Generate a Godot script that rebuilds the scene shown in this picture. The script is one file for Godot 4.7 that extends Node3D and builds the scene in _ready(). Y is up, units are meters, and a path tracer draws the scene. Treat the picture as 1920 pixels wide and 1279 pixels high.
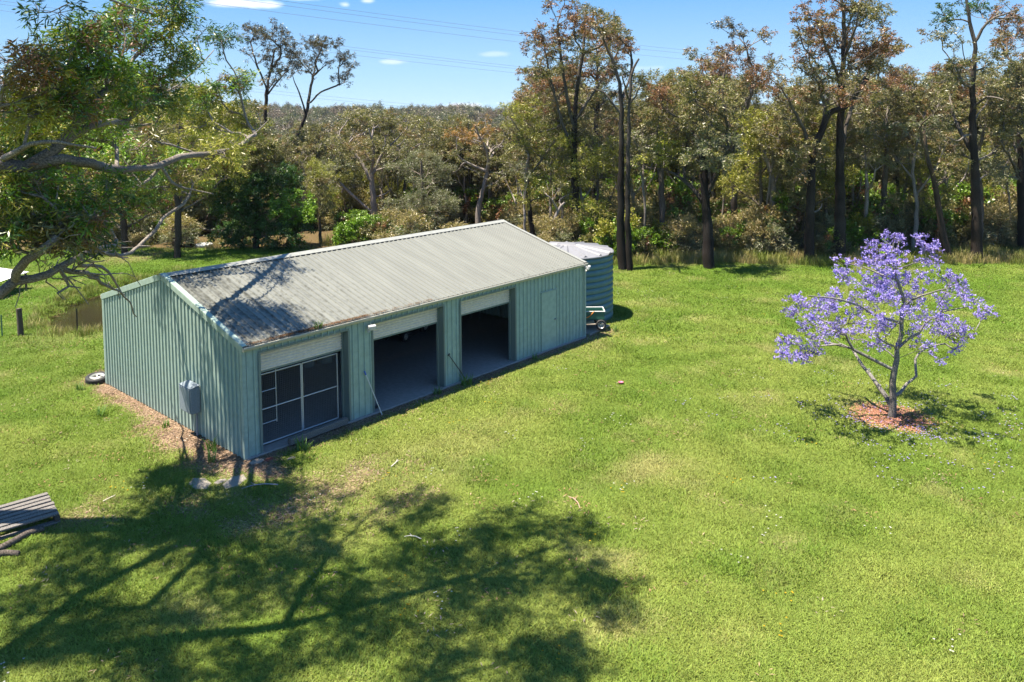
extends Node3D
# An open lawn with a teal steel shed, a water tank, a flowering tree and a eucalypt forest behind it.
# World: x runs along the shed front, y is up, the shed stands behind z = 0; metres.

const EYE := Vector3(-9.266, 8.147, 16.737)
const RIGHT := Vector3(0.6663, 0.0, 0.7457)    # horizontal axes of the plot, seen from the eye point
const AWAY := Vector3(0.7457, 0.0, -0.6663)
const TURN := -0.8417                          # turns local x to RIGHT and local z towards the viewer
const LEN := 13.33
const WID := 8.01
const EAVE := 2.7
const RIDGE := 3.854
const SLOPE := 0.2881

var rng := RandomNumberGenerator.new()
var M := {}
var used := {}
var n_patch := FastNoiseLite.new()
var n_fine := FastNoiseLite.new()
var n_land := FastNoiseLite.new()


# ---------------------------------------------------------------- mesh building
class MB:
	var p := PackedVector3Array()
	var n := PackedVector3Array()
	var c := PackedColorArray()
	var t := PackedVector2Array()
	var ix := PackedInt32Array()
	var col := Color(1, 1, 1)

	func tri(a: Vector3, b: Vector3, d: Vector3) -> void:      # counter-clockwise from outside
		var k := p.size()
		var nn := (b - a).cross(d - a).normalized()
		p.append(a); p.append(b); p.append(d)
		for i in 3:
			n.append(nn); c.append(col); t.append(Vector2.ZERO)
		ix.append(k); ix.append(k + 2); ix.append(k + 1)

	func quad(a: Vector3, b: Vector3, d: Vector3, e: Vector3, ua := Vector2.ZERO, ub := Vector2.ZERO, ud := Vector2.ZERO, ue := Vector2.ZERO) -> void:
		var k := p.size()
		var nn := (b - a).cross(e - a).normalized()
		if nn == Vector3.ZERO:
			nn = (d - b).cross(e - b).normalized()
		p.append(a); p.append(b); p.append(d); p.append(e)
		for i in 4:
			n.append(nn); c.append(col)
		t.append(ua); t.append(ub); t.append(ud); t.append(ue)
		ix.append(k); ix.append(k + 2); ix.append(k + 1); ix.append(k); ix.append(k + 3); ix.append(k + 2)

	func leaf(o: Vector3, d: Vector3, s: Vector3, l: float, w: float) -> void:   # one folded leaf of two triangles
		var k := p.size()
		var m := o + d * l * 0.45
		var f := s.cross(d).normalized()
		p.append(o); p.append(m + s * w * 0.5 + f * w * 0.18); p.append(o + d * l); p.append(m - s * w * 0.5 + f * w * 0.18)
		for i in 4:
			n.append(f); c.append(col); t.append(Vector2.ZERO)
		ix.append(k); ix.append(k + 2); ix.append(k + 1); ix.append(k); ix.append(k + 3); ix.append(k + 2)

	func box(o: Vector3, size: Vector3, ch := 0.0, b := Basis()) -> void:        # box, edges chamfered by ch
		var h := size * 0.5
		ch = minf(ch, minf(h.x, minf(h.y, h.z)) * 0.6)
		var ax := [Vector3(1, 0, 0), Vector3(0, 1, 0), Vector3(0, 0, 1)]
		for i in 3:
			var u: Vector3 = ax[(i + 1) % 3]
			var v: Vector3 = ax[(i + 2) % 3]
			var hw: float = h[i]
			var hu: float = h[(i + 1) % 3] - ch
			var hv: float = h[(i + 2) % 3] - ch
			for s in [-1.0, 1.0]:
				var f: Vector3 = ax[i] * hw * s
				var q := [f - u * hu - v * hv, f + u * hu - v * hv, f + u * hu + v * hv, f - u * hu + v * hv]
				if s < 0:
					q.reverse()
				quad(o + b * q[0], o + b * q[1], o + b * q[2], o + b * q[3])
		if ch <= 0.0:
			return
		for i in 3:
			var a: Vector3 = ax[i]
			var u: Vector3 = ax[(i + 1) % 3]
			var v: Vector3 = ax[(i + 2) % 3]
			var la: float = h[i] - ch
			for su in [-1.0, 1.0]:
				for sv in [-1.0, 1.0]:
					var e1: Vector3 = u * su * h[(i + 1) % 3] + v * sv * (h[(i + 2) % 3] - ch)
					var e2: Vector3 = u * su * (h[(i + 1) % 3] - ch) + v * sv * h[(i + 2) % 3]
					var q := [e1 - a * la, e1 + a * la, e2 + a * la, e2 - a * la]
					if su * sv > 0:
						q.reverse()
					quad(o + b * q[0], o + b * q[1], o + b * q[2], o + b * q[3])
		for sx in [-1.0, 1.0]:
			for sy in [-1.0, 1.0]:
				for sz in [-1.0, 1.0]:
					var q := [Vector3(sx * h.x, sy * (h.y - ch), sz * (h.z - ch)), Vector3(sx * (h.x - ch), sy * h.y, sz * (h.z - ch)), Vector3(sx * (h.x - ch), sy * (h.y - ch), sz * h.z)]
					if sx * sy * sz < 0:
						q.reverse()
					tri(o + b * q[0], o + b * q[1], o + b * q[2])

	func tube(pts: PackedVector3Array, rad: PackedFloat32Array, sides: int, cols := PackedColorArray(), lump := 0.0) -> void:
		var m := pts.size()
		if m < 2:
			return
		var k := p.size()
		var run := 0.0
		var side := Vector3(1, 0, 0)
		for i in m:
			var d := (pts[mini(i + 1, m - 1)] - pts[maxi(i - 1, 0)]).normalized()
			if i == 0:
				side = d.cross(Vector3(0.31, 0.2, 0.93)).normalized()
			side = (side - d * side.dot(d)).normalized()
			var up := d.cross(side)
			if i > 0:
				run += pts[i].distance_to(pts[i - 1])
			for j in sides + 1:
				var a := TAU * j / sides
				var q := side * cos(a) + up * sin(a)
				var rr := rad[i]
				if lump > 0.0:
					rr *= 1.0 + lump * sin(3.0 * a + i * 1.7) * 0.5 + lump * sin(2.0 * a - i * 0.9) * 0.5
				p.append(pts[i] + q * rr)
				n.append(q)
				c.append(cols[i] if cols.size() else col)
				t.append(Vector2(float(j) / sides, run))
		for i in m - 1:
			for j in sides:
				var a := k + i * (sides + 1) + j
				var b := a + sides + 1
				ix.append(a); ix.append(b); ix.append(b + 1)
				ix.append(a); ix.append(b + 1); ix.append(a + 1)
		if rad[m - 1] > 0.012:
			var top := k + (m - 1) * (sides + 1)
			var d := (pts[m - 1] - pts[m - 2]).normalized()
			var e := p.size()
			p.append(pts[m - 1] + d * rad[m - 1] * 0.15)
			n.append(d); c.append(cols[m - 1] if cols.size() else col); t.append(Vector2.ZERO)
			for j in sides:
				ix.append(top + j); ix.append(e); ix.append(top + j + 1)

	func rod(a: Vector3, b: Vector3, r: float, sides := 8) -> void:             # straight round bar with both ends closed
		var d := (b - a).normalized()
		tube(PackedVector3Array([a, b]), PackedFloat32Array([r, r]), sides)
		var s := d.cross(Vector3(0.31, 0.2, 0.93)).normalized()
		var u := d.cross(s)
		for j in sides:
			var a0 := TAU * j / sides
			var a1 := TAU * (j + 1) / sides
			tri(a, a + (s * cos(a1) + u * sin(a1)) * r, a + (s * cos(a0) + u * sin(a0)) * r)
			tri(b, b + (s * cos(a0) + u * sin(a0)) * r, b + (s * cos(a1) + u * sin(a1)) * r)

	func lathe(prof: PackedVector2Array, segs: int, o := Vector3.ZERO, b := Basis(), smooth := true) -> void:   # profile of (radius, height), upwards, turned about y
		var m := prof.size()
		if smooth:
			var k := p.size()
			for i in m:
				var dv := (prof[mini(i + 1, m - 1)] - prof[maxi(i - 1, 0)]).normalized()
				for j in segs + 1:
					var a := TAU * j / segs
					p.append(o + b * Vector3(cos(a) * prof[i].x, prof[i].y, sin(a) * prof[i].x))
					n.append(b * Vector3(cos(a) * dv.y, -dv.x, sin(a) * dv.y).normalized())
					c.append(col); t.append(Vector2(float(j) / segs, prof[i].y))
			for i in m - 1:
				for j in segs:
					var q := k + i * (segs + 1) + j
					var r := q + segs + 1
					ix.append(q); ix.append(q + 1); ix.append(r + 1)
					ix.append(q); ix.append(r + 1); ix.append(r)
			return
		for i in m - 1:
			for j in segs:
				var a0 := TAU * j / segs
				var a1 := TAU * (j + 1) / segs
				var f := func(v: Vector2, a: float) -> Vector3: return o + b * Vector3(cos(a) * v.x, v.y, sin(a) * v.x)
				quad(f.call(prof[i], a1), f.call(prof[i], a0), f.call(prof[i + 1], a0), f.call(prof[i + 1], a1))

	func into(m: ArrayMesh, material: Material) -> void:
		if ix.is_empty():
			return
		var a := []
		a.resize(Mesh.ARRAY_MAX)
		a[Mesh.ARRAY_VERTEX] = p
		a[Mesh.ARRAY_NORMAL] = n
		a[Mesh.ARRAY_COLOR] = c
		a[Mesh.ARRAY_TEX_UV] = t
		a[Mesh.ARRAY_INDEX] = ix
		m.add_surface_from_arrays(Mesh.PRIMITIVE_TRIANGLES, a)
		m.surface_set_material(m.get_surface_count() - 1, material)

	func mesh(material: Material) -> ArrayMesh:
		var m := ArrayMesh.new()
		into(m, material)
		return m


# ---------------------------------------------------------------- naming and tagging
func numbered(called: String) -> String:
	var k: int = used.get(called, 0)
	used[called] = k + 1
	return called if k == 0 else "%s_%03d" % [called, k]

func tag(o: Node3D, label: String, category: String, group := "") -> Node3D:
	o.set_meta("label", label)
	o.set_meta("category", category)
	if group != "":
		o.set_meta("group", group)
	return o

func thing(called: String, label: String, category: String, at := Vector3.ZERO, turn := 0.0, group := "") -> Node3D:
	var o := Node3D.new()
	o.name = numbered(called)
	add_child(o)
	o.position = at
	o.rotation.y = turn
	tag(o, label, category, group)
	return o

func part(called: String, m: Mesh, parent: Node3D) -> MeshInstance3D:
	var o := MeshInstance3D.new()
	o.name = called
	o.mesh = m
	parent.add_child(o, true)
	return o

func single(called: String, m: Mesh, label: String, category: String, at := Vector3.ZERO, turn := 0.0, group := "") -> MeshInstance3D:
	var o := MeshInstance3D.new()
	o.name = numbered(called)
	o.mesh = m
	add_child(o)
	o.position = at
	o.rotation.y = turn
	tag(o, label, category, group)
	return o

func setting(called: String, m: Mesh, label: String, category: String, kind := "structure") -> MeshInstance3D:
	var o := single(called, m, label, category)
	o.set_meta("kind", kind)
	return o

func swarm(called: String, m: Mesh, where: Array, cols: PackedColorArray, label: String, category: String) -> void:
	var mm := MultiMesh.new()
	mm.transform_format = MultiMesh.TRANSFORM_3D
	mm.use_colors = cols.size() > 0
	mm.mesh = m
	mm.instance_count = where.size()
	for i in where.size():
		mm.set_instance_transform(i, where[i])
		if cols.size() > 0:
			mm.set_instance_color(i, cols[i])
	var o := MultiMeshInstance3D.new()
	o.name = numbered(called)
	o.multimesh = mm
	add_child(o)
	tag(o, label, category)
	o.set_meta("kind", "stuff")


# ---------------------------------------------------------------- materials
func lin(r: float, g: float, b: float) -> Color:
	return Color(r, g, b).linear_to_srgb()

func mat(called: String, colour: Color, rough := 0.7, metal := 0.0, spec := 0.5) -> StandardMaterial3D:
	var m := StandardMaterial3D.new()
	m.resource_name = called
	m.albedo_color = colour
	m.roughness = rough
	m.metallic = metal
	m.metallic_specular = spec
	M[called] = m
	return m

func noise_tex(freq: float, low: Color, high: Color, size := 512, sd := 1, octaves := 5, mid := 0.5) -> NoiseTexture2D:
	var f := FastNoiseLite.new()
	f.noise_type = FastNoiseLite.TYPE_SIMPLEX_SMOOTH
	f.seed = sd
	f.frequency = freq
	f.fractal_octaves = octaves
	var g := Gradient.new()
	g.offsets = PackedFloat32Array([clampf(mid - 0.28, 0.0, 1.0), clampf(mid + 0.28, 0.0, 1.0)])
	g.colors = PackedColorArray([low, high])
	var t := NoiseTexture2D.new()
	t.width = size
	t.height = size
	t.seamless = true
	t.noise = f
	t.color_ramp = g
	return t

func grain(m: StandardMaterial3D, t: Texture2D, scale: float) -> void:
	m.albedo_texture = t
	m.uv1_triplanar = true
	m.uv1_scale = Vector3.ONE * scale

func materials() -> void:
	var soft := noise_tex(0.02, Color(0.93, 0.93, 0.925), Color(1, 1, 1), 512, 3)
	var rough := noise_tex(0.02, Color(0.8, 0.79, 0.78), Color(1, 1, 1), 512, 5)
	var m := mat("wall_steel", lin(0.315, 0.41, 0.37), 0.42, 0.0, 0.4)
	grain(m, soft, 0.35)
	m = mat("trim_steel", lin(0.31, 0.40, 0.36), 0.4, 0.0, 0.4)
	grain(m, soft, 0.5)
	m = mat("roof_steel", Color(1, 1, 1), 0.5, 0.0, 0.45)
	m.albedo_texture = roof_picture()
	m = mat("ridge_steel", lin(0.25, 0.255, 0.24), 0.5, 0.0, 0.45)
	grain(m, soft, 0.5)
	m = mat("gutter_steel", lin(0.42, 0.40, 0.34), 0.45)
	grain(m, soft, 0.8)
	m = mat("jamb_steel", lin(0.15, 0.19, 0.18), 0.5)
	m = mat("roller_steel", lin(0.70, 0.61, 0.53), 0.5)
	grain(m, soft, 0.7)
	m = mat("frame_steel", lin(0.3, 0.31, 0.31), 0.4, 0.8)
	m = mat("pipe_steel", lin(0.5, 0.5, 0.53), 0.4, 0.4)
	m = mat("wire_steel", lin(0.2, 0.2, 0.22), 0.5, 0.5)
	m = mat("concrete", lin(0.27, 0.245, 0.24), 0.85)
	grain(m, soft, 0.6)
	m = mat("pale_concrete", lin(0.24, 0.21, 0.185), 0.85)
	grain(m, soft, 0.9)
	m = mat("white_plastic", lin(0.5, 0.5, 0.5), 0.4)
	m = mat("grey_plastic", lin(0.20, 0.24, 0.29), 0.5)
	grain(m, soft, 1.5)
	m = mat("blue_plastic", lin(0.03, 0.1, 0.5), 0.4)
	m = mat("black_rubber", lin(0.022, 0.022, 0.023), 0.75)
	m = mat("black_paint", lin(0.02, 0.02, 0.022), 0.35)
	m = mat("lens_glass", lin(0.5, 0.5, 0.6), 0.1)
	m = mat("alloy", lin(0.55, 0.54, 0.5), 0.4, 0.5)
	m = mat("tank_wall", lin(0.075, 0.165, 0.19), 0.45)
	grain(m, soft, 0.3)
	m = mat("tank_lid", lin(0.20, 0.20, 0.22), 0.5)
	grain(m, soft, 0.6)
	m = mat("cart_green", lin(0.03, 0.12, 0.09), 0.4)
	m = mat("hose_orange", lin(0.65, 0.22, 0.04), 0.5)
	m = mat("rust_red", lin(0.20, 0.045, 0.03), 0.7)
	m = mat("old_timber", lin(0.30, 0.28, 0.27), 0.85)
	grain(m, noise_tex(0.05, Color(0.4, 0.38, 0.36), Color(1, 1, 1), 512, 9), 2.0)
	m = mat("post_timber", lin(0.10, 0.075, 0.06), 0.9)
	grain(m, rough, 3.0)
	m = mat("red_paint", lin(0.6, 0.09, 0.07), 0.5)
	m = mat("pale_cloth", lin(0.4, 0.4, 0.44), 0.9)
	m = mat("pink_plastic", lin(0.5, 0.12, 0.2), 0.5)
	m = mat("white_steel", lin(0.55, 0.55, 0.56), 0.4)
	m = mat("cable", lin(0.12, 0.12, 0.13), 0.6)
	m = mat("bark", Color(1, 1, 1), 0.92, 0.0, 0.3)
	m.vertex_color_use_as_albedo = true
	grain(m, noise_tex(0.04, Color(0.5, 0.5, 0.5), Color(1, 1, 1), 512, 12), 1.3)
	m = mat("leaf", Color(1, 1, 1), 0.4, 0.0, 0.5)
	m.vertex_color_use_as_albedo = true
	m.backlight_enabled = true
	m.backlight = Color(0.72, 0.8, 0.42)
	m = mat("petal", Color(1, 1, 1), 0.7, 0.0, 0.2)
	m.vertex_color_use_as_albedo = true
	m.backlight_enabled = true
	m.backlight = Color(0.7, 0.66, 0.8)
	m = mat("grass", Color(1, 1, 1), 0.6, 0.0, 0.25)
	m.vertex_color_use_as_albedo = true
	m.backlight_enabled = true
	m.backlight = Color(0.6, 0.66, 0.3)
	m = mat("litter", Color(1, 1, 1), 0.9, 0.0, 0.2)
	m.vertex_color_use_as_albedo = true
	m = mat("ground", Color(1, 1, 1), 0.95, 0.0, 0.2)
	m.vertex_color_use_as_albedo = true
	m.albedo_texture = noise_tex(0.035, Color(0.55, 0.53, 0.5), Color(1, 1, 1), 1024, 21, 6)
	m.uv1_triplanar = true
	m.uv1_world_triplanar = true
	m.uv1_scale = Vector3.ONE * 0.37
	m = mat("water", lin(0.022, 0.019, 0.01), 0.05, 0.0, 0.6)
	m.normal_enabled = true
	var f := FastNoiseLite.new()
	f.frequency = 0.03
	f.seed = 8
	var nt := NoiseTexture2D.new()
	nt.width = 512
	nt.height = 512
	nt.seamless = true
	nt.as_normal_map = true
	nt.bump_strength = 2.0
	nt.noise = f
	m.normal_texture = nt
	m.normal_scale = 0.2
	m.uv1_triplanar = true
	m.uv1_scale = Vector3.ONE * 0.5

func roof_picture() -> ImageTexture:                 # weathered roof paint, some tree shade painted in at one end: u along the shed, v from eave to ridge
	var a := FastNoiseLite.new()
	a.seed = 31
	a.frequency = 0.012
	a.fractal_octaves = 5
	var b := FastNoiseLite.new()
	b.seed = 32
	b.frequency = 0.09
	b.fractal_octaves = 4
	var w := 1024
	var h := 320
	var im := Image.create(w, h, false, Image.FORMAT_RGB8)
	for y in h:
		for x in w:
			var grime := 0.5 + 0.5 * a.get_noise_2d(x * 3.2, y * 0.22)           # runs down the slope
			var speck := 0.5 + 0.5 * b.get_noise_2d(x * 1.0, y * 1.0)
			var far_end := clampf(1.0 - x / 440.0, 0.0, 1.0)                     # lichen, plus tree shade painted into the colour, on this end
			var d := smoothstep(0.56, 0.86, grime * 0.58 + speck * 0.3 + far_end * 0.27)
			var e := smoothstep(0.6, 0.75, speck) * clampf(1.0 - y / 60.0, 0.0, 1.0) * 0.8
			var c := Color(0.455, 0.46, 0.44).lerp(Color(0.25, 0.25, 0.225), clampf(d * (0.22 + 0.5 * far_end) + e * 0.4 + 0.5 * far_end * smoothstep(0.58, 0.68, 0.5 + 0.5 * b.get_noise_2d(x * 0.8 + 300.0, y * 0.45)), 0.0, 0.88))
			var t := 0.96 + 0.07 * b.get_noise_2d(x * 0.3 + 900.0, y * 0.05)
			im.set_pixel(x, h - 1 - y, Color(c.r * t, c.g * t, c.b * t))
	return ImageTexture.create_from_image(im)


# ---------------------------------------------------------------- sky, light, camera
func sky_picture() -> ImageTexture:
	var w := 4096
	var h := 2048
	var im := Image.create(w, h, false, Image.FORMAT_RGB8)
	var stops := [[0.0, Color(0.47, 0.66, 0.82)], [2.5, Color(0.36, 0.58, 0.80)], [8.0, Color(0.17, 0.40, 0.76)], [20.0, Color(0.13, 0.33, 0.70)], [90.0, Color(0.07, 0.21, 0.54)]]
	for y in h:
		var e := 90.0 - (y + 0.5) * 180.0 / h
		var c := Color(0.17, 0.19, 0.10)
		if e > 0.0:
			for i in stops.size() - 1:
				if e >= stops[i][0] and e <= stops[i + 1][0]:
					c = stops[i][1].lerp(stops[i + 1][1], (e - stops[i][0]) / (stops[i + 1][0] - stops[i][0]))
		im.fill_rect(Rect2i(0, y, w, 1), c.linear_to_srgb())
	var f := FastNoiseLite.new()
	f.seed = 77
	f.frequency = 0.02
	f.fractal_octaves = 5
	# small fair-weather clouds: heading in degrees from the view axis (to the right), height, half width, half height, strength
	var clouds := [[-18.6, 7.4, 3.6, 0.42, 0.9], [-15.0, 7.9, 2.0, 0.3, 0.7], [-11.8, 7.5, 0.55, 0.24, 0.9], [-10.2, 7.75, 0.75, 0.2, 0.85], [-8.2, 3.55, 1.3, 0.2, 0.55], [-1.4, 4.1, 1.8, 0.26, 0.4], [-3.7, 0.35, 1.9, 0.42, 1.0], [9.0, 3.0, 2.0, 0.2, 0.25]]
	for k in 14:
		clouds.append([34.0 + k * 22.0 + rng.randf_range(-6, 6), rng.randf_range(3, 16), rng.randf_range(2, 6), rng.randf_range(0.4, 1.2), rng.randf_range(0.4, 0.9)])
	var ahead := rad_to_deg(atan2(AWAY.x, -AWAY.z))
	for q in clouds:
		var cx: float = (ahead + q[0]) / 360.0 * w
		var cy: float = (90.0 - q[1]) / 180.0 * h
		var rx: float = q[2] / 360.0 * w
		var ry: float = q[3] / 180.0 * h
		for y in range(int(cy - ry * 1.6) - 1, int(cy + ry * 1.6) + 2):
			for x in range(int(cx - rx * 1.5), int(cx + rx * 1.5) + 1):
				if y < 0 or y >= h / 2:
					continue
				var dx := (x - cx) / rx
				var dy := (y - cy) / ry
				var v: float = 1.0 - (dx * dx + dy * dy) + 0.75 * f.get_noise_2d(x * 1.2, y * 3.0)
				var s: float = smoothstep(0.15, 0.85, v) * q[4]
				var xx := posmod(x, w)
				im.set_pixel(xx, y, im.get_pixel(xx, y).lerp(Color(0.93, 0.94, 0.97), s))
	return ImageTexture.create_from_image(im)

func view() -> void:
	var cam := Camera3D.new()
	cam.name = "camera"
	add_child(cam)
	var fwd := Vector3(0.7436, -0.07348, -0.6646)
	cam.look_at_from_position(EYE, EYE + fwd, Vector3.UP)
	cam.rotate_object_local(Vector3(0, 0, 1), -0.00667)
	cam.projection = Camera3D.PROJECTION_FRUSTUM
	cam.near = 0.1
	cam.far = 4000.0
	cam.size = 2.0 * 0.1 * 639.5 / 1485.76
	cam.frustum_offset = Vector2(0, -0.1 * 322.63 / 1485.76)
	cam.current = true
	var env := Environment.new()
	env.background_mode = Environment.BG_SKY
	var sm := PanoramaSkyMaterial.new()
	sm.panorama = sky_picture()
	env.sky = Sky.new()
	env.sky.sky_material = sm
	env.background_energy_multiplier = 0.47
	env.tonemap_mode = Environment.TONE_MAPPER_LINEAR
	env.tonemap_exposure = 3.0
	env.fog_enabled = true
	env.fog_density = 0.00008
	env.fog_light_color = Color(0.78, 0.86, 0.95)
	env.sdfgi_enabled = true
	env.ssao_enabled = true
	env.ssil_enabled = true
	var we := WorldEnvironment.new()
	we.name = "world_environment"
	we.environment = env
	add_child(we)
	var sun := DirectionalLight3D.new()
	sun.name = "sun"
	add_child(sun)
	sun.look_at_from_position(Vector3.ZERO, Vector3(0.275, -1.0, 0.175), Vector3(0, 0, 1))
	sun.light_energy = 1.6
	sun.light_angular_distance = 0.5
	sun.light_color = Color(1.0, 0.96, 0.88)
	sun.shadow_enabled = true


# ---------------------------------------------------------------- land
func uw(x: float, z: float) -> Vector2:              # (across, away) of a ground point
	var d := Vector3(x - EYE.x, 0, z - EYE.z)
	return Vector2(d.dot(RIGHT), d.dot(AWAY))

func xz(u: float, w: float) -> Vector3:
	return EYE * Vector3(1, 0, 1) + RIGHT * u + AWAY * w

const FALL := [[-3000.0, 0.0], [46.0, 0.0], [70.0, -1.0], [110.0, -4.0], [180.0, -9.5], [300.0, -13.0], [450.0, -7.0], [620.0, 1.6], [720.0, 2.6], [950.0, -14.0], [3500.0, -70.0]]

func edge_of_forest(u: float) -> float:              # how far away the mown grass ends
	return 40.5 + (5.5 * smoothstep(-6.0, -13.0, u)) + 1.0 * n_land.get_noise_2d(u * 6.0, 7.0)

func pond(x: float, z: float) -> float:              # under 1 inside the pond
	var d := Vector2(x - 5.2, z + 18.6)
	var a := d.rotated(0.75)
	return sqrt(pow(a.x / 4.6, 2) + pow(a.y / 2.5, 2)) + 0.18 * n_fine.get_noise_2d(x * 2.0, z * 2.0)

func land(x: float, z: float) -> float:
	var q := uw(x, z)
	var w := q.y
	var y := 0.0
	for i in FALL.size() - 1:
		if w >= FALL[i][0] and w < FALL[i + 1][0]:
			var k: float = (w - FALL[i][0]) / (FALL[i + 1][0] - FALL[i][0])
			y = lerpf(FALL[i][1], FALL[i + 1][1], smoothstep(0.0, 1.0, k) * 0.6 + k * 0.4)
	y += smoothstep(60.0, 260.0, w) * n_land.get_noise_2d(x * 0.5, z * 0.5) * 7.0 + smoothstep(400.0, 600.0, w) * n_land.get_noise_2d(x * 0.25 + 50.0, z * 0.25) * 4.0
	var open := (1.0 - smoothstep(0.0, 1.0, 1.0 - clampf((Vector2(maxf(maxf(-x - 0.3, x - LEN - 0.3), 0.0), maxf(maxf(z - 0.3, -z - WID - 0.3), 0.0)).length()) / 2.5, 0.0, 1.0)))
	y += 0.05 * n_fine.get_noise_2d(x * 1.3, z * 1.3) * open
	var pd := pond(x, z)
	if pd < 1.7 and z < -9.0:
		y -= 0.55 * smoothstep(1.35, 0.75, pd)
	return y

func bare(x: float, z: float) -> float:              # 1 on trodden dirt, 0 on turf
	var j := 0.8 * n_fine.get_noise_2d(x * 2.4, z * 2.4) + 0.45 * n_fine.get_noise_2d(x * 9.0, z * 9.0)
	var b := 0.0
	if x < 0.6 and z > -10.5 and z < 4.0:
		var reach := 0.75 + 0.5 * smoothstep(-6.0, -1.5, z)       # strip along the end wall
		var k := clampf((-x) / reach, 0.0, 3.0)
		if z > 0.0:
			k += z * 0.62
		if z < -8.6:
			k += (-8.6 - z) * 0.9
		b = maxf(b, 1.0 - smoothstep(0.72, 1.12, k + j * 0.8))
	if z > -0.2 and z < 1.6 and x > -0.4 and x < LEN + 1.6:
		b = maxf(b, 1.0 - smoothstep(0.42, 0.85, z + j * 0.5))
	var d := Vector2(x - 0.3, z - 2.6)
	b = maxf(b, 0.75 * (1.0 - smoothstep(0.5, 1.2, Vector2(d.x * 0.45 + d.y * 0.1, d.y * 1.0).length() + j * 1.1)))
	d = Vector2(x + 1.9, z - 1.2)
	b = maxf(b, 0.6 * (1.0 - smoothstep(0.3, 0.9, d.length() + j * 1.1)))
	d = Vector2(x + 3.5, z + 0.2)
	b = maxf(b, 0.7 * (1.0 - smoothstep(0.4, 1.3, Vector2(d.x, d.y * 1.6).length() + j * 1.0)))
	d = Vector2(x - 1.6, z + 14.6)
	b = maxf(b, 0.5 * (1.0 - smoothstep(0.5, 2.0, Vector2(d.x * 0.5, d.y).length() + j)))
	d = Vector2(x - 9.5, z + 29.0)
	b = maxf(b, 0.7 * (1.0 - smoothstep(1.0, 3.0, Vector2(d.x * 0.6, d.y * 1.2).length() + j * 2.0)))
	d = Vector2(x - 0.9, z - 4.4)
	b = maxf(b, 0.55 * (1.0 - smoothstep(0.2, 0.8, Vector2(d.x * 0.5, d.y).length() + j * 1.1)))
	return b

func turf_colour(x: float, z: float) -> Color:       # colour of living grass there, linear
	var q := uw(x, z)
	var lush := Color(0.125, 0.21, 0.026)
	var yellow := Color(0.225, 0.275, 0.058)
	var straw := Color(0.38, 0.33, 0.15)
	var k := 0.52 + 0.65 * n_patch.get_noise_2d(x, z) + 0.4 * n_fine.get_noise_2d(x * 1.2, z * 1.2)
	k += 0.22 * smoothstep(9.0, 2.0, absf(q.x - 1.0)) * smoothstep(30.0, 17.0, q.y) - 0.3 * smoothstep(28.0, 38.0, q.y) - 0.35 * smoothstep(-6.0, -10.0, z)
	var c := lush.lerp(yellow, clampf(k, 0.0, 1.0))
	var worn := Vector2((x - 2.4) * 0.28 + (z - 3.6) * 0.1, (z - 3.2) * 0.55 - (x - 2.4) * 0.08).length()
	var dry := 0.5 * (1.0 - smoothstep(0.3, 1.1, worn + 0.6 * n_fine.get_noise_2d(x * 2.0, z * 2.0)))
	dry = maxf(dry, smoothstep(0.26, 0.62, n_patch.get_noise_2d(x * 2.3 + 70.0, z * 2.3 - 31.0) + 0.25 * n_fine.get_noise_2d(x * 4.0, z * 4.0)))
	dry = maxf(dry, bare(x, z) * 0.8)
	return c.lerp(straw, dry * 0.55)

func ground() -> void:
	var us := []
	var ws := []
	var u := -34.0
	while u < 34.01:
		us.append(u)
		u += 0.4
	for k in [37.0, 42.0, 50.0, 62.0, 80.0, 105.0, 140.0, 190.0, 250.0, 330.0, 430.0, 560.0, 800.0, 1400.0, 3000.0]:
		us.append(k)
		us.push_front(-k)
	for k in [-1500.0, -400.0, -120.0, -50.0, -20.0, -5.0, 0.0, 3.0, 6.0, 8.0]:
		ws.append(k)
	var w := 9.0
	while w < 60.0:
		ws.append(w)
		w += 0.35 if w < 47.0 else 1.2
	for k in range(62, 220, 5):
		ws.append(float(k))
	for k in range(220, 1000, 12):
		ws.append(float(k))
	for k in [1050.0, 1300.0, 1800.0, 3300.0]:
		ws.append(k)
	var g := MB.new()
	var nu := us.size()
	var dirt := Color(0.31, 0.22, 0.16)
	var floor_c := Color(0.17, 0.125, 0.065)
	for b in ws:
		for a in us:
			var q := xz(a, b)
			q.y = land(q.x, q.z)
			g.p.append(q)
			var c := turf_colour(q.x, q.z) * 0.9
			c = c.lerp(Color(0.16, 0.13, 0.05), 0.35)
			c = c.lerp(dirt, bare(q.x, q.z))
			var e := edge_of_forest(a)
			c = c.lerp(floor_c, smoothstep(e - 0.5, e + 1.5, b))
			if z_pond(q):
				c = c.lerp(Color(0.13, 0.10, 0.05), smoothstep(1.25, 1.0, pond(q.x, q.z)))
			g.c.append(c)
			g.t.append(Vector2(q.x, q.z))
			g.n.append(Vector3.UP)
	for i in ws.size() - 1:
		for j in nu - 1:
			var a := i * nu + j
			g.ix.append(a); g.ix.append(a + nu); g.ix.append(a + nu + 1)
			g.ix.append(a); g.ix.append(a + nu + 1); g.ix.append(a + 1)
	for k in range(0, g.ix.size(), 3):
		var a := g.ix[k]
		var b := g.ix[k + 1]
		var d := g.ix[k + 2]
		var nn := (g.p[d] - g.p[a]).cross(g.p[b] - g.p[a])
		g.n[a] += nn; g.n[b] += nn; g.n[d] += nn
	for k in g.n.size():
		g.n[k] = g.n[k].normalized()
	setting("ground", g.mesh(M.ground), "sloping ground of the paddock and the wooded valley behind it", "ground")

func z_pond(q: Vector3) -> bool:
	return q.z < -9.0 and q.z > -28.0 and q.x > -3.0 and q.x < 14.0

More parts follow.
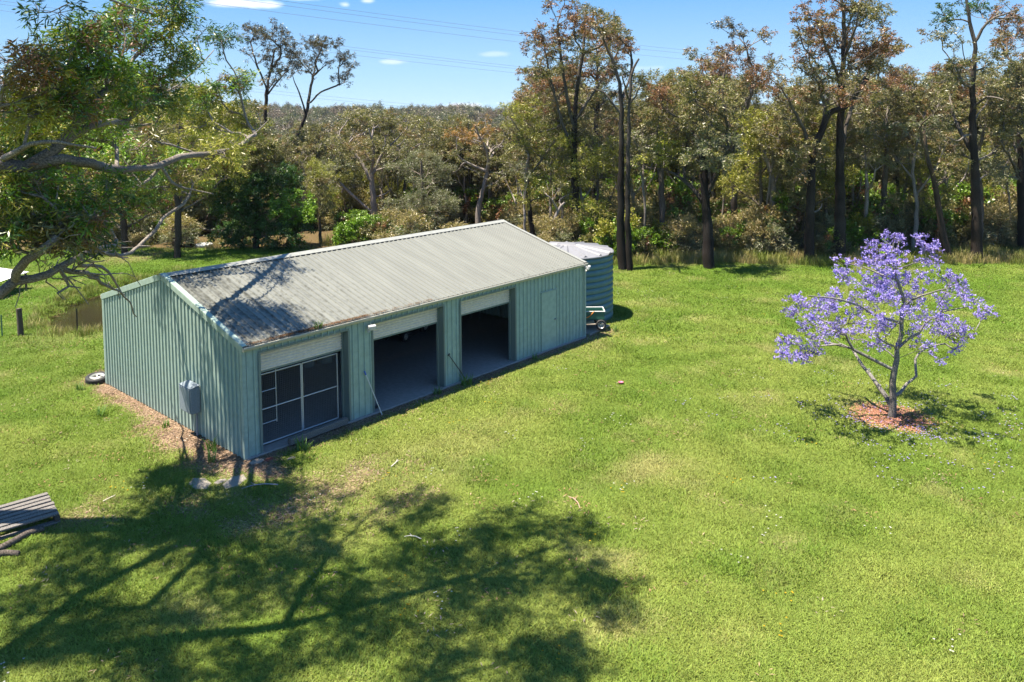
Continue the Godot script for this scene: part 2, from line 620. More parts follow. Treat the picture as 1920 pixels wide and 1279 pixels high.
func water() -> void:
	var g := MB.new()
	var k := 48
	for i in k:
		var a0 := TAU * i / k
		var a1 := TAU * (i + 1) / k
		var f := func(a: float) -> Vector3: return Vector3(cos(a) * 6.0, 0, sin(a) * 3.6).rotated(Vector3.UP, 0.75)
		g.tri(Vector3.ZERO, f.call(a1), f.call(a0))
	var o := setting("pond_water", g.mesh(M.water), "still brown pond water behind the left end of the shed", "pond")
	o.position = Vector3(5.2, -0.27, -18.6)


# ---------------------------------------------------------------- grass
func blade_patch(count: int, size: float, low: float, high: float, width: float, lean: float) -> ArrayMesh:
	var g := MB.new()
	for i in count:
		var o := Vector3(rng.randf_range(-size, size), -0.01, rng.randf_range(-size, size)) * 0.5
		var a := rng.randf() * TAU
		var d := Vector3(cos(a), 0, sin(a))
		var s := Vector3(-d.z, 0, d.x)
		var h := rng.randf_range(low, high)
		var l := rng.randf_range(0.25, 1.0) * lean * h
		var w := width * rng.randf_range(0.6, 1.3)
		var m := o + Vector3.UP * h * 0.62 + d * l * 0.4
		var e := o + Vector3.UP * h + d * l
		var v := rng.randf_range(0.72, 1.28)
		g.col = Color(v * rng.randf_range(0.9, 1.15), v, v * rng.randf_range(0.7, 1.3))
		g.quad(o - s * w * 0.5, o + s * w * 0.5, m + s * w * 0.42, m - s * w * 0.42)
		g.tri(m - s * w * 0.42, m + s * w * 0.42, e)
	return g.mesh(M.grass)

func inside_shed(x: float, z: float, gap := 0.0) -> bool:
	return x > -gap and x < LEN + gap and z < gap and z > -WID - gap

func lawn() -> void:
	var kinds := [blade_patch(52, 0.48, 0.022, 0.055, 0.009, 1.7), blade_patch(50, 0.48, 0.018, 0.045, 0.011, 2.0), blade_patch(40, 0.42, 0.03, 0.085, 0.010, 1.3)]
	var where := [[], [], []]
	var cols := [PackedColorArray(), PackedColorArray(), PackedColorArray()]
	var tries := 0
	for zone in [[9.5, 18.0, 26000, 1.0], [18.0, 27.0, 34000, 1.15], [27.0, 49.0, 62000, 1.5]]:
		for i in zone[2]:
			var w: float = sqrt(lerpf(zone[0] * zone[0], zone[1] * zone[1], rng.randf()))
			var u := rng.randf_range(-0.70, 0.68) * w
			if w > edge_of_forest(u) + 0.8:
				continue
			var q := xz(u, w)
			if inside_shed(q.x, q.z, 0.03) or Vector2(q.x - 15.4, q.z + 2.4).length() < 1.85 or Vector2(q.x - 12.48, q.z - 10.62).length() < 0.75 + 0.3 * n_fine.get_noise_2d(q.x * 8.0, q.z * 8.0):
				continue
			if z_pond(q) and pond(q.x, q.z) < 1.12:
				continue
			if rng.randf() < bare(q.x, q.z) * 1.15 - 0.1:
				continue
			var k := 2 if n_patch.get_noise_2d(q.x * 3.0 + 200.0, q.z * 3.0) > 0.25 and rng.randf() < 0.5 else rng.randi() % 2
			q.y = land(q.x, q.z)
			var s: float = zone[3] * rng.randf_range(0.8, 1.25)
			var b := Basis(Vector3.UP, rng.randf() * TAU).scaled(Vector3(s, s * rng.randf_range(0.7, 1.2), s))
			where[k].append(Transform3D(b, q))
			var c := turf_colour(q.x, q.z)
			var v := rng.randf_range(0.72, 1.28)
			if k == 2:
				c = c.lerp(Color(0.09, 0.19, 0.015), 0.25)
			cols[k].append(Color(c.r * v, c.g * v, c.b * v))
	for k in 3:
		swarm(["mown_grass", "clover_grass", "tufted_grass"][k], kinds[k], where[k], cols[k], ["short yellow green grass covering the whole paddock", "low flat weeds spread through the paddock grass", "longer darker grass tufts standing in the paddock"][k], "grass")

func tall_grass() -> void:
	var g := blade_patch(46, 0.7, 0.25, 0.75, 0.02, 0.55)
	var where := []
	var cols := PackedColorArray()
	for i in 3400:                                      # along the foot of the forest
		var u := rng.randf_range(-30.0, 31.0)
		var w := edge_of_forest(u) + absf(rng.randfn(0.0, 1.0)) * 3.0 + 0.2
		if u < -8.0 and rng.randf() < 0.9:
			continue
		var q := xz(u, w)
		q.y = land(q.x, q.z)
		if z_pond(q) and pond(q.x, q.z) < 1.0:
			continue
		var s := rng.randf_range(0.3, 0.95)
		where.append(Transform3D(Basis(Vector3.UP, rng.randf() * TAU).scaled(Vector3(s, s, s)), q))
		var c := Color(0.16, 0.20, 0.04).lerp(Color(0.36, 0.29, 0.14), clampf(0.5 + n_patch.get_noise_2d(q.x * 2.0, q.z * 2.0) * 1.4 + rng.randf_range(-0.3, 0.3), 0.0, 1.0))
		cols.append(c)
	swarm("tall_grass", g, where, cols, "tall dry grass growing along the foot of the forest", "grass")
	where = []
	cols = PackedColorArray()
	for i in 300:                                       # reeds and rank grass on the pond bank
		var a := rng.randf() * TAU
		var r := rng.randf_range(1.0, 1.32)
		var e := Vector3(cos(a) * 4.6 * r, 0, sin(a) * 2.5 * r).rotated(Vector3.UP, 0.75) + Vector3(5.2, 0, -18.6)
		e.y = land(e.x, e.z)
		var s := rng.randf_range(0.3, 0.62)
		where.append(Transform3D(Basis(Vector3.UP, rng.randf() * TAU).scaled(Vector3(s, s * 1.1, s)), e))
		cols.append(Color(0.11, 0.16, 0.02).lerp(Color(0.42, 0.34, 0.18), rng.randf() if e.z > -18.0 else rng.randf() * 0.5))
	swarm("bank_grass", g, where, cols, "rank straw coloured grass around the edge of the pond", "grass")

func litter() -> void:
	var g := MB.new()
	for i in 26:
		var o := Vector3(rng.randf_range(-0.2, 0.2), rng.randf_range(0.004, 0.02), rng.randf_range(-0.2, 0.2))
		var a := rng.randf() * TAU
		var d := Vector3(cos(a), rng.randf_range(-0.1, 0.25), sin(a)).normalized()
		var v := rng.randf_range(0.6, 1.35)
		g.col = Color(v, v * rng.randf_range(0.85, 1.0), v * rng.randf_range(0.7, 1.0))
		g.leaf(o, d, d.cross(Vector3.UP).normalized(), rng.randf_range(0.04, 0.11), rng.randf_range(0.012, 0.03))
	var m := g.mesh(M.litter)
	var where := []
	var cols := PackedColorArray()
	for i in 9000:
		var x := rng.randf_range(-5.5, 14.5)
		var z := rng.randf_range(-10.5, 5.5)
		if inside_shed(x, z, 0.02) or rng.randf() > bare(x, z) * 0.9:
			continue
		where.append(Transform3D(Basis(Vector3.UP, rng.randf() * TAU), Vector3(x, land(x, z), z)))
		cols.append(Color(0.27, 0.18, 0.13).lerp(Color(0.36, 0.28, 0.21), rng.randf()) * rng.randf_range(0.45, 1.1))
	swarm("leaf_litter", m, where, cols, "brown bark and leaf litter on the bare soil beside the shed", "litter")
	where = []
	cols = PackedColorArray()
	for i in 300:                                       # in the front gutter
		var x := minf(rng.randf_range(0.1, 6.0), rng.randf_range(0.1, 13.2))
		if rng.randf() < 0.45:
			x = rng.randf_range(1.0, 3.6)
		where.append(Transform3D(Basis(Vector3.UP, rng.randf() * TAU).scaled(Vector3(0.35, 0.8, 0.35)), Vector3(x, EAVE + 0.035 + rng.randf() * 0.02, rng.randf_range(0.0, 0.07))))
		cols.append(Color(0.17, 0.085, 0.05).lerp(Color(0.15, 0.12, 0.08), rng.randf()))
	swarm("gutter_litter", m, where, cols, "reddish dead leaves lying along the front gutter of the shed", "litter")
	where = []
	cols = PackedColorArray()
	for i in 150:                                       # dead leaves and chips under the purple tree
		var a := rng.randf() * TAU
		var r := sqrt(rng.randf()) * 0.95
		var q := Vector3(12.48 + cos(a) * r, 0, 10.62 + sin(a) * r)
		q.y = land(q.x, q.z) + 0.015 + 0.05 * (1.0 - r)
		where.append(Transform3D(Basis(Vector3.UP, rng.randf() * TAU), q))
		cols.append(Color(0.40, 0.17, 0.12).lerp(Color(0.55, 0.30, 0.22), rng.randf()) * rng.randf_range(0.5, 1.1))
	swarm("mulch_chips", m, where, cols, "reddish bark chips mulching the foot of the purple tree", "mulch")

func specks() -> void:                                # small things strewn over the turf
	var g := MB.new()
	for i in 7:
		var o := Vector3(rng.randf_range(-0.25, 0.25), rng.randf_range(0.03, 0.06), rng.randf_range(-0.25, 0.25))
		var a := rng.randf() * TAU
		var d := Vector3(cos(a), rng.randf_range(-0.2, 0.4), sin(a)).normalized()
		g.leaf(o, d, d.cross(Vector3.UP).normalized(), rng.randf_range(0.04, 0.13), rng.randf_range(0.012, 0.026))
	var m := g.mesh(M.litter)
	var where := []
	var cols := PackedColorArray()
	for i in 1500:
		var w := lerpf(9.5, 40.0, sqrt(rng.randf()))
		var q := xz(rng.randf_range(-0.7, 0.68) * w, w)
		if inside_shed(q.x, q.z, 0.2):
			continue
		var under := q.x < 4.5 and q.z < 11.0
		if not under and rng.randf() < 0.55:
			continue
		q.y = land(q.x, q.z)
		where.append(Transform3D(Basis(Vector3.UP, rng.randf() * TAU), q))
		cols.append([Color(0.26, 0.14, 0.09), Color(0.3, 0.22, 0.13), Color(0.18, 0.12, 0.08), Color(0.27, 0.22, 0.17)][rng.randi() % 4] * rng.randf_range(0.7, 1.2))
	swarm("lawn_leaves", m, where, cols, "dead gum leaves and twigs strewn thinly over the paddock grass", "leaf litter")
	var f := MB.new()
	for i in 6:
		var o := Vector3(rng.randf_range(-0.3, 0.3), rng.randf_range(0.05, 0.08), rng.randf_range(-0.3, 0.3))
		for k in 5:
			var d := Vector3(cos(TAU * k / 5.0), 0.25, sin(TAU * k / 5.0)).normalized()
			f.leaf(o, d, d.cross(Vector3.UP).normalized(), 0.022, 0.016)
	var fm := f.mesh(M.petal)
	for n in 2:
		where = []
		cols = PackedColorArray()
		for i in [90, 130][n]:
			var q := xz(rng.randf_range(-9.0, 13.0), rng.randf_range(11.0, 36.0))
			if n == 1:
				var a := rng.randf() * TAU
				var r := absf(rng.randfn()) * 2.2 + 0.4
				q = Vector3(12.6 + cos(a) * r, 0, 11.0 + sin(a) * r)
			if inside_shed(q.x, q.z, 0.2):
				continue
			q.y = land(q.x, q.z)
			where.append(Transform3D(Basis(Vector3.UP, rng.randf() * TAU), q))
			cols.append(([Color(0.5, 0.34, 0.02), Color(0.5, 0.5, 0.45)][rng.randi() % 2] if n == 0 else Color(0.36, 0.30, 0.62)) * rng.randf_range(0.7, 1.1))
		swarm(["lawn_flowers", "fallen_petals"][n], fm, where, cols, ["tiny yellow and white weed flowers dotted through the grass", "fallen purple petals on the grass under the purple tree"][n], "flowers")
# lawn_specks


# ---------------------------------------------------------------- shed
func rib(s: float, pitch: float, foot: float, crest: float, high: float) -> float:
	var d := absf(fposmod(s, pitch) - pitch * 0.5)
	return high * clampf((foot - d) / (foot - crest), 0.0, 1.0)

func stations(s0: float, s1: float, pitch: float, foot: float, crest: float) -> PackedFloat32Array:
	var out := PackedFloat32Array([s0])
	var k := floori(s0 / pitch) - 1
	while k * pitch < s1:
		for d in [-foot, -crest, crest, foot]:
			var s: float = (k + 0.5) * pitch + d
			if s > s0 + 0.0005 and s < s1 - 0.0005:
				out.append(s)
		k += 1
	out.append(s1)
	return out

func clad(s0: float, s1: float, low: Callable, high: Callable, put: Callable) -> ArrayMesh:   # one ribbed wall sheet from s0 to s1; put(s, y, out) gives the point
	var g := MB.new()
	var st := stations(s0, s1, 0.19, 0.026, 0.014)
	for side in 2:                                     # both faces of the steel
		var back := -0.0025 * side
		for i in st.size() - 1:
			var a := st[i]
			var b := st[i + 1]
			var oa := rib(a, 0.19, 0.026, 0.014, 0.034) + back
			var ob := rib(b, 0.19, 0.026, 0.014, 0.034) + back
			var q := [put.call(a, low.call(a), oa), put.call(b, low.call(b), ob), put.call(b, high.call(b), ob), put.call(a, high.call(a), oa)]
			if side == 1:
				q.reverse()
			g.quad(q[0], q[1], q[2], q[3])
	return g.mesh(M.wall_steel)

func split(s0: float, s1: float, step := 0.76) -> Array:
	var cuts := [s0]
	var k := ceili((s0 + 0.05) / step)
	while k * step < s1 - 0.05:
		cuts.append(k * step)
		k += 1
	cuts.append(s1)
	return cuts

func roof_y(z: float) -> float:
	return EAVE + (-z if z > -WID * 0.5 else WID + z) * SLOPE

func shed() -> void:
	var o := thing("steel_shed", "long teal ribbed steel shed with pale gable roof and three half raised roller doors", "shed")
	var front := func(s, y, out): return Vector3(s, y, out)
	var end := func(s, y, out): return Vector3(-out, y, -WID + s)
	var far_end := func(s, y, out): return Vector3(LEN + out, y, -s)
	var rear := func(s, y, out): return Vector3(LEN - s, y, -WID - out)
	var flat := func(v: float) -> Callable: return func(_s): return v
	var gable := func(s): return roof_y(-WID + s) - 0.03
	var gable2 := func(s): return roof_y(-s) - 0.03
	var cuts := split(0.0, WID)
	for i in cuts.size() - 1:
		part("wall_sheet", clad_gable(cuts[i], cuts[i + 1], gable, end), o)
	for i in cuts.size() - 1:
		part("wall_sheet", clad_gable(cuts[i], cuts[i + 1], gable2, far_end), o)
	cuts = split(0.0, LEN)
	for i in cuts.size() - 1:
		part("wall_sheet", clad(cuts[i], cuts[i + 1], flat.call(0.02), flat.call(EAVE - 0.03), rear), o)
	var doors := [[0.45, 2.97], [3.80, 6.37], [7.10, 9.54]]
	var top := 2.46
	for span in [[0.0, 0.45], [2.97, 3.80], [6.37, 7.10], [9.54, 10.86], [11.69, LEN]]:
		cuts = split(span[0], span[1])
		for i in cuts.size() - 1:
			part("wall_sheet", clad(cuts[i], cuts[i + 1], flat.call(0.02), flat.call(EAVE - 0.03), front), o)
	for d in doors:
		cuts = split(d[0], d[1])
		for i in cuts.size() - 1:
			part("wall_sheet", clad(cuts[i], cuts[i + 1], flat.call(top), flat.call(EAVE - 0.03), front), o)
	part("wall_sheet", clad(10.86, 11.69, flat.call(2.04), flat.call(EAVE - 0.03), front), o)

	# folded corner trims
	for c in [[Vector3(0, 0, 0), -1.0, 1.0], [Vector3(LEN, 0, 0), 1.0, 1.0], [Vector3(0, 0, -WID), -1.0, -1.0], [Vector3(LEN, 0, -WID), 1.0, -1.0]]:
		var g := MB.new()
		var p: Vector3 = c[0]
		g.box(p + Vector3(c[1] * 0.033, EAVE * 0.5 - 0.01, -c[2] * 0.022), Vector3(0.006, EAVE - 0.06, 0.105), 0.002)
		g.box(p + Vector3(-c[1] * 0.016, EAVE * 0.5 - 0.01, c[2] * 0.033), Vector3(0.1, EAVE - 0.06, 0.006), 0.002)
		part("corner_trim", g.mesh(M.trim_steel), o)

	# roof sheets, eave to ridge, both slopes
	var run := Vector2(WID * 0.5 + 0.05, (WID * 0.5 + 0.05) * SLOPE)
	var nrm := Vector3(0, run.x, run.y).normalized()
	cuts = split(-0.04, LEN + 0.04)
	for slope in 2:
		for i in cuts.size() - 1:
			var g := MB.new()
			var st := stations(cuts[i], cuts[i + 1], 0.19, 0.032, 0.014)
			for side in 2:
				for j in st.size() - 1:
					var a := st[j]
					var b := st[j + 1]
					var f := func(s: float, v: float) -> Vector3:
						var h := rib(s, 0.19, 0.032, 0.014, 0.029) + 0.012 - side * 0.003
						var z := lerpf(0.05, -WID * 0.5, v)
						var q := Vector3(s, EAVE - z * SLOPE, z) + nrm * h
						return q if slope == 0 else Vector3(q.x, q.y, -WID - q.z)
					var t := func(s: float, v: float) -> Vector2: return Vector2(clampf(s / LEN, 0.001, 0.999), 1.0 - v)
					var q := [f.call(a, 0.0), f.call(b, 0.0), f.call(b, 1.0), f.call(a, 1.0)]
					var w := [t.call(a, 0.0), t.call(b, 0.0), t.call(b, 1.0), t.call(a, 1.0)]
					if (slope + side) % 2 == 1:
						q.reverse()
						w.reverse()
					g.quad(q[0], q[1], q[2], q[3], w[0], w[1], w[2], w[3])
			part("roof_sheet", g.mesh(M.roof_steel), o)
	var g := MB.new()                                   # ridge cap, standing on the ribs so that the pans stay open below it
	for s in [1.0, -1.0]:
		var sp := Vector3(0, -SLOPE, s).normalized()
		var up := Vector3(0, 1, s * SLOPE).normalized()
		g.box(Vector3(LEN * 0.5, RIDGE + 0.052, -WID * 0.5) + sp * 0.115 + up * 0.0, Vector3(LEN + 0.16, 0.006, 0.225), 0.002, Basis(Vector3(1, 0, 0), up, Vector3(1, 0, 0).cross(up)))
	part("ridge_cap", g.mesh(M.ridge_steel), o)
	for x in [-0.032, LEN + 0.032]:                       # barge caps along the gables
		for s in [1.0, -1.0]:
			g = MB.new()
			var up := Vector3(0, 1, s * SLOPE).normalized()
			var b := Basis(Vector3(1, 0, 0), up, Vector3(1, 0, 0).cross(up))
			var mid := Vector3(x, EAVE + (WID * 0.25) * SLOPE, -WID * 0.5 + s * (WID * 0.25 + 0.03))
			var out := -1.0 if x < 1.0 else 1.0
			var sp := WID * 0.5 * sqrt(1.0 + SLOPE * SLOPE) + 0.07
			g.box(mid - up * 0.035, Vector3(0.02, 0.15, sp), 0.004, b)
			g.box(mid + up * 0.046 - Vector3(out * 0.06, 0, 0), Vector3(0.13, 0.012, sp), 0.004, b)
			part("barge_cap", g.mesh(M.trim_steel if out < 0 else M.ridge_steel), o)
	for s in 2:                                         # gutters: back, sole and rolled front lip
		g = MB.new()
		var prof := [Vector2(0.0, 0.02), Vector2(0.0, -0.075), Vector2(0.075, -0.075), Vector2(0.105, -0.02), Vector2(0.105, 0.012), Vector2(0.092, 0.02), Vector2(0.085, 0.008), Vector2(0.09, -0.012), Vector2(0.066, -0.062), Vector2(0.008, -0.062), Vector2(0.008, 0.02)]
		for i in prof.size() - 1:
			var a: Vector2 = prof[i]
			var b: Vector2 = prof[i + 1]
			var f := func(v: Vector2, x: float) -> Vector3:
				var z := 0.031 + v.x
				return Vector3(x, EAVE + v.y - 0.012, z if s == 0 else -WID - z)
			var q := [f.call(a, -0.03), f.call(a, LEN + 0.03), f.call(b, LEN + 0.03), f.call(b, -0.03)]
			if s == 0:
				q.reverse()
			g.quad(q[0], q[1], q[2], q[3])
		for x in [-0.03, LEN + 0.03]:
			g.box(Vector3(x, EAVE - 0.045, 0.031 + 0.05 if s == 0 else -WID - 0.081), Vector3(0.006, 0.09, 0.1), 0.002)
		part("gutter", g.mesh(M.gutter_steel), o)

	# roller doors, rolled most of the way up
	for k in 3:
		var x0: float = doors[k][0]
		var x1: float = doors[k][1]
		var r := part("roller_door", door_curtain(x0 + 0.03, x1 - 0.03, [1.94, 1.965, 1.975][k], top + 0.06), o)
		g = MB.new()
		g.rod(Vector3(x0 + 0.02, top + 0.06, -0.34), Vector3(x1 - 0.02, top + 0.06, -0.34), 0.13, 14)
		part("door_roll", g.mesh(M.roller_steel), r)
		for x in [x0 + 0.028, x1 - 0.028]:
			g = MB.new()
			g.box(Vector3(x, 1.22, -0.2), Vector3(0.045, 2.42, 0.07), 0.004)
			part("guide_rail", g.mesh(M.jamb_steel), r)
		g = MB.new()
		g.box(Vector3((x0 + x1) * 0.5, [1.925, 1.95, 1.96][k], -0.2), Vector3(x1 - x0 - 0.07, 0.04, 0.03), 0.004)
		part("bottom_rail", g.mesh(M.jamb_steel), r)
		for x in [x0, x1]:                              # the deep jamb on each side and the head
			g = MB.new()
			var s := 1.0 if x == x0 else -1.0
			g.box(Vector3(x - s * 0.004, top * 0.5, -0.085), Vector3(0.008, top, 0.24), 0.002)
			g.box(Vector3(x - s * 0.03, top * 0.5, 0.033), Vector3(0.06, top, 0.006), 0.002)
			part("door_jamb", g.mesh(M.jamb_steel), o)
		g = MB.new()
		g.box(Vector3((x0 + x1) * 0.5, top + 0.004, -0.085), Vector3(x1 - x0, 0.008, 0.23), 0.002)
		g.box(Vector3((x0 + x1) * 0.5, top + 0.03, 0.031), Vector3(x1 - x0 + 0.1, 0.05, 0.006), 0.002)
		part("door_head", g.mesh(M.jamb_steel), o)

	# side door
	g = MB.new()
	g.box(Vector3(11.275, 1.03, 0.012), Vector3(0.79, 1.98, 0.03), 0.004)
	var leaf := part("door", g.mesh(M.wall_steel), o)
	g = MB.new()
	g.box(Vector3(10.87, 1.03, 0.02), Vector3(0.03, 2.04, 0.05), 0.004)
	g.box(Vector3(11.68, 1.03, 0.02), Vector3(0.03, 2.04, 0.05), 0.004)
	g.box(Vector3(11.275, 2.045, 0.02), Vector3(0.84, 0.03, 0.05), 0.004)
	part("door_frame", g.mesh(M.trim_steel), leaf)
	g = MB.new()
	g.rod(Vector3(11.6, 1.02, 0.027), Vector3(11.6, 1.02, 0.075), 0.022)
	g.box(Vector3(11.56, 1.02, 0.075), Vector3(0.11, 0.02, 0.02), 0.005)
	part("handle", g.mesh(M.frame_steel), leaf)

	# concrete floor and inner steel frame
	g = MB.new()
	g.box(Vector3(LEN * 0.5, -0.11, -WID * 0.5 + 0.03), Vector3(LEN - 0.04, 0.3, WID + 0.1), 0.01)
	part("floor_slab", g.mesh(M.concrete), o)
	for x in [0.25, 3.4, 6.73, 9.95, 13.1]:
		g = MB.new()
		for z in [-0.4, -WID + 0.2]:
			g.box(Vector3(x, 1.33, z), Vector3(0.1, 2.58, 0.12), 0.004)
		for s in [1.0, -1.0]:
			var up := Vector3(0, 1, s * SLOPE).normalized()
			g.box(Vector3(x, EAVE + WID * 0.25 * SLOPE - 0.19, -WID * 0.5 + s * (WID * 0.25 - 0.1)), Vector3(0.08, 0.16, WID * 0.5 * 1.01), 0.004, Basis(Vector3(1, 0, 0), up, Vector3(1, 0, 0).cross(up)))
		part("portal_frame", g.mesh(M.frame_steel), o)
	for y in [0.75, 1.6]:
		g = MB.new()
		g.box(Vector3(LEN * 0.5, y, -WID + 0.07), Vector3(LEN - 0.1, 0.06, 0.08), 0.004)
		part("wall_girt", g.mesh(M.frame_steel), o)

	# meter box on the end wall
	g = MB.new()
	g.box(Vector3(-0.17, 0.98, -2.33), Vector3(0.25, 0.66, 0.6), 0.012)
	var mb := part("meter_box", g.mesh(M.grey_plastic), o)
	g = MB.new()
	g.box(Vector3(-0.305, 0.98, -2.33), Vector3(0.02, 0.6, 0.54), 0.006)
	part("lid", g.mesh(M.grey_plastic), mb)
	g = MB.new()
	var hood := Basis(Vector3(0, 0, 1), 0.16)
	g.box(Vector3(-0.175, 1.325, -2.33), Vector3(0.27, 0.02, 0.61), 0.005, hood)
	part("hood", g.mesh(M.grey_plastic), mb)
	g = MB.new()
	g.rod(Vector3(-0.07, 0.02, -2.2), Vector3(-0.07, 0.66, -2.2), 0.025)
	part("conduit", g.mesh(M.grey_plastic), mb)

	# flood lamps under the gutter
	for p in [Vector3(3.62, 2.44, 0.05), Vector3(13.22, 2.58, 0.1)]:
		g = MB.new()
		var tilt := Basis(Vector3(0, 1, 0), -0.35 if p.x < 5 else 0.5) * Basis(Vector3(1, 0, 0), 0.45)
		g.box(p + Vector3(0, 0, 0.16), Vector3(0.2, 0.14, 0.08), 0.012, tilt)
		for k in 5:
			g.box(p + Vector3(0, 0, 0.16) + tilt * Vector3(-0.08 + k * 0.04, 0, -0.05), Vector3(0.008, 0.11, 0.03), 0.0, tilt)
		var lamp := part("flood_lamp", g.mesh(M.white_plastic), o)
		g = MB.new()
		g.box(p + Vector3(0, 0, 0.16) + tilt * Vector3(0, -0.005, 0.042), Vector3(0.16, 0.1, 0.006), 0.002, tilt)
		part("lens", g.mesh(M.lens_glass), lamp)
		g = MB.new()
		g.box(p + Vector3(0, -0.02, 0.03), Vector3(0.08, 0.1, 0.08), 0.006)
		g.rod(p + Vector3(-0.05, -0.09, 0.05), p + Vector3(-0.05, -0.13, 0.09), 0.035)
		part("bracket", g.mesh(M.white_plastic), lamp)

func clad_gable(s0: float, s1: float, high: Callable, put: Callable) -> ArrayMesh:
	var low := func(_s): return 0.02
	if s0 < WID * 0.5 - 0.001 and s1 > WID * 0.5 + 0.001:      # the sheet under the ridge gets its peak
		var g := MB.new()
		var st := stations(s0, s1, 0.19, 0.026, 0.014)
		st.append(WID * 0.5)
		st.sort()
		for side in 2:
			for i in st.size() - 1:
				var oa := rib(st[i], 0.19, 0.026, 0.014, 0.034) - 0.0025 * side
				var ob := rib(st[i + 1], 0.19, 0.026, 0.014, 0.034) - 0.0025 * side
				var q := [put.call(st[i], 0.02, oa), put.call(st[i + 1], 0.02, ob), put.call(st[i + 1], high.call(st[i + 1]), ob), put.call(st[i], high.call(st[i]), oa)]
				if side == 1:
					q.reverse()
				g.quad(q[0], q[1], q[2], q[3])
		return g.mesh(M.wall_steel)
	return clad(s0, s1, low, high, put)

func door_curtain(x0: float, x1: float, y0: float, y1: float) -> ArrayMesh:
	var g := MB.new()
	var pts := []
	var y := y0
	while y < y1:
		for d in [[0.0, -0.008], [0.014, 0.012], [0.046, 0.014], [0.062, -0.006]]:
			pts.append(Vector2(d[1], minf(y + d[0], y1)))
		y += 0.074
	for side in 2:
		for i in pts.size() - 1:
			var z0: float = -0.2 + pts[i].x - side * 0.003
			var z1: float = -0.2 + pts[i + 1].x - side * 0.003
			var q := [Vector3(x0, pts[i].y, z0), Vector3(x1, pts[i].y, z0), Vector3(x1, pts[i + 1].y, z1), Vector3(x0, pts[i + 1].y, z1)]
			if side == 1:
				q.reverse()
			g.quad(q[0], q[1], q[2], q[3])
	return g.mesh(M.roller_steel)


# ---------------------------------------------------------------- things round the shed
func water_tank() -> void:
	var o := thing("water_tank", "round teal ribbed water tank with pale conical lid beside the shed", "water tank", Vector3(15.4, 0, -2.4))
	var g := MB.new()
	var pr := PackedVector2Array([Vector2(1.79, 0.0)])
	var bands := 11
	for i in bands:
		for k in 7:
			var f := k / 6.0
			pr.append(Vector2(1.765 + 0.055 * sqrt(maxf(0.0, 1.0 - pow(f * 2.0 - 1.0, 2.0))), 0.02 + 2.52 * (i + f) / bands))
	g.lathe(pr, 96)
	part("tank_wall", g.mesh(M.tank_wall), o)
	g = MB.new()
	var lid := PackedVector2Array([Vector2(1.79, 2.535), Vector2(1.84, 2.545), Vector2(1.845, 2.6), Vector2(1.80, 2.62), Vector2(1.3, 2.70), Vector2(0.7, 2.79), Vector2(0.32, 2.84), Vector2(0.3, 2.88), Vector2(0.0, 2.89)])
	g.lathe(lid, 96)
	part("lid", g.mesh(M.tank_lid), o)
	for k in 16:                                        # radial ribs of the lid
		g = MB.new()
		var a := TAU * (k + 0.3) / 16.0
		var r := Vector3(cos(a), 0, sin(a))
		var s := Vector3(-sin(a), 0, cos(a))
		var p := [r * 0.4 + Vector3.UP * 2.835, r * 1.78 + Vector3.UP * 2.628]
		var w0 := 0.03
		var w1 := 0.09
		g.quad(p[0] - s * w0, p[0] + Vector3.UP * 0.03, p[1] + Vector3.UP * 0.05, p[1] - s * w1)
		g.quad(p[0] + Vector3.UP * 0.03, p[0] + s * w0, p[1] + s * w1, p[1] + Vector3.UP * 0.05)
		g.tri(p[1] - s * w1, p[1] + Vector3.UP * 0.05, p[1] + s * w1)
		part("lid_rib", g.mesh(M.tank_lid), o)
	g = MB.new()
	var hd := Vector3(0.35, 0, 0.94).normalized()
	for k in 2:
		var d := hd.rotated(Vector3.UP, -0.12 + k * 0.75)
		g.box(d * 1.82 + Vector3.UP * 2.6, Vector3(0.42 if k == 0 else 0.22, 0.05, 0.06), 0.006, Basis(Vector3.UP, atan2(d.x, d.z)))
	part("overflow_slot", g.mesh(M.black_paint), o)

func tyre_mesh(o: Node3D, r: float, w: float, at: Vector3, b: Basis, rim: bool) -> void:
	var g := MB.new()
	var h := w * 0.5
	g.lathe(PackedVector2Array([Vector2(r * 0.62, -h * 0.8), Vector2(r * 0.8, -h), Vector2(r * 0.95, -h * 0.85), Vector2(r, -h * 0.5), Vector2(r * 0.985, -h * 0.1), Vector2(r * 0.985, h * 0.1), Vector2(r, h * 0.5), Vector2(r * 0.95, h * 0.85), Vector2(r * 0.8, h), Vector2(r * 0.62, h * 0.8), Vector2(r * 0.6, 0), Vector2(r * 0.62, -h * 0.8)]), 36, at, b)
	var t := part("tyre" if rim else "wheel", g.mesh(M.black_rubber), o)
	g = MB.new()
	g.lathe(PackedVector2Array([Vector2(0, h * 0.25), Vector2(r * 0.2, h * 0.25), Vector2(r * 0.24, h * 0.4)]), 24, at, b, false)
	g.lathe(PackedVector2Array([Vector2(r * 0.5, h * 0.35), Vector2(r * 0.6, h * 0.7), Vector2(r * 0.63, h * 0.82), Vector2(r * 0.6, h * 0.9), Vector2(r * 0.5, h * 0.5)]), 32, at, b, false)
	for k in 5:
		var a := TAU * k / 5.0
		var d := Vector3(cos(a), 0, sin(a))
		g.box(at + b * (d * r * 0.36 + Vector3.UP * h * 0.36), Vector3(r * 0.34, h * 0.3, r * 0.15), 0.005, b * Basis(Vector3.UP, -a))
	part("rim", g.mesh(M.alloy), t)

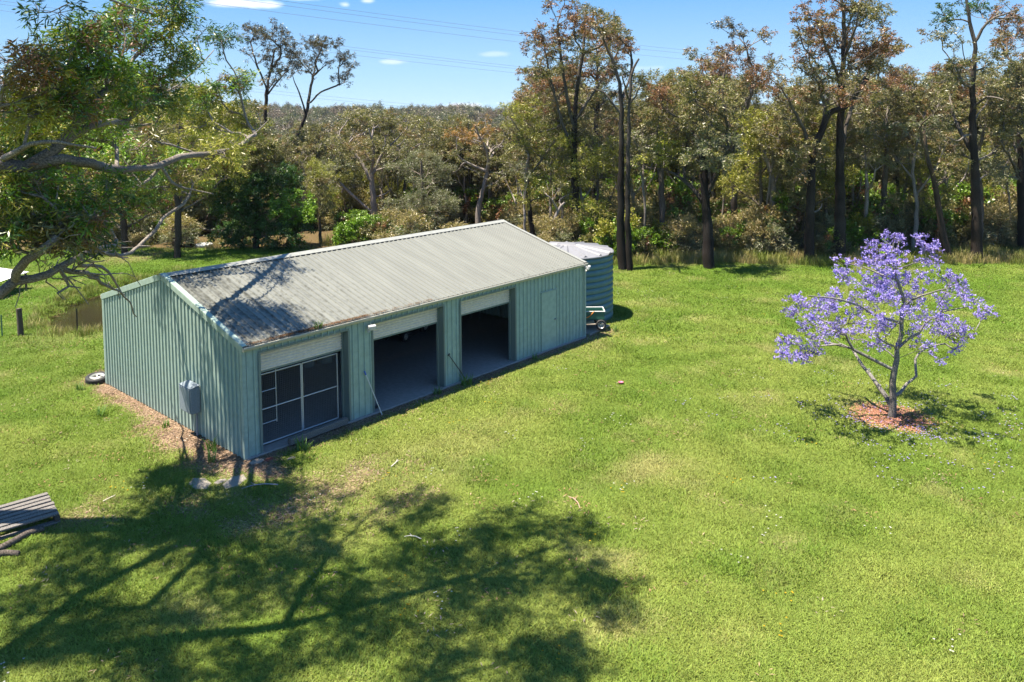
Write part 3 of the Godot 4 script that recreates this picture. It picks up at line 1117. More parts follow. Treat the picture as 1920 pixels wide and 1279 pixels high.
func clutter() -> void:
	var o := thing("spare_tyre", "black car tyre with five spoked alloy wheel lying at the shed corner", "tyre", Vector3(-0.12, 0.1, -8.42))
	tyre_mesh(o, 0.33, 0.2, Vector3.ZERO, Basis(Vector3(0, 0, 1), 0.06) * Basis(Vector3(1, 0, 0), 0.1), true)

	# wire mesh gate panels standing in the first doorway
	for k in 2:
		var x0: float = [0.6, 1.77][k]
		var x1: float = [1.73, 2.83][k]
		var z := -0.28
		var y0 := 0.1
		var y1 := 1.83
		o = thing("mesh_panel", ["galvanised wire mesh panel with a narrow rail bay, left half of the first doorway", "galvanised wire mesh panel with one cross rail, right half of the first doorway"][k], "gate panel", Vector3.ZERO, 0.0, "mesh panels in the first doorway")
		var g := MB.new()
		g.rod(Vector3(x0, y0, z), Vector3(x0, y1, z), 0.019)
		g.rod(Vector3(x1, y0, z), Vector3(x1, y1, z), 0.019)
		g.rod(Vector3(x0, y1, z), Vector3(x1, y1, z), 0.019)
		g.rod(Vector3(x0, y0, z), Vector3(x1, y0, z), 0.019)
		part("frame", g.mesh(M.pipe_steel), o)
		g = MB.new()
		g.rod(Vector3(x0, 0.96, z), Vector3(x1, 0.96, z), 0.017)
		part("cross_rail", g.mesh(M.pipe_steel), o)
		if k == 0:
			g = MB.new()
			g.rod(Vector3(x0 + 0.42, 0.55, z), Vector3(x0 + 0.42, y1 + 0.1, z), 0.013)
			part("upright", g.mesh(M.pipe_steel), o)
			for y in [0.6, 1.4]:
				g = MB.new()
				g.rod(Vector3(x0, y, z), Vector3(x0 + 0.42, y, z), 0.014)
				part("cross_rail", g.mesh(M.pipe_steel), o)
		g = MB.new()
		var x := x0 + 0.05
		while x < x1:
			g.tube(PackedVector3Array([Vector3(x, y0, z + 0.012), Vector3(x, y1, z + 0.012)]), PackedFloat32Array([0.0032, 0.0032]), 3)
			x += 0.05
		var y := y0 + 0.05
		while y < y1:
			g.tube(PackedVector3Array([Vector3(x0, y, z + 0.016), Vector3(x1, y, z + 0.016)]), PackedFloat32Array([0.0032, 0.0032]), 3)
			y += 0.05
		part("wire_mesh", g.mesh(M.wire_steel), o)

	var g := MB.new()
	g.box(Vector3(0, 0.09, 0), Vector3(1.75, 0.16, 0.14), 0.012)
	single("timber_sleeper", g.mesh(M.old_timber), "grey timber sleeper lying across the foot of the first doorway", "timber", Vector3(1.97, 0.03, 0.1), 0.03)

	# leaning pole, stick, broom
	o = thing("extension_pole", "white pole with blue tip leaning on the wall between first two doorways", "pole")
	g = MB.new()
	var a := Vector3(3.86, 0.01, 0.26)
	var b := Vector3(3.46, 1.27, 0.055)
	g.rod(a, a.lerp(b, 0.93), 0.014)
	part("shaft", g.mesh(M.white_steel), o)
	g = MB.new()
	g.rod(a.lerp(b, 0.915), b, 0.02)
	part("grip", g.mesh(M.blue_plastic), o)
	g = MB.new()
	g.tube(PackedVector3Array([Vector3(7.16, 0.02, 0.2), Vector3(6.9, 0.45, 0.13), Vector3(6.55, 0.97, 0.05)]), PackedFloat32Array([0.016, 0.015, 0.013]), 7)
	g.rod(Vector3(6.52, 0.955, 0.05), Vector3(6.585, 0.995, 0.05), 0.022)
	single("dark_stick", g.mesh(M.black_paint), "dark stick leaning on the wall between second and third doorways", "stick")
	o = thing("yard_broom", "upright broom with dark head just inside the second doorway's left jamb", "broom", Vector3(3.95, 0.04, -0.16))
	g = MB.new()
	g.rod(Vector3(0, 0.1, 0), Vector3(-0.02, 0.75, -0.02), 0.012)
	part("shaft", g.mesh(M.old_timber), o)
	g = MB.new()
	g.box(Vector3(0, 0.06, 0), Vector3(0.3, 0.1, 0.08), 0.015)
	part("head", g.mesh(M.black_paint), o)

	# inside, second bay: a long bench with things on it and a black tub hanging at its near end
	o = thing("work_bench", "long dark work bench along the back of the second bay", "bench", Vector3(6.6, 0.04, -6.2))
	g = MB.new()
	g.box(Vector3(0, 0.86, 0), Vector3(3.6, 0.06, 0.75), 0.008)
	part("top", g.mesh(M.post_timber), o)
	for x in [-1.7, 0.0, 1.7]:
		for z in [-0.3, 0.3]:
			g = MB.new()
			g.box(Vector3(x, 0.415, z), Vector3(0.08, 0.83, 0.08), 0.006)
			part("leg", g.mesh(M.post_timber), o)
	for k in 2:
		o = thing("round_lamp", ["small round chrome lamp on the left of the dim bench", "small round chrome lamp on the right of the dim bench"][k], "lamp", Vector3([6.0, 7.75][k], 0.93, -6.0), 0.3, "round lamps on the bench")
		g = MB.new()
		g.lathe(PackedVector2Array([Vector2(0.02, -0.1), Vector2(0.08, -0.07), Vector2(0.12, 0.02), Vector2(0.13, 0.05), Vector2(0.115, 0.055)]), 24, Vector3(0, 0.17, 0), Basis(Vector3(1, 0, 0), 1.2))
		g.box(Vector3(0, 0.025, 0), Vector3(0.1, 0.05, 0.1), 0.008)
		part("shell", g.mesh(M.frame_steel), o)
		g = MB.new()
		g.lathe(PackedVector2Array([Vector2(0.115, 0.05), Vector2(0.08, 0.075), Vector2(0.0, 0.085)]), 24, Vector3(0, 0.17, 0), Basis(Vector3(1, 0, 0), 1.2))
		part("lens", g.mesh(M.lens_glass), o)
	var crates := [[5.1, 0.42, 0.3], [6.75, 0.5, 0.22], [8.1, 0.35, 0.34]]
	for k in 3:
		g = MB.new()
		var w: float = crates[k][1]
		var h: float = crates[k][2]
		for s in [-1.0, 1.0]:
			g.box(Vector3(0, h * 0.5, s * 0.16), Vector3(w, h, 0.02), 0.004)
			g.box(Vector3(s * (w * 0.5 - 0.01), h * 0.5, 0), Vector3(0.02, h, 0.298), 0.004)
		g.box(Vector3(0, 0.012, 0), Vector3(w - 0.05, 0.02, 0.29), 0.0)
		single("storage_crate", g.mesh([M.black_paint, M.grey_plastic, M.jamb_steel][k]), ["black open crate at the near end of the dim bench", "low pale open crate in the middle of the dim bench", "tall blue open crate at the far end of the dim bench"][k], "crate", Vector3(crates[k][0], 0.93, -6.3), 0.1 * k, "crates on the bench")
	g = MB.new()
	g.lathe(PackedVector2Array([Vector2(0, 0), Vector2(0.3, 0.02), Vector2(0.52, 0.2), Vector2(0.6, 0.34), Vector2(0.62, 0.36), Vector2(0.58, 0.35), Vector2(0.5, 0.22), Vector2(0.28, 0.05), Vector2(0, 0.03)]), 40, Vector3.ZERO, Basis().scaled(Vector3(1.35, 1, 0.8)))
	single("black_tub", g.mesh(M.black_paint), "wide black oval tub resting on two drums in the second bay", "tub", Vector3(5.15, 0.62, -4.7), 0.2)
	for k in 2:
		g = MB.new()
		g.lathe(PackedVector2Array([Vector2(0, 0), Vector2(0.24, 0), Vector2(0.25, 0.02), Vector2(0.24, 0.18), Vector2(0.25, 0.2), Vector2(0.24, 0.38), Vector2(0.25, 0.4), Vector2(0.24, 0.575), Vector2(0, 0.575)]), 28)
		single("steel_drum", g.mesh(M.jamb_steel), ["dark drum under the near end of the black tub", "dark drum under the far end of the black tub"][k], "drum", Vector3(4.85 + k * 0.62, 0.04, -4.75 + k * 0.1), 0.0, "drums under the black tub")

	# third bay: black ride-on mower, hanging pale sheet, pale cabinet on a table
	mower()
	g = MB.new()
	for i in 14:
		for j in 8:
			var f := func(u: int, v: int) -> Vector3: return Vector3(u * 0.17, 1.75 - v * 0.19 + 0.03 * sin(u * 1.3), 0.05 * sin(u * 1.9 + v * 0.4))
			g.quad(f.call(i, j + 1), f.call(i + 1, j + 1), f.call(i + 1, j), f.call(i, j))
			g.quad(f.call(i, j) - Vector3(0, 0, 0.006), f.call(i + 1, j) - Vector3(0, 0, 0.006), f.call(i + 1, j + 1) - Vector3(0, 0, 0.006), f.call(i, j + 1) - Vector3(0, 0, 0.006))
	single("dust_sheet", g.mesh(M.pale_cloth), "pale sheet hanging from the wall behind the black mower in the third bay", "sheet", Vector3(10.2, 0.25, -7.6))
	o = thing("metal_cabinet", "pale grey cabinet standing on the table at the right of the third bay", "cabinet", Vector3(11.75, 0.8, -4.6), -0.1)
	g = MB.new()
	g.box(Vector3(0, 0.55, 0), Vector3(0.95, 1.1, 0.5), 0.01)
	part("body", g.mesh(M.pale_cloth), o)
	for s in [-1.0, 1.0]:
		g = MB.new()
		g.box(Vector3(s * 0.235, 0.55, 0.256), Vector3(0.455, 1.04, 0.018), 0.004)
		var dr := part("door", g.mesh(M.pale_cloth), o)
		g = MB.new()
		g.rod(Vector3(s * 0.05, 0.5, 0.28), Vector3(s * 0.05, 0.62, 0.28), 0.01)
		part("handle", g.mesh(M.frame_steel), dr)
	o = thing("side_table", "low table with pale top under the grey cabinet in the third bay", "table", Vector3(11.75, 0.04, -4.6), -0.1)
	g = MB.new()
	g.box(Vector3(0, 0.735, 0), Vector3(1.3, 0.05, 0.7), 0.008)
	part("top", g.mesh(M.pale_cloth), o)
	for x in [-0.58, 0.58]:
		for z in [-0.28, 0.28]:
			g = MB.new()
			g.box(Vector3(x, 0.355, z), Vector3(0.06, 0.71, 0.06), 0.005)
			part("leg", g.mesh(M.frame_steel), o)

	# beside the far corner: cart on a pale slab, hose, red box
	g = MB.new()
	g.box(Vector3(0, 0.03, 0), Vector3(1.5, 0.1, 1.25), 0.012)
	single("paving_slab", g.mesh(M.pale_concrete), "pale concrete slab under the green garden cart", "slab", Vector3(14.22, 0.0, -0.62), 0.1)
	cart()
	g = MB.new()
	g.box(Vector3(0, 0.24, 0), Vector3(0.55, 0.36, 0.35), 0.012)
	g.box(Vector3(0, 0.435, 0), Vector3(0.58, 0.03, 0.38), 0.008)
	single("red_box", g.mesh(M.rust_red), "rusty red box on the ground between water tank and green cart", "box", Vector3(14.5, 0.55, -1.62), 0.4)
	g = MB.new()
	g.box(Vector3(0, 0.28, 0), Vector3(0.75, 0.56, 0.45), 0.012)
	single("plinth_block", g.mesh(M.concrete), "low concrete block under the rusty red box", "block", Vector3(14.5, 0.05, -1.62), 0.4)

	# timber pallet on logs at the left edge
	o = thing("timber_pallet", "weathered slatted timber platform on the grass at the left edge", "pallet", Vector3(-5.06, -0.16, -0.86), -0.12)
	for k in 7:
		g = MB.new()
		var z := -0.52 + k * 0.172
		g.box(Vector3(rng.randf_range(-0.03, 0.03), 0.37 + rng.randf_range(-0.006, 0.006), z), Vector3(2.4, 0.035, 0.118), 0.004, Basis(Vector3.UP, rng.randf_range(-0.012, 0.012)))
		part("slat", g.mesh(M.old_timber), o)
	for x in [-1.15, 0.0, 1.15]:
		g = MB.new()
		g.box(Vector3(x, 0.29, 0), Vector3(0.09, 0.12, 1.14), 0.006)
		part("bearer", g.mesh(M.post_timber), o)
	for k in 3:
		g = MB.new()
		g.box(Vector3(0, 0.2, -0.5 + k * 0.5), Vector3(2.4, 0.04, 0.12), 0.005)
		part("bottom_board", g.mesh(M.old_timber), o)
	for x in [-1.1, 0.0, 1.1]:
		for z in [-0.48, 0.48]:
			g = MB.new()
			g.box(Vector3(x, 0.09, z), Vector3(0.14, 0.18, 0.12), 0.008)
			part("block", g.mesh(M.post_timber), o)

	for k in 2:                                         # old logs beside the platform
		g = MB.new()
		g.col = Color(0.17, 0.14, 0.12)
		var l: float = [0.5, 0.4, 0.3, 0.45][k]
		g.tube(PackedVector3Array([Vector3(-l, 0.06, 0), Vector3(-l * 0.3, 0.09, 0.04), Vector3(l * 0.4, 0.08, -0.02), Vector3(l, 0.05, 0.05)]), PackedFloat32Array([0.06, 0.07, 0.06, 0.05]), 9, PackedColorArray(), 0.15)
		single("old_log", g.mesh(M.bark), ["longest dark log beside the slatted platform, nearest to it", "dark log lying askew left of the platform's corner", "short dark log stub in the grass below the platform", "dark log lying farthest from the platform at the left edge"][k], "log", [Vector3(-4.75, 0.0, 0.0), Vector3(-5.2, 0.0, 0.3), Vector3(-4.5, 0.0, 0.42), Vector3(-5.1, 0.0, 0.75)][k], [0.3, -0.5, 1.1, 0.05][k], "old logs beside the platform")

	# fence posts by the pond
	var fp := [[Vector3(0.02, 0, -15.9), 0.1, 1.0, "thick dark timber post on the near bank of the pond", M.post_timber], [Vector3(-0.5, 0, -16.15), 0.025, 0.82, "thin green steel picket just left of the thick timber post", M.cart_green], [Vector3(1.62, 0, -14.9), 0.03, 0.95, "thin dark steel picket standing before the pond water", M.black_paint]]
	for q in fp:
		g = MB.new()
		var s: float = q[1]
		if s > 0.05:
			g.tube(PackedVector3Array([Vector3(0, -0.2, 0), Vector3(0.0, 0.4, 0.01), Vector3(-0.03, q[2], 0.02)]), PackedFloat32Array([s * 1.08, s, s * 0.95]), 10, PackedColorArray(), 0.08)
		else:
			for k in 3:
				var aa := TAU * k / 3.0
				g.box(Vector3(cos(aa), 0, sin(aa)) * s * 0.5 + Vector3.UP * (q[2] * 0.5 - 0.1), Vector3(s, q[2] + 0.2, 0.006), 0.0, Basis(Vector3.UP, -aa))
		var at: Vector3 = q[0]
		at.y = land(at.x, at.z)
		single("fence_post", g.mesh(q[4]), q[3], "post", at, 0.4, "posts by the pond")

	# little lean-to with white corrugated roof at the far left
	o = thing("animal_shelter", "small lean-to with white corrugated roof and dark sides beyond the pond", "shelter", Vector3(1.5, 0, -24.2), 0.75)
	for k in 3:
		g = MB.new()
		var st := 12
		for i in st:
			for side in 2:
				var f := func(s: float, v: float) -> Vector3: return Vector3(-1.2 + k * 0.8 + s * 0.8, 0.8 + v * 0.25 + 0.018 * sin(s * TAU * 4.0) - side * 0.003, 0.8 - v * 1.6)
				var q := [f.call(float(i) / st, 0.0), f.call((i + 1.0) / st, 0.0), f.call((i + 1.0) / st, 1.0), f.call(float(i) / st, 1.0)]
				if side == 1:
					q.reverse()
				g.quad(q[0], q[1], q[2], q[3])
		part("roof_sheet", g.mesh(M.white_steel), o)
	for x in [-1.1, 1.1]:
		for z in [-0.7, 0.7]:
			g = MB.new()
			g.rod(Vector3(x, -0.1, z), Vector3(x, 0.78 if z > 0 else 1.0, z), 0.05)
			part("post", g.mesh(M.post_timber), o)
	for k in 5:
		g = MB.new()
		g.box(Vector3(0, 0.12 + k * 0.18, -0.75), Vector3(2.2, 0.165, 0.03), 0.004)
		part("board", g.mesh(M.post_timber), o)

	# stumps and the white thing at the back left
	for k in 2:
		g = MB.new()
		var h: float = [1.35, 1.0][k]
		var cc := PackedColorArray([Color(0.07, 0.045, 0.035), Color(0.09, 0.06, 0.045), Color(0.1, 0.07, 0.055)])
		g.tube(PackedVector3Array([Vector3(0, -0.2, 0), Vector3(0.02, h * 0.5, 0), Vector3(-0.03, h, 0.03)]), PackedFloat32Array([[0.36, 0.2][k], [0.3, 0.17][k], [0.31, 0.165][k]]), 12, cc, 0.14)
		var at: Vector3 = [Vector3(12.9, 0, -30.6), Vector3(13.6, 0, -30.3)][k]
		at.y = land(at.x, at.z)
		o = thing("tree_stump", ["thick cut stump standing at the back of the left clearing", "thinner cut stump beside the thick one in the left clearing"][k], "stump", at, 0.0, "stumps in the left clearing")
		part("trunk", g.mesh(M.bark), o)
		g = MB.new()
		g.lathe(PackedVector2Array([Vector2(0.27 if k == 0 else 0.145, 0), Vector2(0.15 if k == 0 else 0.07, 0.03), Vector2(0, 0.02)]), 14, Vector3(-0.03, h + 0.004, 0.03))
		part("cut_face", g.mesh(M.old_timber), o)
	g = MB.new()
	g.lathe(PackedVector2Array([Vector2(0.42, 0), Vector2(0.5, 0.05), Vector2(0.5, 0.16), Vector2(0.44, 0.19), Vector2(0.3, 0.13), Vector2(0, 0.11)]), 30)
	var at2 := Vector3(13.9, 0, -29.2)
	at2.y = land(at2.x, at2.z) + 0.02
	single("white_trough", g.mesh(M.white_plastic), "low round white trough lying on the grass right of the stumps", "trough", at2)

	# small things lying on the lawn
	var sticks := [[Vector3(2.14, 0, 2.86), 0.4, 0.4, 0.013, "short bleached stick lying on the grass before the first doorway", Color(0.5, 0.46, 0.42)], [Vector3(3.42, 0, 7.1), 0.55, 1.0, 0.012, "thin brown stick lying in the middle of the lawn", Color(0.35, 0.26, 0.2)], [Vector3(-0.5, 0, 1.5), 0.75, 2.4, 0.012, "curved grey stick lying on bare soil near the shed corner", Color(0.33, 0.31, 0.35)], [Vector3(-2.9, 0, -0.4), 0.3, 0.2, 0.01, "small pale stick on the grass right of the timber platform", Color(0.6, 0.52, 0.42)], [Vector3(0.3, 0, 5.6), 0.35, 1.9, 0.009, "tiny bleached twig in the shaded part of the lawn", Color(0.6, 0.56, 0.5)]]
	for q in sticks:
		g = MB.new()
		g.col = q[5]
		var l: float = q[1]
		g.tube(PackedVector3Array([Vector3(-l * 0.5, 0.05, 0), Vector3(-l * 0.1, 0.065, l * 0.05), Vector3(l * 0.25, 0.06, 0), Vector3(l * 0.5, 0.045, -l * 0.12)]), PackedFloat32Array([q[3], q[3] * 0.95, q[3] * 0.8, q[3] * 0.5]), 6)
		g.tube(PackedVector3Array([Vector3(l * 0.1, 0.06, 0.01), Vector3(l * 0.3, 0.075, l * 0.14)]), PackedFloat32Array([q[3] * 0.6, q[3] * 0.3]), 5)
		single("fallen_stick", g.mesh(M.litter), q[4], "stick", q[0], q[2])
	g = MB.new()
	g.lathe(PackedVector2Array([Vector2(0, 0), Vector2(0.05, 0), Vector2(0.075, 0.02), Vector2(0.08, 0.04), Vector2(0.07, 0.036), Vector2(0.05, 0.012), Vector2(0, 0.01)]), 20)
	single("pink_dish", g.mesh(M.pink_plastic), "small pink plastic dish lying on the lawn right of the shed", "dish", Vector3(10.0, 0.06, 3.8), 0.0)
	for k in 4:
		g = MB.new()
		var s: float = [0.11, 0.08, 0.09, 0.07][k]
		g.lathe(PackedVector2Array([Vector2(0, -0.02), Vector2(s, -0.02), Vector2(s * 1.15, s * 0.25), Vector2(s * 0.8, s * 0.5), Vector2(0, s * 0.55)]), 7, Vector3.ZERO, Basis(Vector3.UP, k * 1.1).scaled(Vector3(1.5, 0.8, 1.0)), false)
		single("loose_rock", g.mesh(M.pale_concrete if k != 1 else M.rust_red), ["flat pale rock at the foot of the shed's near corner", "small reddish brick fragment at the shed's near corner", "pale rock half buried in the bare soil left of the corner", "small pale rock in the grass before the first doorway"][k], "rock", [Vector3(0.12, 0.0, 0.3), Vector3(0.38, 0.0, 0.42), Vector3(-0.95, 0.0, 0.6), Vector3(0.75, 0.0, 0.75)][k], 0.0, "rocks at the shed corner")
	g = MB.new()                                        # flat stones of the old path at the left
	for k in 2:
		g = MB.new()
		g.lathe(PackedVector2Array([Vector2(0.34, -0.02), Vector2(0.36, 0.03), Vector2(0.3, 0.045), Vector2(0, 0.05)]), 6, Vector3.ZERO, Basis().scaled(Vector3(1.0, 0.8, 0.6)), false)
		single("flat_stone", g.mesh(M.pale_concrete), ["broad flat stone in the bare soil before the shed's near corner", "second flat stone beside it, farther from the shed wall"][k], "stone", [Vector3(-0.75, 0.0, 0.85), Vector3(-1.3, 0.0, 0.35)][k], 0.5 + k, "flat stones near the corner")

func mower() -> void:
	var o := thing("ride_on_mower", "black ride-on mower parked in the dark third bay", "mower", Vector3(9.2, 0.04, -5.0), 0.35)
	var g := MB.new()
	g.box(Vector3(-0.55, 0.62, 0), Vector3(0.85, 0.36, 0.55), 0.08)
	g.box(Vector3(0.1, 0.38, 0), Vector3(1.7, 0.16, 0.5), 0.03)
	part("hood", g.mesh(M.black_paint), o)
	g = MB.new()
	g.box(Vector3(0.55, 0.62, 0), Vector3(0.7, 0.2, 0.85), 0.06)
	part("mudguard", g.mesh(M.black_paint), o)
	g = MB.new()
	g.box(Vector3(0.5, 0.78, 0), Vector3(0.45, 0.1, 0.45), 0.04)
	g.box(Vector3(0.74, 0.98, 0), Vector3(0.1, 0.36, 0.43), 0.04, Basis(Vector3(0, 0, 1), -0.2))
	part("seat", g.mesh(M.black_rubber), o)
	g = MB.new()
	g.rod(Vector3(-0.15, 0.78, 0), Vector3(0.05, 1.0, 0), 0.02)
	g.lathe(PackedVector2Array([Vector2(0.16, -0.015), Vector2(0.18, 0), Vector2(0.16, 0.015), Vector2(0.14, 0), Vector2(0.16, -0.015)]), 24, Vector3(0.06, 1.01, 0), Basis(Vector3(0, 0, 1), 0.7))
	part("steering_wheel", g.mesh(M.black_rubber), o)
	g = MB.new()
	g.lathe(PackedVector2Array([Vector2(0.45, 0.1), Vector2(0.5, 0.14), Vector2(0.5, 0.22), Vector2(0.4, 0.27), Vector2(0, 0.28)]), 28)
	part("cutting_deck", g.mesh(M.black_paint), o)
	for s in [-1.0, 1.0]:
		tyre_mesh(o, 0.18, 0.14, Vector3(-0.75, 0.18, s * 0.38), Basis(Vector3(1, 0, 0), s * PI * 0.5), false)
		tyre_mesh(o, 0.26, 0.22, Vector3(0.6, 0.26, s * 0.42), Basis(Vector3(1, 0, 0), s * PI * 0.5), false)

func cart() -> void:
	var o := thing("garden_cart", "green garden cart with pale rim and black wheels at the shed's far corner", "cart", Vector3(14.2, 0.08, -0.5), -0.84)
	var g := MB.new()
	for s in [-1.0, 1.0]:
		g.box(Vector3(0, 0.52, s * 0.32), Vector3(1.15, 0.28, 0.025), 0.006)
		g.box(Vector3(s * 0.57, 0.52, 0), Vector3(0.025, 0.28, 0.61), 0.006)
	g.box(Vector3(0, 0.39, 0), Vector3(1.1, 0.025, 0.6), 0.0)
	part("tray", g.mesh(M.cart_green), o)
	g = MB.new()
	for s in [-1.0, 1.0]:
		g.rod(Vector3(-0.6, 0.68, s * 0.33), Vector3(0.6, 0.68, s * 0.33), 0.02)
		g.rod(Vector3(s * 0.59, 0.68, -0.33), Vector3(s * 0.59, 0.68, 0.33), 0.02)
	part("rim", g.mesh(M.white_steel), o)
	g = MB.new()
	g.box(Vector3(0, 0.34, 0), Vector3(0.9, 0.05, 0.3), 0.006)
	g.rod(Vector3(-0.45, 0.2, -0.36), Vector3(-0.45, 0.2, 0.36), 0.015)
	g.rod(Vector3(0.45, 0.2, -0.36), Vector3(0.45, 0.2, 0.36), 0.015)
	for x in [-0.45, 0.45]:
		g.box(Vector3(x, 0.27, 0), Vector3(0.04, 0.15, 0.2), 0.004)
	part("chassis", g.mesh(M.black_paint), o)
	for x in [-0.45, 0.45]:
		for s in [-1.0, 1.0]:
			tyre_mesh(o, 0.19, 0.12, Vector3(x, 0.19, s * 0.36), Basis(Vector3(1, 0, 0), s * PI * 0.5), false)
	g = MB.new()
	var pts := PackedVector3Array()
	for k in 13:
		var f := k / 12.0
		pts.append(Vector3(-0.42 + f * 0.62, 0.70 - 0.24 * sin(f * PI), 0.36))
	var rr := PackedFloat32Array()
	rr.resize(13)
	rr.fill(0.017)
	g.tube(pts, rr, 7)
	var h := single("orange_hose", g.mesh(M.hose_orange), "orange hose looped over the side of the green garden cart", "hose", Vector3(14.2, 0.08, -0.5), -0.84)
	h.set_meta("kind", "thing")


# ---------------------------------------------------------------- trees
const TONES := {
	"olive": [Color(0.20, 0.182, 0.075), 0.25], "grey": [Color(0.20, 0.20, 0.12), 0.2], "red": [Color(0.22, 0.11, 0.055), 0.3],
	"gold": [Color(0.29, 0.28, 0.05), 0.22], "dark": [Color(0.06, 0.115, 0.03), 0.35], "bright": [Color(0.15, 0.25, 0.025), 0.3],
	"orange": [Color(0.30, 0.17, 0.06), 0.25], "dusk": [Color(0.10, 0.085, 0.06), 0.3], "fresh": [Color(0.155, 0.25, 0.028), 0.4], "mauve": [Color(0.32, 0.27, 0.60), 0.22],
	"straw": [Color(0.30, 0.24, 0.11), 0.3],
}
const BARKS := {
	"dark": [Color(0.055, 0.042, 0.036), Color(0.30, 0.26, 0.225)], "grey": [Color(0.17, 0.14, 0.125), Color(0.40, 0.35, 0.31)],
	"pale": [Color(0.42, 0.36, 0.33), Color(0.50, 0.43, 0.40)], "brown": [Color(0.12, 0.085, 0.065), Color(0.27, 0.22, 0.18)],
	"purple": [Color(0.10, 0.085, 0.085), Color(0.42, 0.39, 0.36)], "ironbark": [Color(0.03, 0.024, 0.022), Color(0.22, 0.19, 0.165)],
}

# how a kind of tree carries its leaves: twigs per clump, leaves per twig, leaf length, leaf width, droop (-1 hangs, 1 stands), spread of a clump, tip radius, evenness of the leaves
const HABIT := {
	"gum": {"twigs": 6, "leaves": 22, "long": 0.17, "wide": 0.05, "droop": -0.35, "clump": 0.56, "tip": 0.0135, "more": 1.45},
	"bushy": {"twigs": 7, "leaves": 24, "long": 0.17, "wide": 0.05, "droop": -0.3, "clump": 0.64, "tip": 0.0135, "more": 1.45},
	"sparse": {"twigs": 5, "leaves": 20, "long": 0.16, "wide": 0.05, "droop": -0.35, "clump": 0.5, "tip": 0.0135, "more": 1.4},
	"wattle": {"twigs": 8, "leaves": 30, "long": 0.15, "wide": 0.034, "droop": -0.1, "clump": 0.66, "tip": 0.011, "more": 1.3},
	"dense": {"twigs": 9, "leaves": 28, "long": 0.14, "wide": 0.075, "droop": -0.1, "clump": 0.6, "tip": 0.01, "more": 1.15},
	"sheoak": {"twigs": 9, "leaves": 30, "long": 0.2, "wide": 0.026, "droop": -0.1, "clump": 0.7, "tip": 0.01, "more": 1.2},
	"near": {"twigs": 7, "leaves": 17, "long": 0.165, "wide": 0.032, "droop": -0.35, "clump": 0.48, "tip": 0.0085, "more": 1.15},
	"over": {"twigs": 7, "leaves": 22, "long": 0.17, "wide": 0.04, "droop": -0.3, "clump": 0.62, "tip": 0.008, "more": 0.95},
	"bare": {"twigs": 5, "leaves": 1, "long": 0.12, "wide": 0.04, "droop": -0.5, "clump": 0.8, "tip": 0.013, "more": 1.0},
	"bloom": {"twigs": 4, "leaves": 11, "long": 0.055, "wide": 0.04, "droop": 0.15, "clump": 0.19, "tip": 0.0026, "more": 1.1},
}

func along(pts: Array, step: float, wobble: float) -> PackedVector3Array:
	var out := PackedVector3Array([pts[0]])
	for i in pts.size() - 1:
		var p0: Vector3 = pts[maxi(i - 1, 0)]
		var p1: Vector3 = pts[i]
		var p2: Vector3 = pts[i + 1]
		var p3: Vector3 = pts[mini(i + 2, pts.size() - 1)]
		var k := maxi(1, ceili(p1.distance_to(p2) / step))
		for j in range(1, k + 1):
			var q := p1.cubic_interpolate(p2, p0, p3, float(j) / k)
			if j < k or i < pts.size() - 2:
				q += Vector3(rng.randf_range(-1, 1), rng.randf_range(-1, 1) * 0.4, rng.randf_range(-1, 1)) * wobble
			out.append(q)
	return out

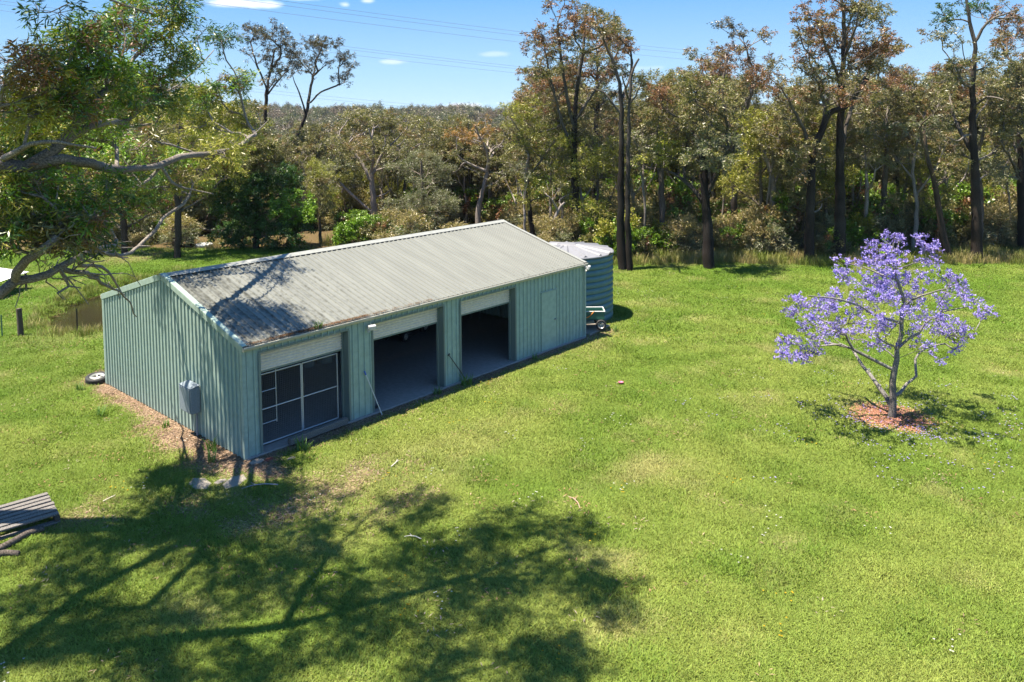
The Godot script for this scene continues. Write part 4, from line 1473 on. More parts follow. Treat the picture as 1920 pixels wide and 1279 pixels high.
# limbs: [[radius at foot, radius at end, points...]]; lobes: [[cx, cy, cz, rx, ry, rz, clumps, tone]]. Gives [wood, leaves].
func grow(limbs: Array, lobes: Array, habit_name: String, bark_name: String, seed_: int, low_limb := 1.0, leaf_mat := "leaf", fine := 1.0) -> Array:
	rng.seed = seed_
	var hb: Dictionary = HABIT[habit_name]
	var bk: Array = BARKS[bark_name]
	var P := PackedVector3Array()
	var par := PackedInt32Array()
	var least := PackedFloat32Array()
	var wt := PackedFloat32Array()
	var fixed := PackedByteArray()
	for li in limbs.size():
		var l: Array = limbs[li]
		var pts := along(l.slice(2), 0.45, 0.035)
		var prev := -1
		var first := 0
		if li > 0:
			var best := 1e9
			for j in P.size():
				var d := P[j].distance_squared_to(pts[0])
				if d < best:
					best = d
					prev = j
			first = 1
		for i in range(first, pts.size()):
			P.append(pts[i])
			par.append(prev)
			least.append(lerpf(l[0], l[1], pow(float(i) / (pts.size() - 1), 0.8)))
			wt.append(0.0)
			fixed.append(1)
			prev = P.size() - 1
	# crown clumps
	var clumps := []
	for q in lobes:
		for i in roundi(q[6] * hb.more):
			var d := Vector3(rng.randfn(), rng.randfn(), rng.randfn()).normalized() * pow(rng.randf(), 0.42)
			clumps.append([Vector3(q[0] + d.x * q[3], q[1] + d.y * q[4], q[2] + d.z * q[5]), q[7]])
	var core := P.size()
	var order := []
	for i in clumps.size():
		var best := 1e9
		for j in core:
			best = minf(best, P[j].distance_squared_to(clumps[i][0]))
		order.append([best, i])
	order.sort()
	var tips := []
	for e in order:
		var c: Vector3 = clumps[e[1]][0]
		var best := 1e9
		var at := 0
		for j in P.size():
			var v := c - P[j]
			if P[j].y < low_limb and fixed[j] == 1 and j < core and par[j] != -2:
				if P[j].y < low_limb * 0.999:
					continue
			var horiz := Vector2(v.x, v.z).length()
			var cost := v.length() + 1.3 * maxf(0.0, -v.y + 0.3 * horiz)
			if par[j] >= 0:
				cost -= 0.5 * v.length() * maxf(0.0, (P[j] - P[par[j]]).normalized().dot(v.normalized()))
			if cost < best:
				best = cost
				at = j
		var p0 := P[at]
		var dist := p0.distance_to(c)
		if dist < 0.05:
			tips.append([at, clumps[e[1]][1], Vector3.UP])
			continue
		var d0 := (c - p0).normalized()
		if par[at] >= 0:
			d0 = (d0 + 0.7 * (P[at] - P[par[at]]).normalized()).normalized()
		var p1 := p0 + d0 * dist * 0.36
		var p2 := c - ((c - p0).normalized() + Vector3.UP * 0.5).normalized() * dist * 0.3
		var k := maxi(2, ceili(dist / 0.42))
		var prev := at
		for i in range(1, k + 1):
			var f := float(i) / k
			var q := p0.bezier_interpolate(p1, p2, c, f)
			if i < k:
				q += Vector3(rng.randf_range(-1, 1), rng.randf_range(-1, 1), rng.randf_range(-1, 1)) * 0.045 * minf(dist, 2.0) * fine
			P.append(q)
			par.append(prev)
			least.append(0.0)
			wt.append(0.0)
			fixed.append(0)
			prev = P.size() - 1
		tips.append([prev, clumps[e[1]][1], (P[prev] - P[par[prev]]).normalized()])
	for t in tips:
		wt[t[0]] += 1.0
	for i in range(P.size() - 1, 0, -1):
		if par[i] >= 0:
			wt[par[i]] += wt[i]
	var R := PackedFloat32Array()
	R.resize(P.size())
	for i in P.size():
		R[i] = maxf(least[i], hb.tip * 1.15 * pow(maxf(wt[i], 0.8), 0.5 if habit_name == "near" else 0.54))
	for i in range(P.size() - 1, 0, -1):
		if par[i] >= 0:
			R[par[i]] = maxf(R[par[i]], R[i])
	var kids := []
	kids.resize(P.size())
	for i in P.size():
		if par[i] >= 0:
			if kids[par[i]] == null:
				kids[par[i]] = []
			kids[par[i]].append(i)
	var wood := MB.new()
	var starts := [[-1, 0]]
	while starts.size() > 0:
		var s: Array = starts.pop_back()
		var pts := PackedVector3Array()
		var rad := PackedFloat32Array()
		var cols := PackedColorArray()
		var cur: int = s[1]
		if s[0] >= 0:
			pts.append(P[s[0]])
			rad.append(R[cur] * 1.05)
		while true:
			pts.append(P[cur])
			rad.append(R[cur])
			if kids[cur] == null:
				break
			var nxt := -1
			var big := -1.0
			for kk in kids[cur]:
				var score := R[kk] + (10.0 if fixed[kk] == 1 and kk == cur + 1 else 0.0)
				if score > big:
					big = score
					nxt = kk
			for kk in kids[cur]:
				if kk != nxt:
					starts.append([cur, kk])
			cur = nxt
		if s[0] < 0:
			rad[0] *= 1.4
		for i in pts.size():
			var th := smoothstep(0.16, 0.035, rad[i]) * 0.85
			var cc: Color = bk[0].lerp(bk[1], clampf(th + rng.randf_range(-0.12, 0.12), 0.0, 1.0))
			cols.append(cc * rng.randf_range(0.8, 1.2))
		var r0 := rad[0]
		wood.tube(pts, rad, 9 if r0 > 0.1 else (6 if r0 > 0.03 else 4), cols, 0.1 if r0 > 0.08 else 0.0)
	# twigs and leaves
	var lf := MB.new()
	wood.col = bk[1] * 0.8
	for t in tips:
		var c: Vector3 = P[t[0]]
		var tone: Array = TONES[t[1]]
		var shade := rng.randf_range(0.78, 1.2)
		var base: Color = tone[0] * shade
		if t[1] == "olive" and rng.randf() < 0.16:
			base = base.lerp(TONES["red"][0], 0.5)
		if t[1] == "red" and rng.randf() < 0.3:
			base = base.lerp(TONES["olive"][0], 0.7)
		if t[1] == "fresh":
			var x := rng.randf()
			if x < 0.17:
				base = TONES["dark"][0] * 1.5
			elif x < 0.48:
				base = TONES["gold"][0]
			elif x < 0.58:
				base = TONES["red"][0]
		if t[1] == "mauve" and rng.randf() < 0.06:
			base = TONES["bright"][0]
		for k in int(hb.twigs):
			var d: Vector3 = (Vector3(rng.randfn(), rng.randfn() * 0.75 + 0.15, rng.randfn()).normalized() + t[2] * 0.5).normalized()
			var l: float = hb.clump * rng.randf_range(0.5, 1.15)
			var mid: Vector3 = c + d * l * 0.55 + Vector3.UP * 0.05 * l
			var e: Vector3 = c + d * l + Vector3.UP * (0.18 * hb.droop * l)
			wood.tube(PackedVector3Array([c, mid, e]), PackedFloat32Array([hb.tip * 0.8, hb.tip * 0.6, hb.tip * 0.3]), 3)
			var v2 := rng.randf_range(0.85, 1.15)
			for i in int(hb.leaves):
				var f := 1.0 - 0.75 * rng.randf() * rng.randf()
				var o: Vector3 = c.lerp(mid, f * 2.0) if f < 0.5 else mid.lerp(e, f * 2.0 - 1.0)
				var sp: float = 0.2 * hb.clump
				o += Vector3(rng.randfn(), rng.randfn() * 0.8, rng.randfn()) * sp * 0.62
				var ld: Vector3 = (Vector3(rng.randf_range(-1, 1), rng.randf_range(-0.7, 0.7) + hb.droop, rng.randf_range(-1, 1)) + d * 0.4).normalized()
				var sd: Vector3 = ld.cross(Vector3(rng.randfn(), rng.randfn(), rng.randfn())).normalized()
				var v: float = v2 * (1.0 + rng.randf_range(-1.0, 1.0) * tone[1])
				lf.col = Color(base.r * v * rng.randf_range(0.92, 1.1), base.g * v, base.b * v)
				lf.leaf(o, ld, sd, hb.long * rng.randf_range(0.65, 1.25), hb.wide * rng.randf_range(0.7, 1.25))
	return [wood.mesh(M.bark), lf.mesh(M[leaf_mat])]

func plant(called: String, label: String, at: Vector3, meshes: Array, group := "", turn := TURN, category := "tree") -> Node3D:
	at.y = land(at.x, at.z) - 0.05
	var o := thing(called, label, category, at, turn, group)
	part("trunk", meshes[0], o)
	part("crown", meshes[1], o)
	return o

func again(o: Node3D, label: String, u: float, w: float, turn: float, size: Vector3, group := "") -> Node3D:
	var r: Node3D = o.duplicate()
	r.name = numbered(String(o.name).rstrip("0123456789").rstrip("_"))
	add_child(r)
	var q := xz(u, w)
	q.y = land(q.x, q.z) - 0.05
	r.position = q
	r.rotation.y = turn
	r.scale = size
	r.remove_meta("group")
	tag(r, label, o.get_meta("category"), group)
	return r


func named_trees() -> Dictionary:
	var o: Node3D
	var tall = plant("gum_tree", "tallest dark trunked gum rising behind the water tank with open reddish crown", Vector3(27.53, 0, -11.12), grow([[0.3, 0.06, Vector3(0, -0.3, 0), Vector3(-0.09, 4.32, 0), Vector3(-0.12, 6.81, 0), Vector3(0.07, 9.58, 0), Vector3(0.38, 11.71, 0), Vector3(0.5, 13.84, 0)], [0.11, 0.03, Vector3(-0.09, 5.57, 0), Vector3(-0.94, 7.9, 0.23), Vector3(-1.55, 10.18, 0.45), Vector3(-1.92, 12.28, 0.68)], [0.1, 0.03, Vector3(-0.09, 6.81, 0), Vector3(-0.58, 8.96, 0.45), Vector3(-0.97, 11.36, 0.89), Vector3(-1.14, 13.09, 1.34)], [0.1, 0.03, Vector3(0.01, 7.73, 0), Vector3(1.18, 9.55, 0.54), Vector3(2.02, 11.02, 1.09), Vector3(2.39, 12.16, 1.63)]], [[-1.45, 12.34, 1.59, 1.41, 1.25, 1.13, 10, "red"], [-2.32, 12.11, 0.86, 0.78, 0.94, 0.78, 5, "red"], [-0.41, 13.51, 1.52, 1.41, 0.94, 1.13, 9, "red"], [1.26, 13.26, -1.69, 1.25, 1.09, 1.00, 8, "olive"], [2.17, 12.32, -0.12, 0.88, 0.94, 0.88, 6, "red"], [-1.9, 10.43, 1.6, 1.25, 0.94, 1.00, 6, "olive"], [-0.19, 11.38, 0.54, 1.41, 1.25, 1.13, 8, "olive"], [1.68, 10.71, 1.44, 0.94, 0.94, 0.94, 4, "red"], [0.6, 9.3, -1.39, 1.56, 1.25, 1.25, 5, "olive"], [-2.46, 8.98, -0.11, 0.94, 0.78, 0.94, 3, "olive"]], "gum", "dark", 101, 4), "")
	var twin = plant("gum_tree", "black trunked gum leaning slightly, left one of the close pair beside the tank", Vector3(24.27, 0, -5.72), grow([[0.27, 0.05, Vector3(0, -0.3, 0), Vector3(-0.09, 2.63, 0), Vector3(-0.1, 5.62, 0), Vector3(-0.08, 8.31, 0), Vector3(-0.28, 9.91, 0), Vector3(-0.73, 11.11, 0), Vector3(-1.27, 12.3, 0)], [0.09, 0.03, Vector3(-0.08, 8.58, 0), Vector3(0.43, 9.93, -0.61), Vector3(0.65, 10.78, -1.21)], [0.08, 0.03, Vector3(-0.08, 7.91, 0), Vector3(-1.01, 9.11, 0.11), Vector3(-1.82, 9.25, 0.21)]], [[-1.29, 12.01, 0.24, 1.09, 0.95, 1.00, 7, "red"], [-0.27, 12.45, -1.56, 0.95, 0.68, 0.95, 5, "olive"], [0.19, 11.44, -0.9, 0.68, 0.82, 0.68, 4, "red"], [-0.65, 10.75, -0.7, 0.82, 0.82, 0.82, 3, "olive"]], "sparse", "ironbark", 102, 5), "")
	o = plant("gum_snag", "slim dark gum with broken forked top, right one of the close pair beside the tank", Vector3(24.38, 0, -5.37), grow([[0.19, 0.05, Vector3(0, -0.3, 0), Vector3(-0.09, 2.92, 0), Vector3(-0.08, 5.63, 0), Vector3(-0.03, 8.31, 0), Vector3(0.07, 9.9, 0), Vector3(0.43, 10.74, 0)], [0.07, 0.03, Vector3(-0.04, 8.57, 0), Vector3(-0.42, 9.34, 1), Vector3(-0.66, 9.81, 1.99)], [0.06, 0.02, Vector3(-0.06, 8.44, 0), Vector3(0.29, 9.09, 0.64), Vector3(0.39, 9.58, 1.27)]], [[0.56, 9.67, -1.08, 0.54, 0.54, 0.54, 2, "olive"], [-0.16, 10.12, 0.95, 0.54, 0.54, 0.54, 1, "dusk"]], "sparse", "ironbark", 103, 6), "")
	var bushy = plant("gum_tree", "thick black trunk gum with broad low olive crown right of the tank", Vector3(27.44, 0, -2.55), grow([[0.33, 0.14, Vector3(0, -0.3, 0), Vector3(-0.08, 2.29, 0), Vector3(-0.21, 3.67, 0), Vector3(-0.33, 5.3, 0), Vector3(-0.62, 6.66, 0)], [0.16, 0.05, Vector3(-0.2, 3.26, 0), Vector3(-0.81, 4.16, -0.58), Vector3(-1.53, 4.81, -1.16), Vector3(-1.83, 4.85, -1.74)], [0.16, 0.05, Vector3(-0.21, 3.67, 0), Vector3(0.33, 5.05, 0.28), Vector3(0.78, 6.14, 0.57)], [0.1, 0.04, Vector3(-0.56, 6.53, 0), Vector3(-0.91, 7.19, -0.9), Vector3(-1.14, 7.31, -1.8)]], [[-1.18, 7.59, -1.6, 1.78, 1.23, 1.43, 15, "olive"], [0.06, 7.88, 1.2, 1.64, 1.37, 1.32, 14, "olive"], [-2.28, 5.81, -0.93, 1.23, 0.96, 1.00, 9, "gold"], [-0.75, 5.52, -0.91, 1.37, 0.96, 1.10, 9, "olive"], [0.12, 5.93, 1.55, 1.37, 1.10, 1.10, 9, "grey"], [-0.87, 8.93, 1.2, 1.64, 0.82, 1.32, 9, "olive"], [-1.94, 8.84, -0.68, 1.23, 0.82, 1.00, 6, "red"]], "bushy", "ironbark", 104, 3.4), "")
	var ruddy = plant("gum_tree", "reddish crowned gum standing behind the broad low olive one", Vector3(35.77, 0, -4.91), grow([[0.26, 0.06, Vector3(0, -0.3, 0), Vector3(-0.32, 1.85, 0), Vector3(-0.29, 4.14, 0), Vector3(-0.52, 6.73, 0), Vector3(-1.1, 8.99, 0), Vector3(-0.96, 11.22, 0)], [0.1, 0.03, Vector3(-0.44, 6.08, 0), Vector3(-0.03, 8.33, 1.33), Vector3(0.15, 10.14, 2.66)], [0.09, 0.03, Vector3(-0.72, 7.7, 0), Vector3(-1.78, 9.63, 0.11), Vector3(-2.29, 10.58, 0.23)]], [[-2.08, 10.72, 0.64, 1.47, 0.98, 1.17, 9, "red"], [-0.52, 11.61, -1.06, 1.14, 1.14, 1.00, 8, "red"], [0.32, 10.65, 1.59, 1.47, 1.14, 1.17, 9, "red"], [-0.49, 9.29, 0.69, 1.79, 0.98, 1.44, 8, "olive"], [-0.97, 12.8, 1.68, 1.14, 0.59, 1.00, 4, "dusk"], [0.81, 12.35, 1.42, 0.59, 0.46, 0.59, 2, "red"], [-2.72, 11.44, -0.72, 0.65, 0.49, 0.65, 2, "olive"]], "gum", "grey", 105, 5), "")
	var deadtree = plant("dead_gum", "pale grey half dead gum with bare twisted limbs in the forest edge", Vector3(33.14, 0, -1.84), grow([[0.26, 0.1, Vector3(0, -0.3, 0), Vector3(0.06, 1.72, 0), Vector3(0.15, 3.22, 0), Vector3(0.11, 4.12, 0), Vector3(-0.18, 5.16, 0), Vector3(-0.43, 5.91, 0)], [0.1, 0.04, Vector3(0.11, 3.82, 0), Vector3(0.62, 4.84, -0.24), Vector3(0.87, 5.57, -0.49), Vector3(0.89, 6.1, -0.73)], [0.09, 0.03, Vector3(0.09, 1.42, 0), Vector3(0.89, 1.78, -0.59), Vector3(1.6, 2.22, -1.17), Vector3(2.06, 2.08, -1.76)], [0.07, 0.02, Vector3(-0.18, 5.16, 0), Vector3(-0.28, 5.71, -0.93), Vector3(-0.21, 6.37, -1.87)], [0.06, 0.02, Vector3(0.83, 1.96, 0), Vector3(1.52, 2.62, -1.15), Vector3(1.53, 3.21, -2.29)]], [[-0.29, 7.53, -0.7, 0.75, 0.75, 0.75, 3, "grey"], [0.77, 6.51, 0.36, 0.75, 0.75, 0.75, 3, "olive"], [1.89, 2.24, -1.75, 0.60, 0.45, 0.60, 2, "olive"]], "bare", "pale", 106, 3.5), "")
	o = plant("gum_tree", "straight dark gum whose limb sweeps right, left of the tallest reddish gum", Vector3(31.98, 0, 0.89), grow([[0.28, 0.12, Vector3(0, -0.3, 0), Vector3(-0.04, 1.82, 0), Vector3(-0.02, 3.62, 0), Vector3(0.07, 5.89, 0), Vector3(0.49, 7.03, 0), Vector3(0.83, 7.94, 0), Vector3(1.71, 8.29, 0), Vector3(2.25, 9.01, 0), Vector3(2.78, 9.75, 0)], [0.1, 0.03, Vector3(0.07, 5.75, 0), Vector3(-0.59, 7.15, 0.3), Vector3(-1.41, 8.53, 0.59), Vector3(-2.02, 9.34, 0.88)], [0.1, 0.03, Vector3(0.49, 7.03, 0), Vector3(0.76, 8.24, -0.4), Vector3(0.61, 9.37, -0.8)], [0.07, 0.03, Vector3(-0.03, 2.72, 0), Vector3(0.63, 2.83, -0.47), Vector3(0.95, 3.11, -0.94)]], [[-1.86, 9.6, 1.05, 1.55, 0.98, 1.24, 11, "red"], [-0.67, 10.46, -0.06, 0.84, 0.70, 0.84, 5, "red"], [0.41, 8.81, -0.61, 1.41, 0.84, 1.13, 8, "olive"], [-1.03, 7.84, -0.06, 1.27, 0.98, 1.01, 7, "olive"], [-0.84, 5.79, 0.68, 1.27, 1.13, 1.01, 8, "olive"], [3.43, 9.94, -1.46, 1.13, 0.84, 1.00, 6, "olive"], [1.16, 9.29, 1.57, 1.13, 0.84, 1.00, 5, "red"]], "gum", "dark", 107, 4), "")
	var great = plant("gum_tree", "largest gum of the right hand edge, dark forked trunk and wide reddish crown", Vector3(33.70, 0, 1.80), grow([[0.36, 0.07, Vector3(0, -0.3, 0), Vector3(-0.03, 2.56, 0), Vector3(-0.06, 4.85, 0), Vector3(-0.09, 7.4, 0), Vector3(-0.07, 9.92, 0), Vector3(-0.01, 12.15, 0), Vector3(-0.26, 14.36, 0)], [0.15, 0.04, Vector3(-0.05, 4.56, 0), Vector3(0.37, 6.81, -0.6), Vector3(1.11, 8.53, -1.2), Vector3(2.19, 10.57, -1.8), Vector3(3.46, 12.07, -2.4)], [0.11, 0.04, Vector3(-0.08, 9.36, 0), Vector3(-0.99, 11, 0.63), Vector3(-1.81, 12.3, 1.26)], [0.1, 0.03, Vector3(-0.03, 10.76, 0), Vector3(0.12, 12.06, 0.87), Vector3(-0.01, 13.3, 1.74)], [0.1, 0.03, Vector3(-0.08, 8.24, 0), Vector3(-0.5, 9.4, -1.21), Vector3(-0.8, 10.62, -2.43)]], [[-1.85, 12.74, 0.97, 1.43, 1.00, 1.14, 11, "red"], [-0.49, 14.15, -0.45, 1.72, 1.00, 1.37, 10, "red"], [0.35, 13.35, 0.26, 1.43, 1.00, 1.14, 10, "olive"], [-0.53, 11.59, -1.65, 1.29, 0.86, 1.03, 9, "red"], [0.87, 11.86, -1.52, 1.43, 0.86, 1.14, 9, "red"], [2.08, 13.09, -1.07, 1.14, 0.86, 1.00, 8, "olive"], [1.6, 11.72, 1.53, 1.00, 0.86, 1.00, 6, "red"], [1.54, 10.96, -1.02, 1.14, 0.71, 1.00, 6, "red"], [-0.92, 9.89, 0.86, 1.43, 0.71, 1.14, 6, "olive"], [-2.55, 11.75, 1.44, 0.71, 0.71, 0.71, 4, "red"]], "gum", "dark", 108, 6), "")
	o = plant("gum_tree", "slender dark gum growing close behind the largest gum of the right hand edge", Vector3(39.22, 0, 0.46), grow([[0.2, 0.05, Vector3(0, -0.3, 0), Vector3(-0.14, 1.91, 0), Vector3(-0.38, 5.11, 0), Vector3(-0.21, 7.32, 0), Vector3(0.18, 9.52, 0), Vector3(0.39, 11.08, 0)], [0.08, 0.03, Vector3(-0.21, 1.91, 0), Vector3(-0.31, 2.39, 1.25), Vector3(-0.5, 3.15, 2.49)]], [[0.74, 10.48, -0.56, 1.12, 0.96, 1.00, 5, "olive"], [1.57, 8.89, -0.52, 1.28, 0.96, 1.02, 5, "olive"], [0.07, 7.32, 0.09, 1.28, 0.96, 1.02, 5, "grey"]], "sparse", "dark", 109, 4.5), "")
	var wattle = plant("wattle_tree", "small golden green wattle between the dark trunks of the right hand edge", Vector3(36.28, 0, 0.17), grow([[0.12, 0.04, Vector3(0, -0.3, 0), Vector3(0.03, 1.55, 0), Vector3(-0.14, 3.39, 0), Vector3(-0.12, 5.22, 0)]], [[-0.8, 7.51, 0.99, 0.86, 0.55, 0.86, 5, "gold"], [0.87, 5.44, -1.41, 0.98, 0.86, 0.98, 9, "gold"], [-0.53, 3.94, 0.9, 1.29, 0.55, 1.03, 8, "gold"], [0.29, 4.1, 1.07, 0.92, 0.55, 0.92, 5, "gold"], [-1.43, 4.13, 1.3, 0.61, 0.43, 0.61, 3, "gold"]], "wattle", "brown", 110, 3.5), "")
	var lean = plant("gum_tree", "dark gum leaning left above the purple tree, right one of a leaning pair", Vector3(38.23, 0, 6.06), grow([[0.24, 0.07, Vector3(0, -0.3, 0), Vector3(-0.4, 1.58, 0), Vector3(-0.72, 3.32, 0), Vector3(-1.11, 4.77, 0), Vector3(-1.43, 5.92, 0), Vector3(-1.54, 7.36, 0)], [0.09, 0.03, Vector3(-0.88, 3.9, 0), Vector3(0.7, 4.52, -1.18), Vector3(1.81, 4.63, -2.36)], [0.09, 0.03, Vector3(-1.37, 5.64, 0), Vector3(-2.34, 7.1, 1.14), Vector3(-2.41, 7.8, 2.28)]], [[-1.25, 9.1, -1.39, 1.30, 1.01, 1.04, 8, "olive"], [-0.65, 8.21, -0.54, 1.16, 1.01, 1.00, 7, "olive"], [-1.66, 6.94, 0.38, 1.30, 0.87, 1.04, 6, "grey"], [-0.49, 5.15, 1.42, 0.87, 0.58, 0.87, 4, "olive"]], "gum", "brown", 111, 4), "")
	o = plant("gum_tree", "grey barked gum with forked top, left one of the leaning pair behind the purple tree", Vector3(43.60, 0, 3.86), grow([[0.24, 0.09, Vector3(0, -0.3, 0), Vector3(-0.45, 1.77, 0), Vector3(-0.88, 4.06, 0), Vector3(-1.13, 5.85, 0), Vector3(-1.66, 6.5, 0), Vector3(-2.32, 6.99, 0)], [0.12, 0.03, Vector3(-1.13, 5.85, 0), Vector3(-0.54, 6.97, -0.46), Vector3(0.3, 7.77, -0.92)], [0.08, 0.03, Vector3(-0.63, 2.27, 0), Vector3(-1.85, 3.06, 1.22), Vector3(-2.95, 3.5, 2.44)]], [[-2.43, 7.79, 0.16, 1.47, 1.14, 1.17, 9, "olive"], [-0.9, 8.43, -0.67, 1.31, 0.98, 1.04, 7, "olive"], [-2.98, 6.65, -0.66, 1.31, 1.14, 1.04, 7, "olive"], [-1.04, 4.97, -1.16, 1.47, 0.98, 1.17, 6, "grey"], [0.68, 8.92, -1.52, 1.31, 0.98, 1.04, 6, "olive"]], "gum", "grey", 112, 4), "")
	var sparse = plant("gum_tree", "tall open gum with thin crown and bare pale side limbs near the right edge", Vector3(38.03, 0, 7.48), grow([[0.32, 0.06, Vector3(0, -0.3, 0), Vector3(-0.18, 2.59, 0), Vector3(-0.37, 5.4, 0), Vector3(-0.56, 7.64, 0), Vector3(-0.6, 9.58, 0), Vector3(-0.55, 11.23, 0), Vector3(-0.85, 12.6, 0), Vector3(-1.18, 14.23, 0)], [0.14, 0.04, Vector3(-0.38, 5.68, 0), Vector3(-0.82, 6.93, -0.58), Vector3(-0.96, 8.06, -1.16), Vector3(-0.81, 8.92, -1.74)], [0.1, 0.03, Vector3(-0.59, 11.5, 0), Vector3(-0.15, 12.56, 0.31), Vector3(0.46, 12.92, 0.63), Vector3(1.07, 13.15, 0.94)], [0.09, 0.03, Vector3(-0.58, 8.19, 0), Vector3(-0.56, 8.72, 1.24), Vector3(-0.51, 8.57, 2.47)], [0.07, 0.02, Vector3(-0.31, 5.4, 0), Vector3(0.8, 5.63, -0.84), Vector3(1.87, 6.16, -1.68)], [0.07, 0.02, Vector3(-0.24, 4.28, 0), Vector3(1.01, 4.6, -1.12), Vector3(2.13, 4.36, -2.24)], [0.06, 0.02, Vector3(-0.86, 6.8, 0), Vector3(-1.95, 6.52, 1.21), Vector3(-3.16, 6.76, 2.42)]], [[-2.11, 13, 0.11, 1.27, 0.62, 1.02, 6, "dark"], [-0.09, 13.45, -0.31, 0.99, 0.56, 0.99, 5, "dark"], [1.38, 13.1, -0.87, 0.85, 0.51, 0.85, 4, "red"], [-2.31, 11.62, 0.31, 1.13, 0.71, 1.00, 4, "olive"], [-1.89, 10.62, 1.08, 1.27, 0.85, 1.02, 4, "olive"], [0.47, 10.68, -0.15, 1.13, 0.99, 1.00, 5, "olive"], [-1.79, 9.59, -0.26, 0.99, 0.71, 0.99, 3, "grey"], [1.35, 8.76, -1.47, 0.99, 0.71, 0.99, 4, "olive"]], "sparse", "dark", 113, 5), "")
	o = plant("gum_tree", "dark gum cut by the right edge of the view with dense brown olive crown", Vector3(42.64, 0, 8.79), grow([[0.28, 0.08, Vector3(0, -0.3, 0), Vector3(-0.18, 2.23, 0), Vector3(-0.36, 5.22, 0), Vector3(-0.54, 8.18, 0), Vector3(-0.78, 10.53, 0)], [0.1, 0.03, Vector3(-0.31, 4.02, 0), Vector3(-1.72, 5.58, 1.1), Vector3(-3, 6.5, 2.2)]], [[-0.1, 11.98, -1.64, 1.05, 0.90, 1.00, 8, "red"], [-0.76, 10.24, -0.02, 1.20, 1.05, 1.00, 8, "olive"], [-2.18, 8.47, 1.19, 1.35, 1.20, 1.08, 9, "olive"], [0.05, 6.66, -1.3, 1.35, 1.20, 1.08, 9, "olive"], [-2.11, 5.28, 0.82, 1.05, 0.90, 1.00, 5, "grey"], [-1.29, 12.12, 1.58, 1.20, 1.20, 1.00, 6, "red"]], "bushy", "ironbark", 114, 4), "")
	var pale = plant("pale_gum", "white trunked gum with crooked pale limbs behind the shed ridge", Vector3(27.93, 0, -19.67), grow([[0.24, 0.1, Vector3(0, -0.3, 0), Vector3(0.16, 1.94, 0), Vector3(0.49, 3.35, 0), Vector3(0.71, 4.41, 0)], [0.12, 0.04, Vector3(0.71, 4.34, 0), Vector3(-0.05, 4.72, 0.27), Vector3(-0.79, 5.16, 0.54), Vector3(-1.39, 5.7, 0.81)], [0.13, 0.04, Vector3(0.71, 4.41, 0), Vector3(0.84, 5.5, 0.6), Vector3(0.36, 6.56, 1.2), Vector3(0.05, 7.43, 1.8)], [0.1, 0.03, Vector3(0.82, 5.11, 0), Vector3(1.33, 5.75, -1.23), Vector3(2.04, 6.24, -2.45)], [0.08, 0.02, Vector3(0.46, 3.35, 0), Vector3(1.05, 3.51, -0.2), Vector3(1.51, 3.84, -0.41)], [0.07, 0.02, Vector3(-0.76, 5.05, 0), Vector3(-1.26, 4.41, -1.09), Vector3(-1.7, 4.19, -2.19)]], [[-0.66, 6.74, 1.24, 1.77, 0.64, 1.41, 10, "orange"], [0.46, 7.02, -0.74, 1.41, 0.78, 1.13, 7, "orange"], [1.53, 6.15, -0.17, 1.24, 1.06, 1.00, 7, "olive"], [-1.15, 5.58, 1.8, 0.88, 0.71, 0.88, 3, "olive"], [1.36, 4.16, 1.27, 0.88, 0.71, 0.88, 4, "olive"], [2.41, 6.73, 1.71, 1.06, 0.88, 1.00, 5, "olive"]], "sparse", "pale", 115, 3.5), "")
	var round = plant("pale_gum", "broad rounded olive gum with pinkish grey limbs left of the white trunked one", Vector3(25.33, 0, -27.09), grow([[0.3, 0.14, Vector3(0, -0.3, 0), Vector3(-0.04, 1.77, 0), Vector3(-0.12, 3.27, 0), Vector3(-0.17, 4.38, 0)], [0.14, 0.04, Vector3(-0.12, 3.45, 0), Vector3(-0.74, 4.75, -0.1), Vector3(-1.48, 5.87, -0.2), Vector3(-2.23, 6.54, -0.31)], [0.14, 0.04, Vector3(-0.11, 4.01, 0), Vector3(0.58, 5.49, -0.02), Vector3(1.53, 6.52, -0.05), Vector3(2.35, 7.33, -0.08)], [0.12, 0.04, Vector3(-0.14, 4.38, 0), Vector3(0.17, 5.9, 0.76), Vector3(-0.03, 7.38, 1.52)], [0.1, 0.03, Vector3(-0.05, 1.39, 0), Vector3(-1.15, 2.33, -0.04), Vector3(-2.07, 3.27, -0.09), Vector3(-2.7, 3.83, -0.14)], [0.08, 0.02, Vector3(-0.03, 2.52, 0), Vector3(0.69, 2.74, -0.69), Vector3(1.08, 3.12, -1.38)]], [[-2.24, 6.43, -0.35, 1.68, 1.12, 1.34, 14, "olive"], [-0.9, 7.52, -1.27, 2.05, 1.05, 1.64, 20, "olive"], [1.3, 7.52, -0.44, 2.05, 1.05, 1.64, 17, "olive"], [3.41, 6.83, 1.76, 1.49, 1.05, 1.19, 12, "olive"], [0.33, 5.77, 1.66, 2.61, 1.12, 2.09, 14, "olive"], [-2.84, 4.81, 0.46, 1.31, 1.12, 1.05, 10, "grey"], [2.25, 5.11, -0, 1.49, 1.12, 1.19, 9, "grey"], [-2.37, 3.22, -0.58, 1.12, 0.93, 1.00, 7, "olive"]], "bushy", "pale", 116, 3), "")
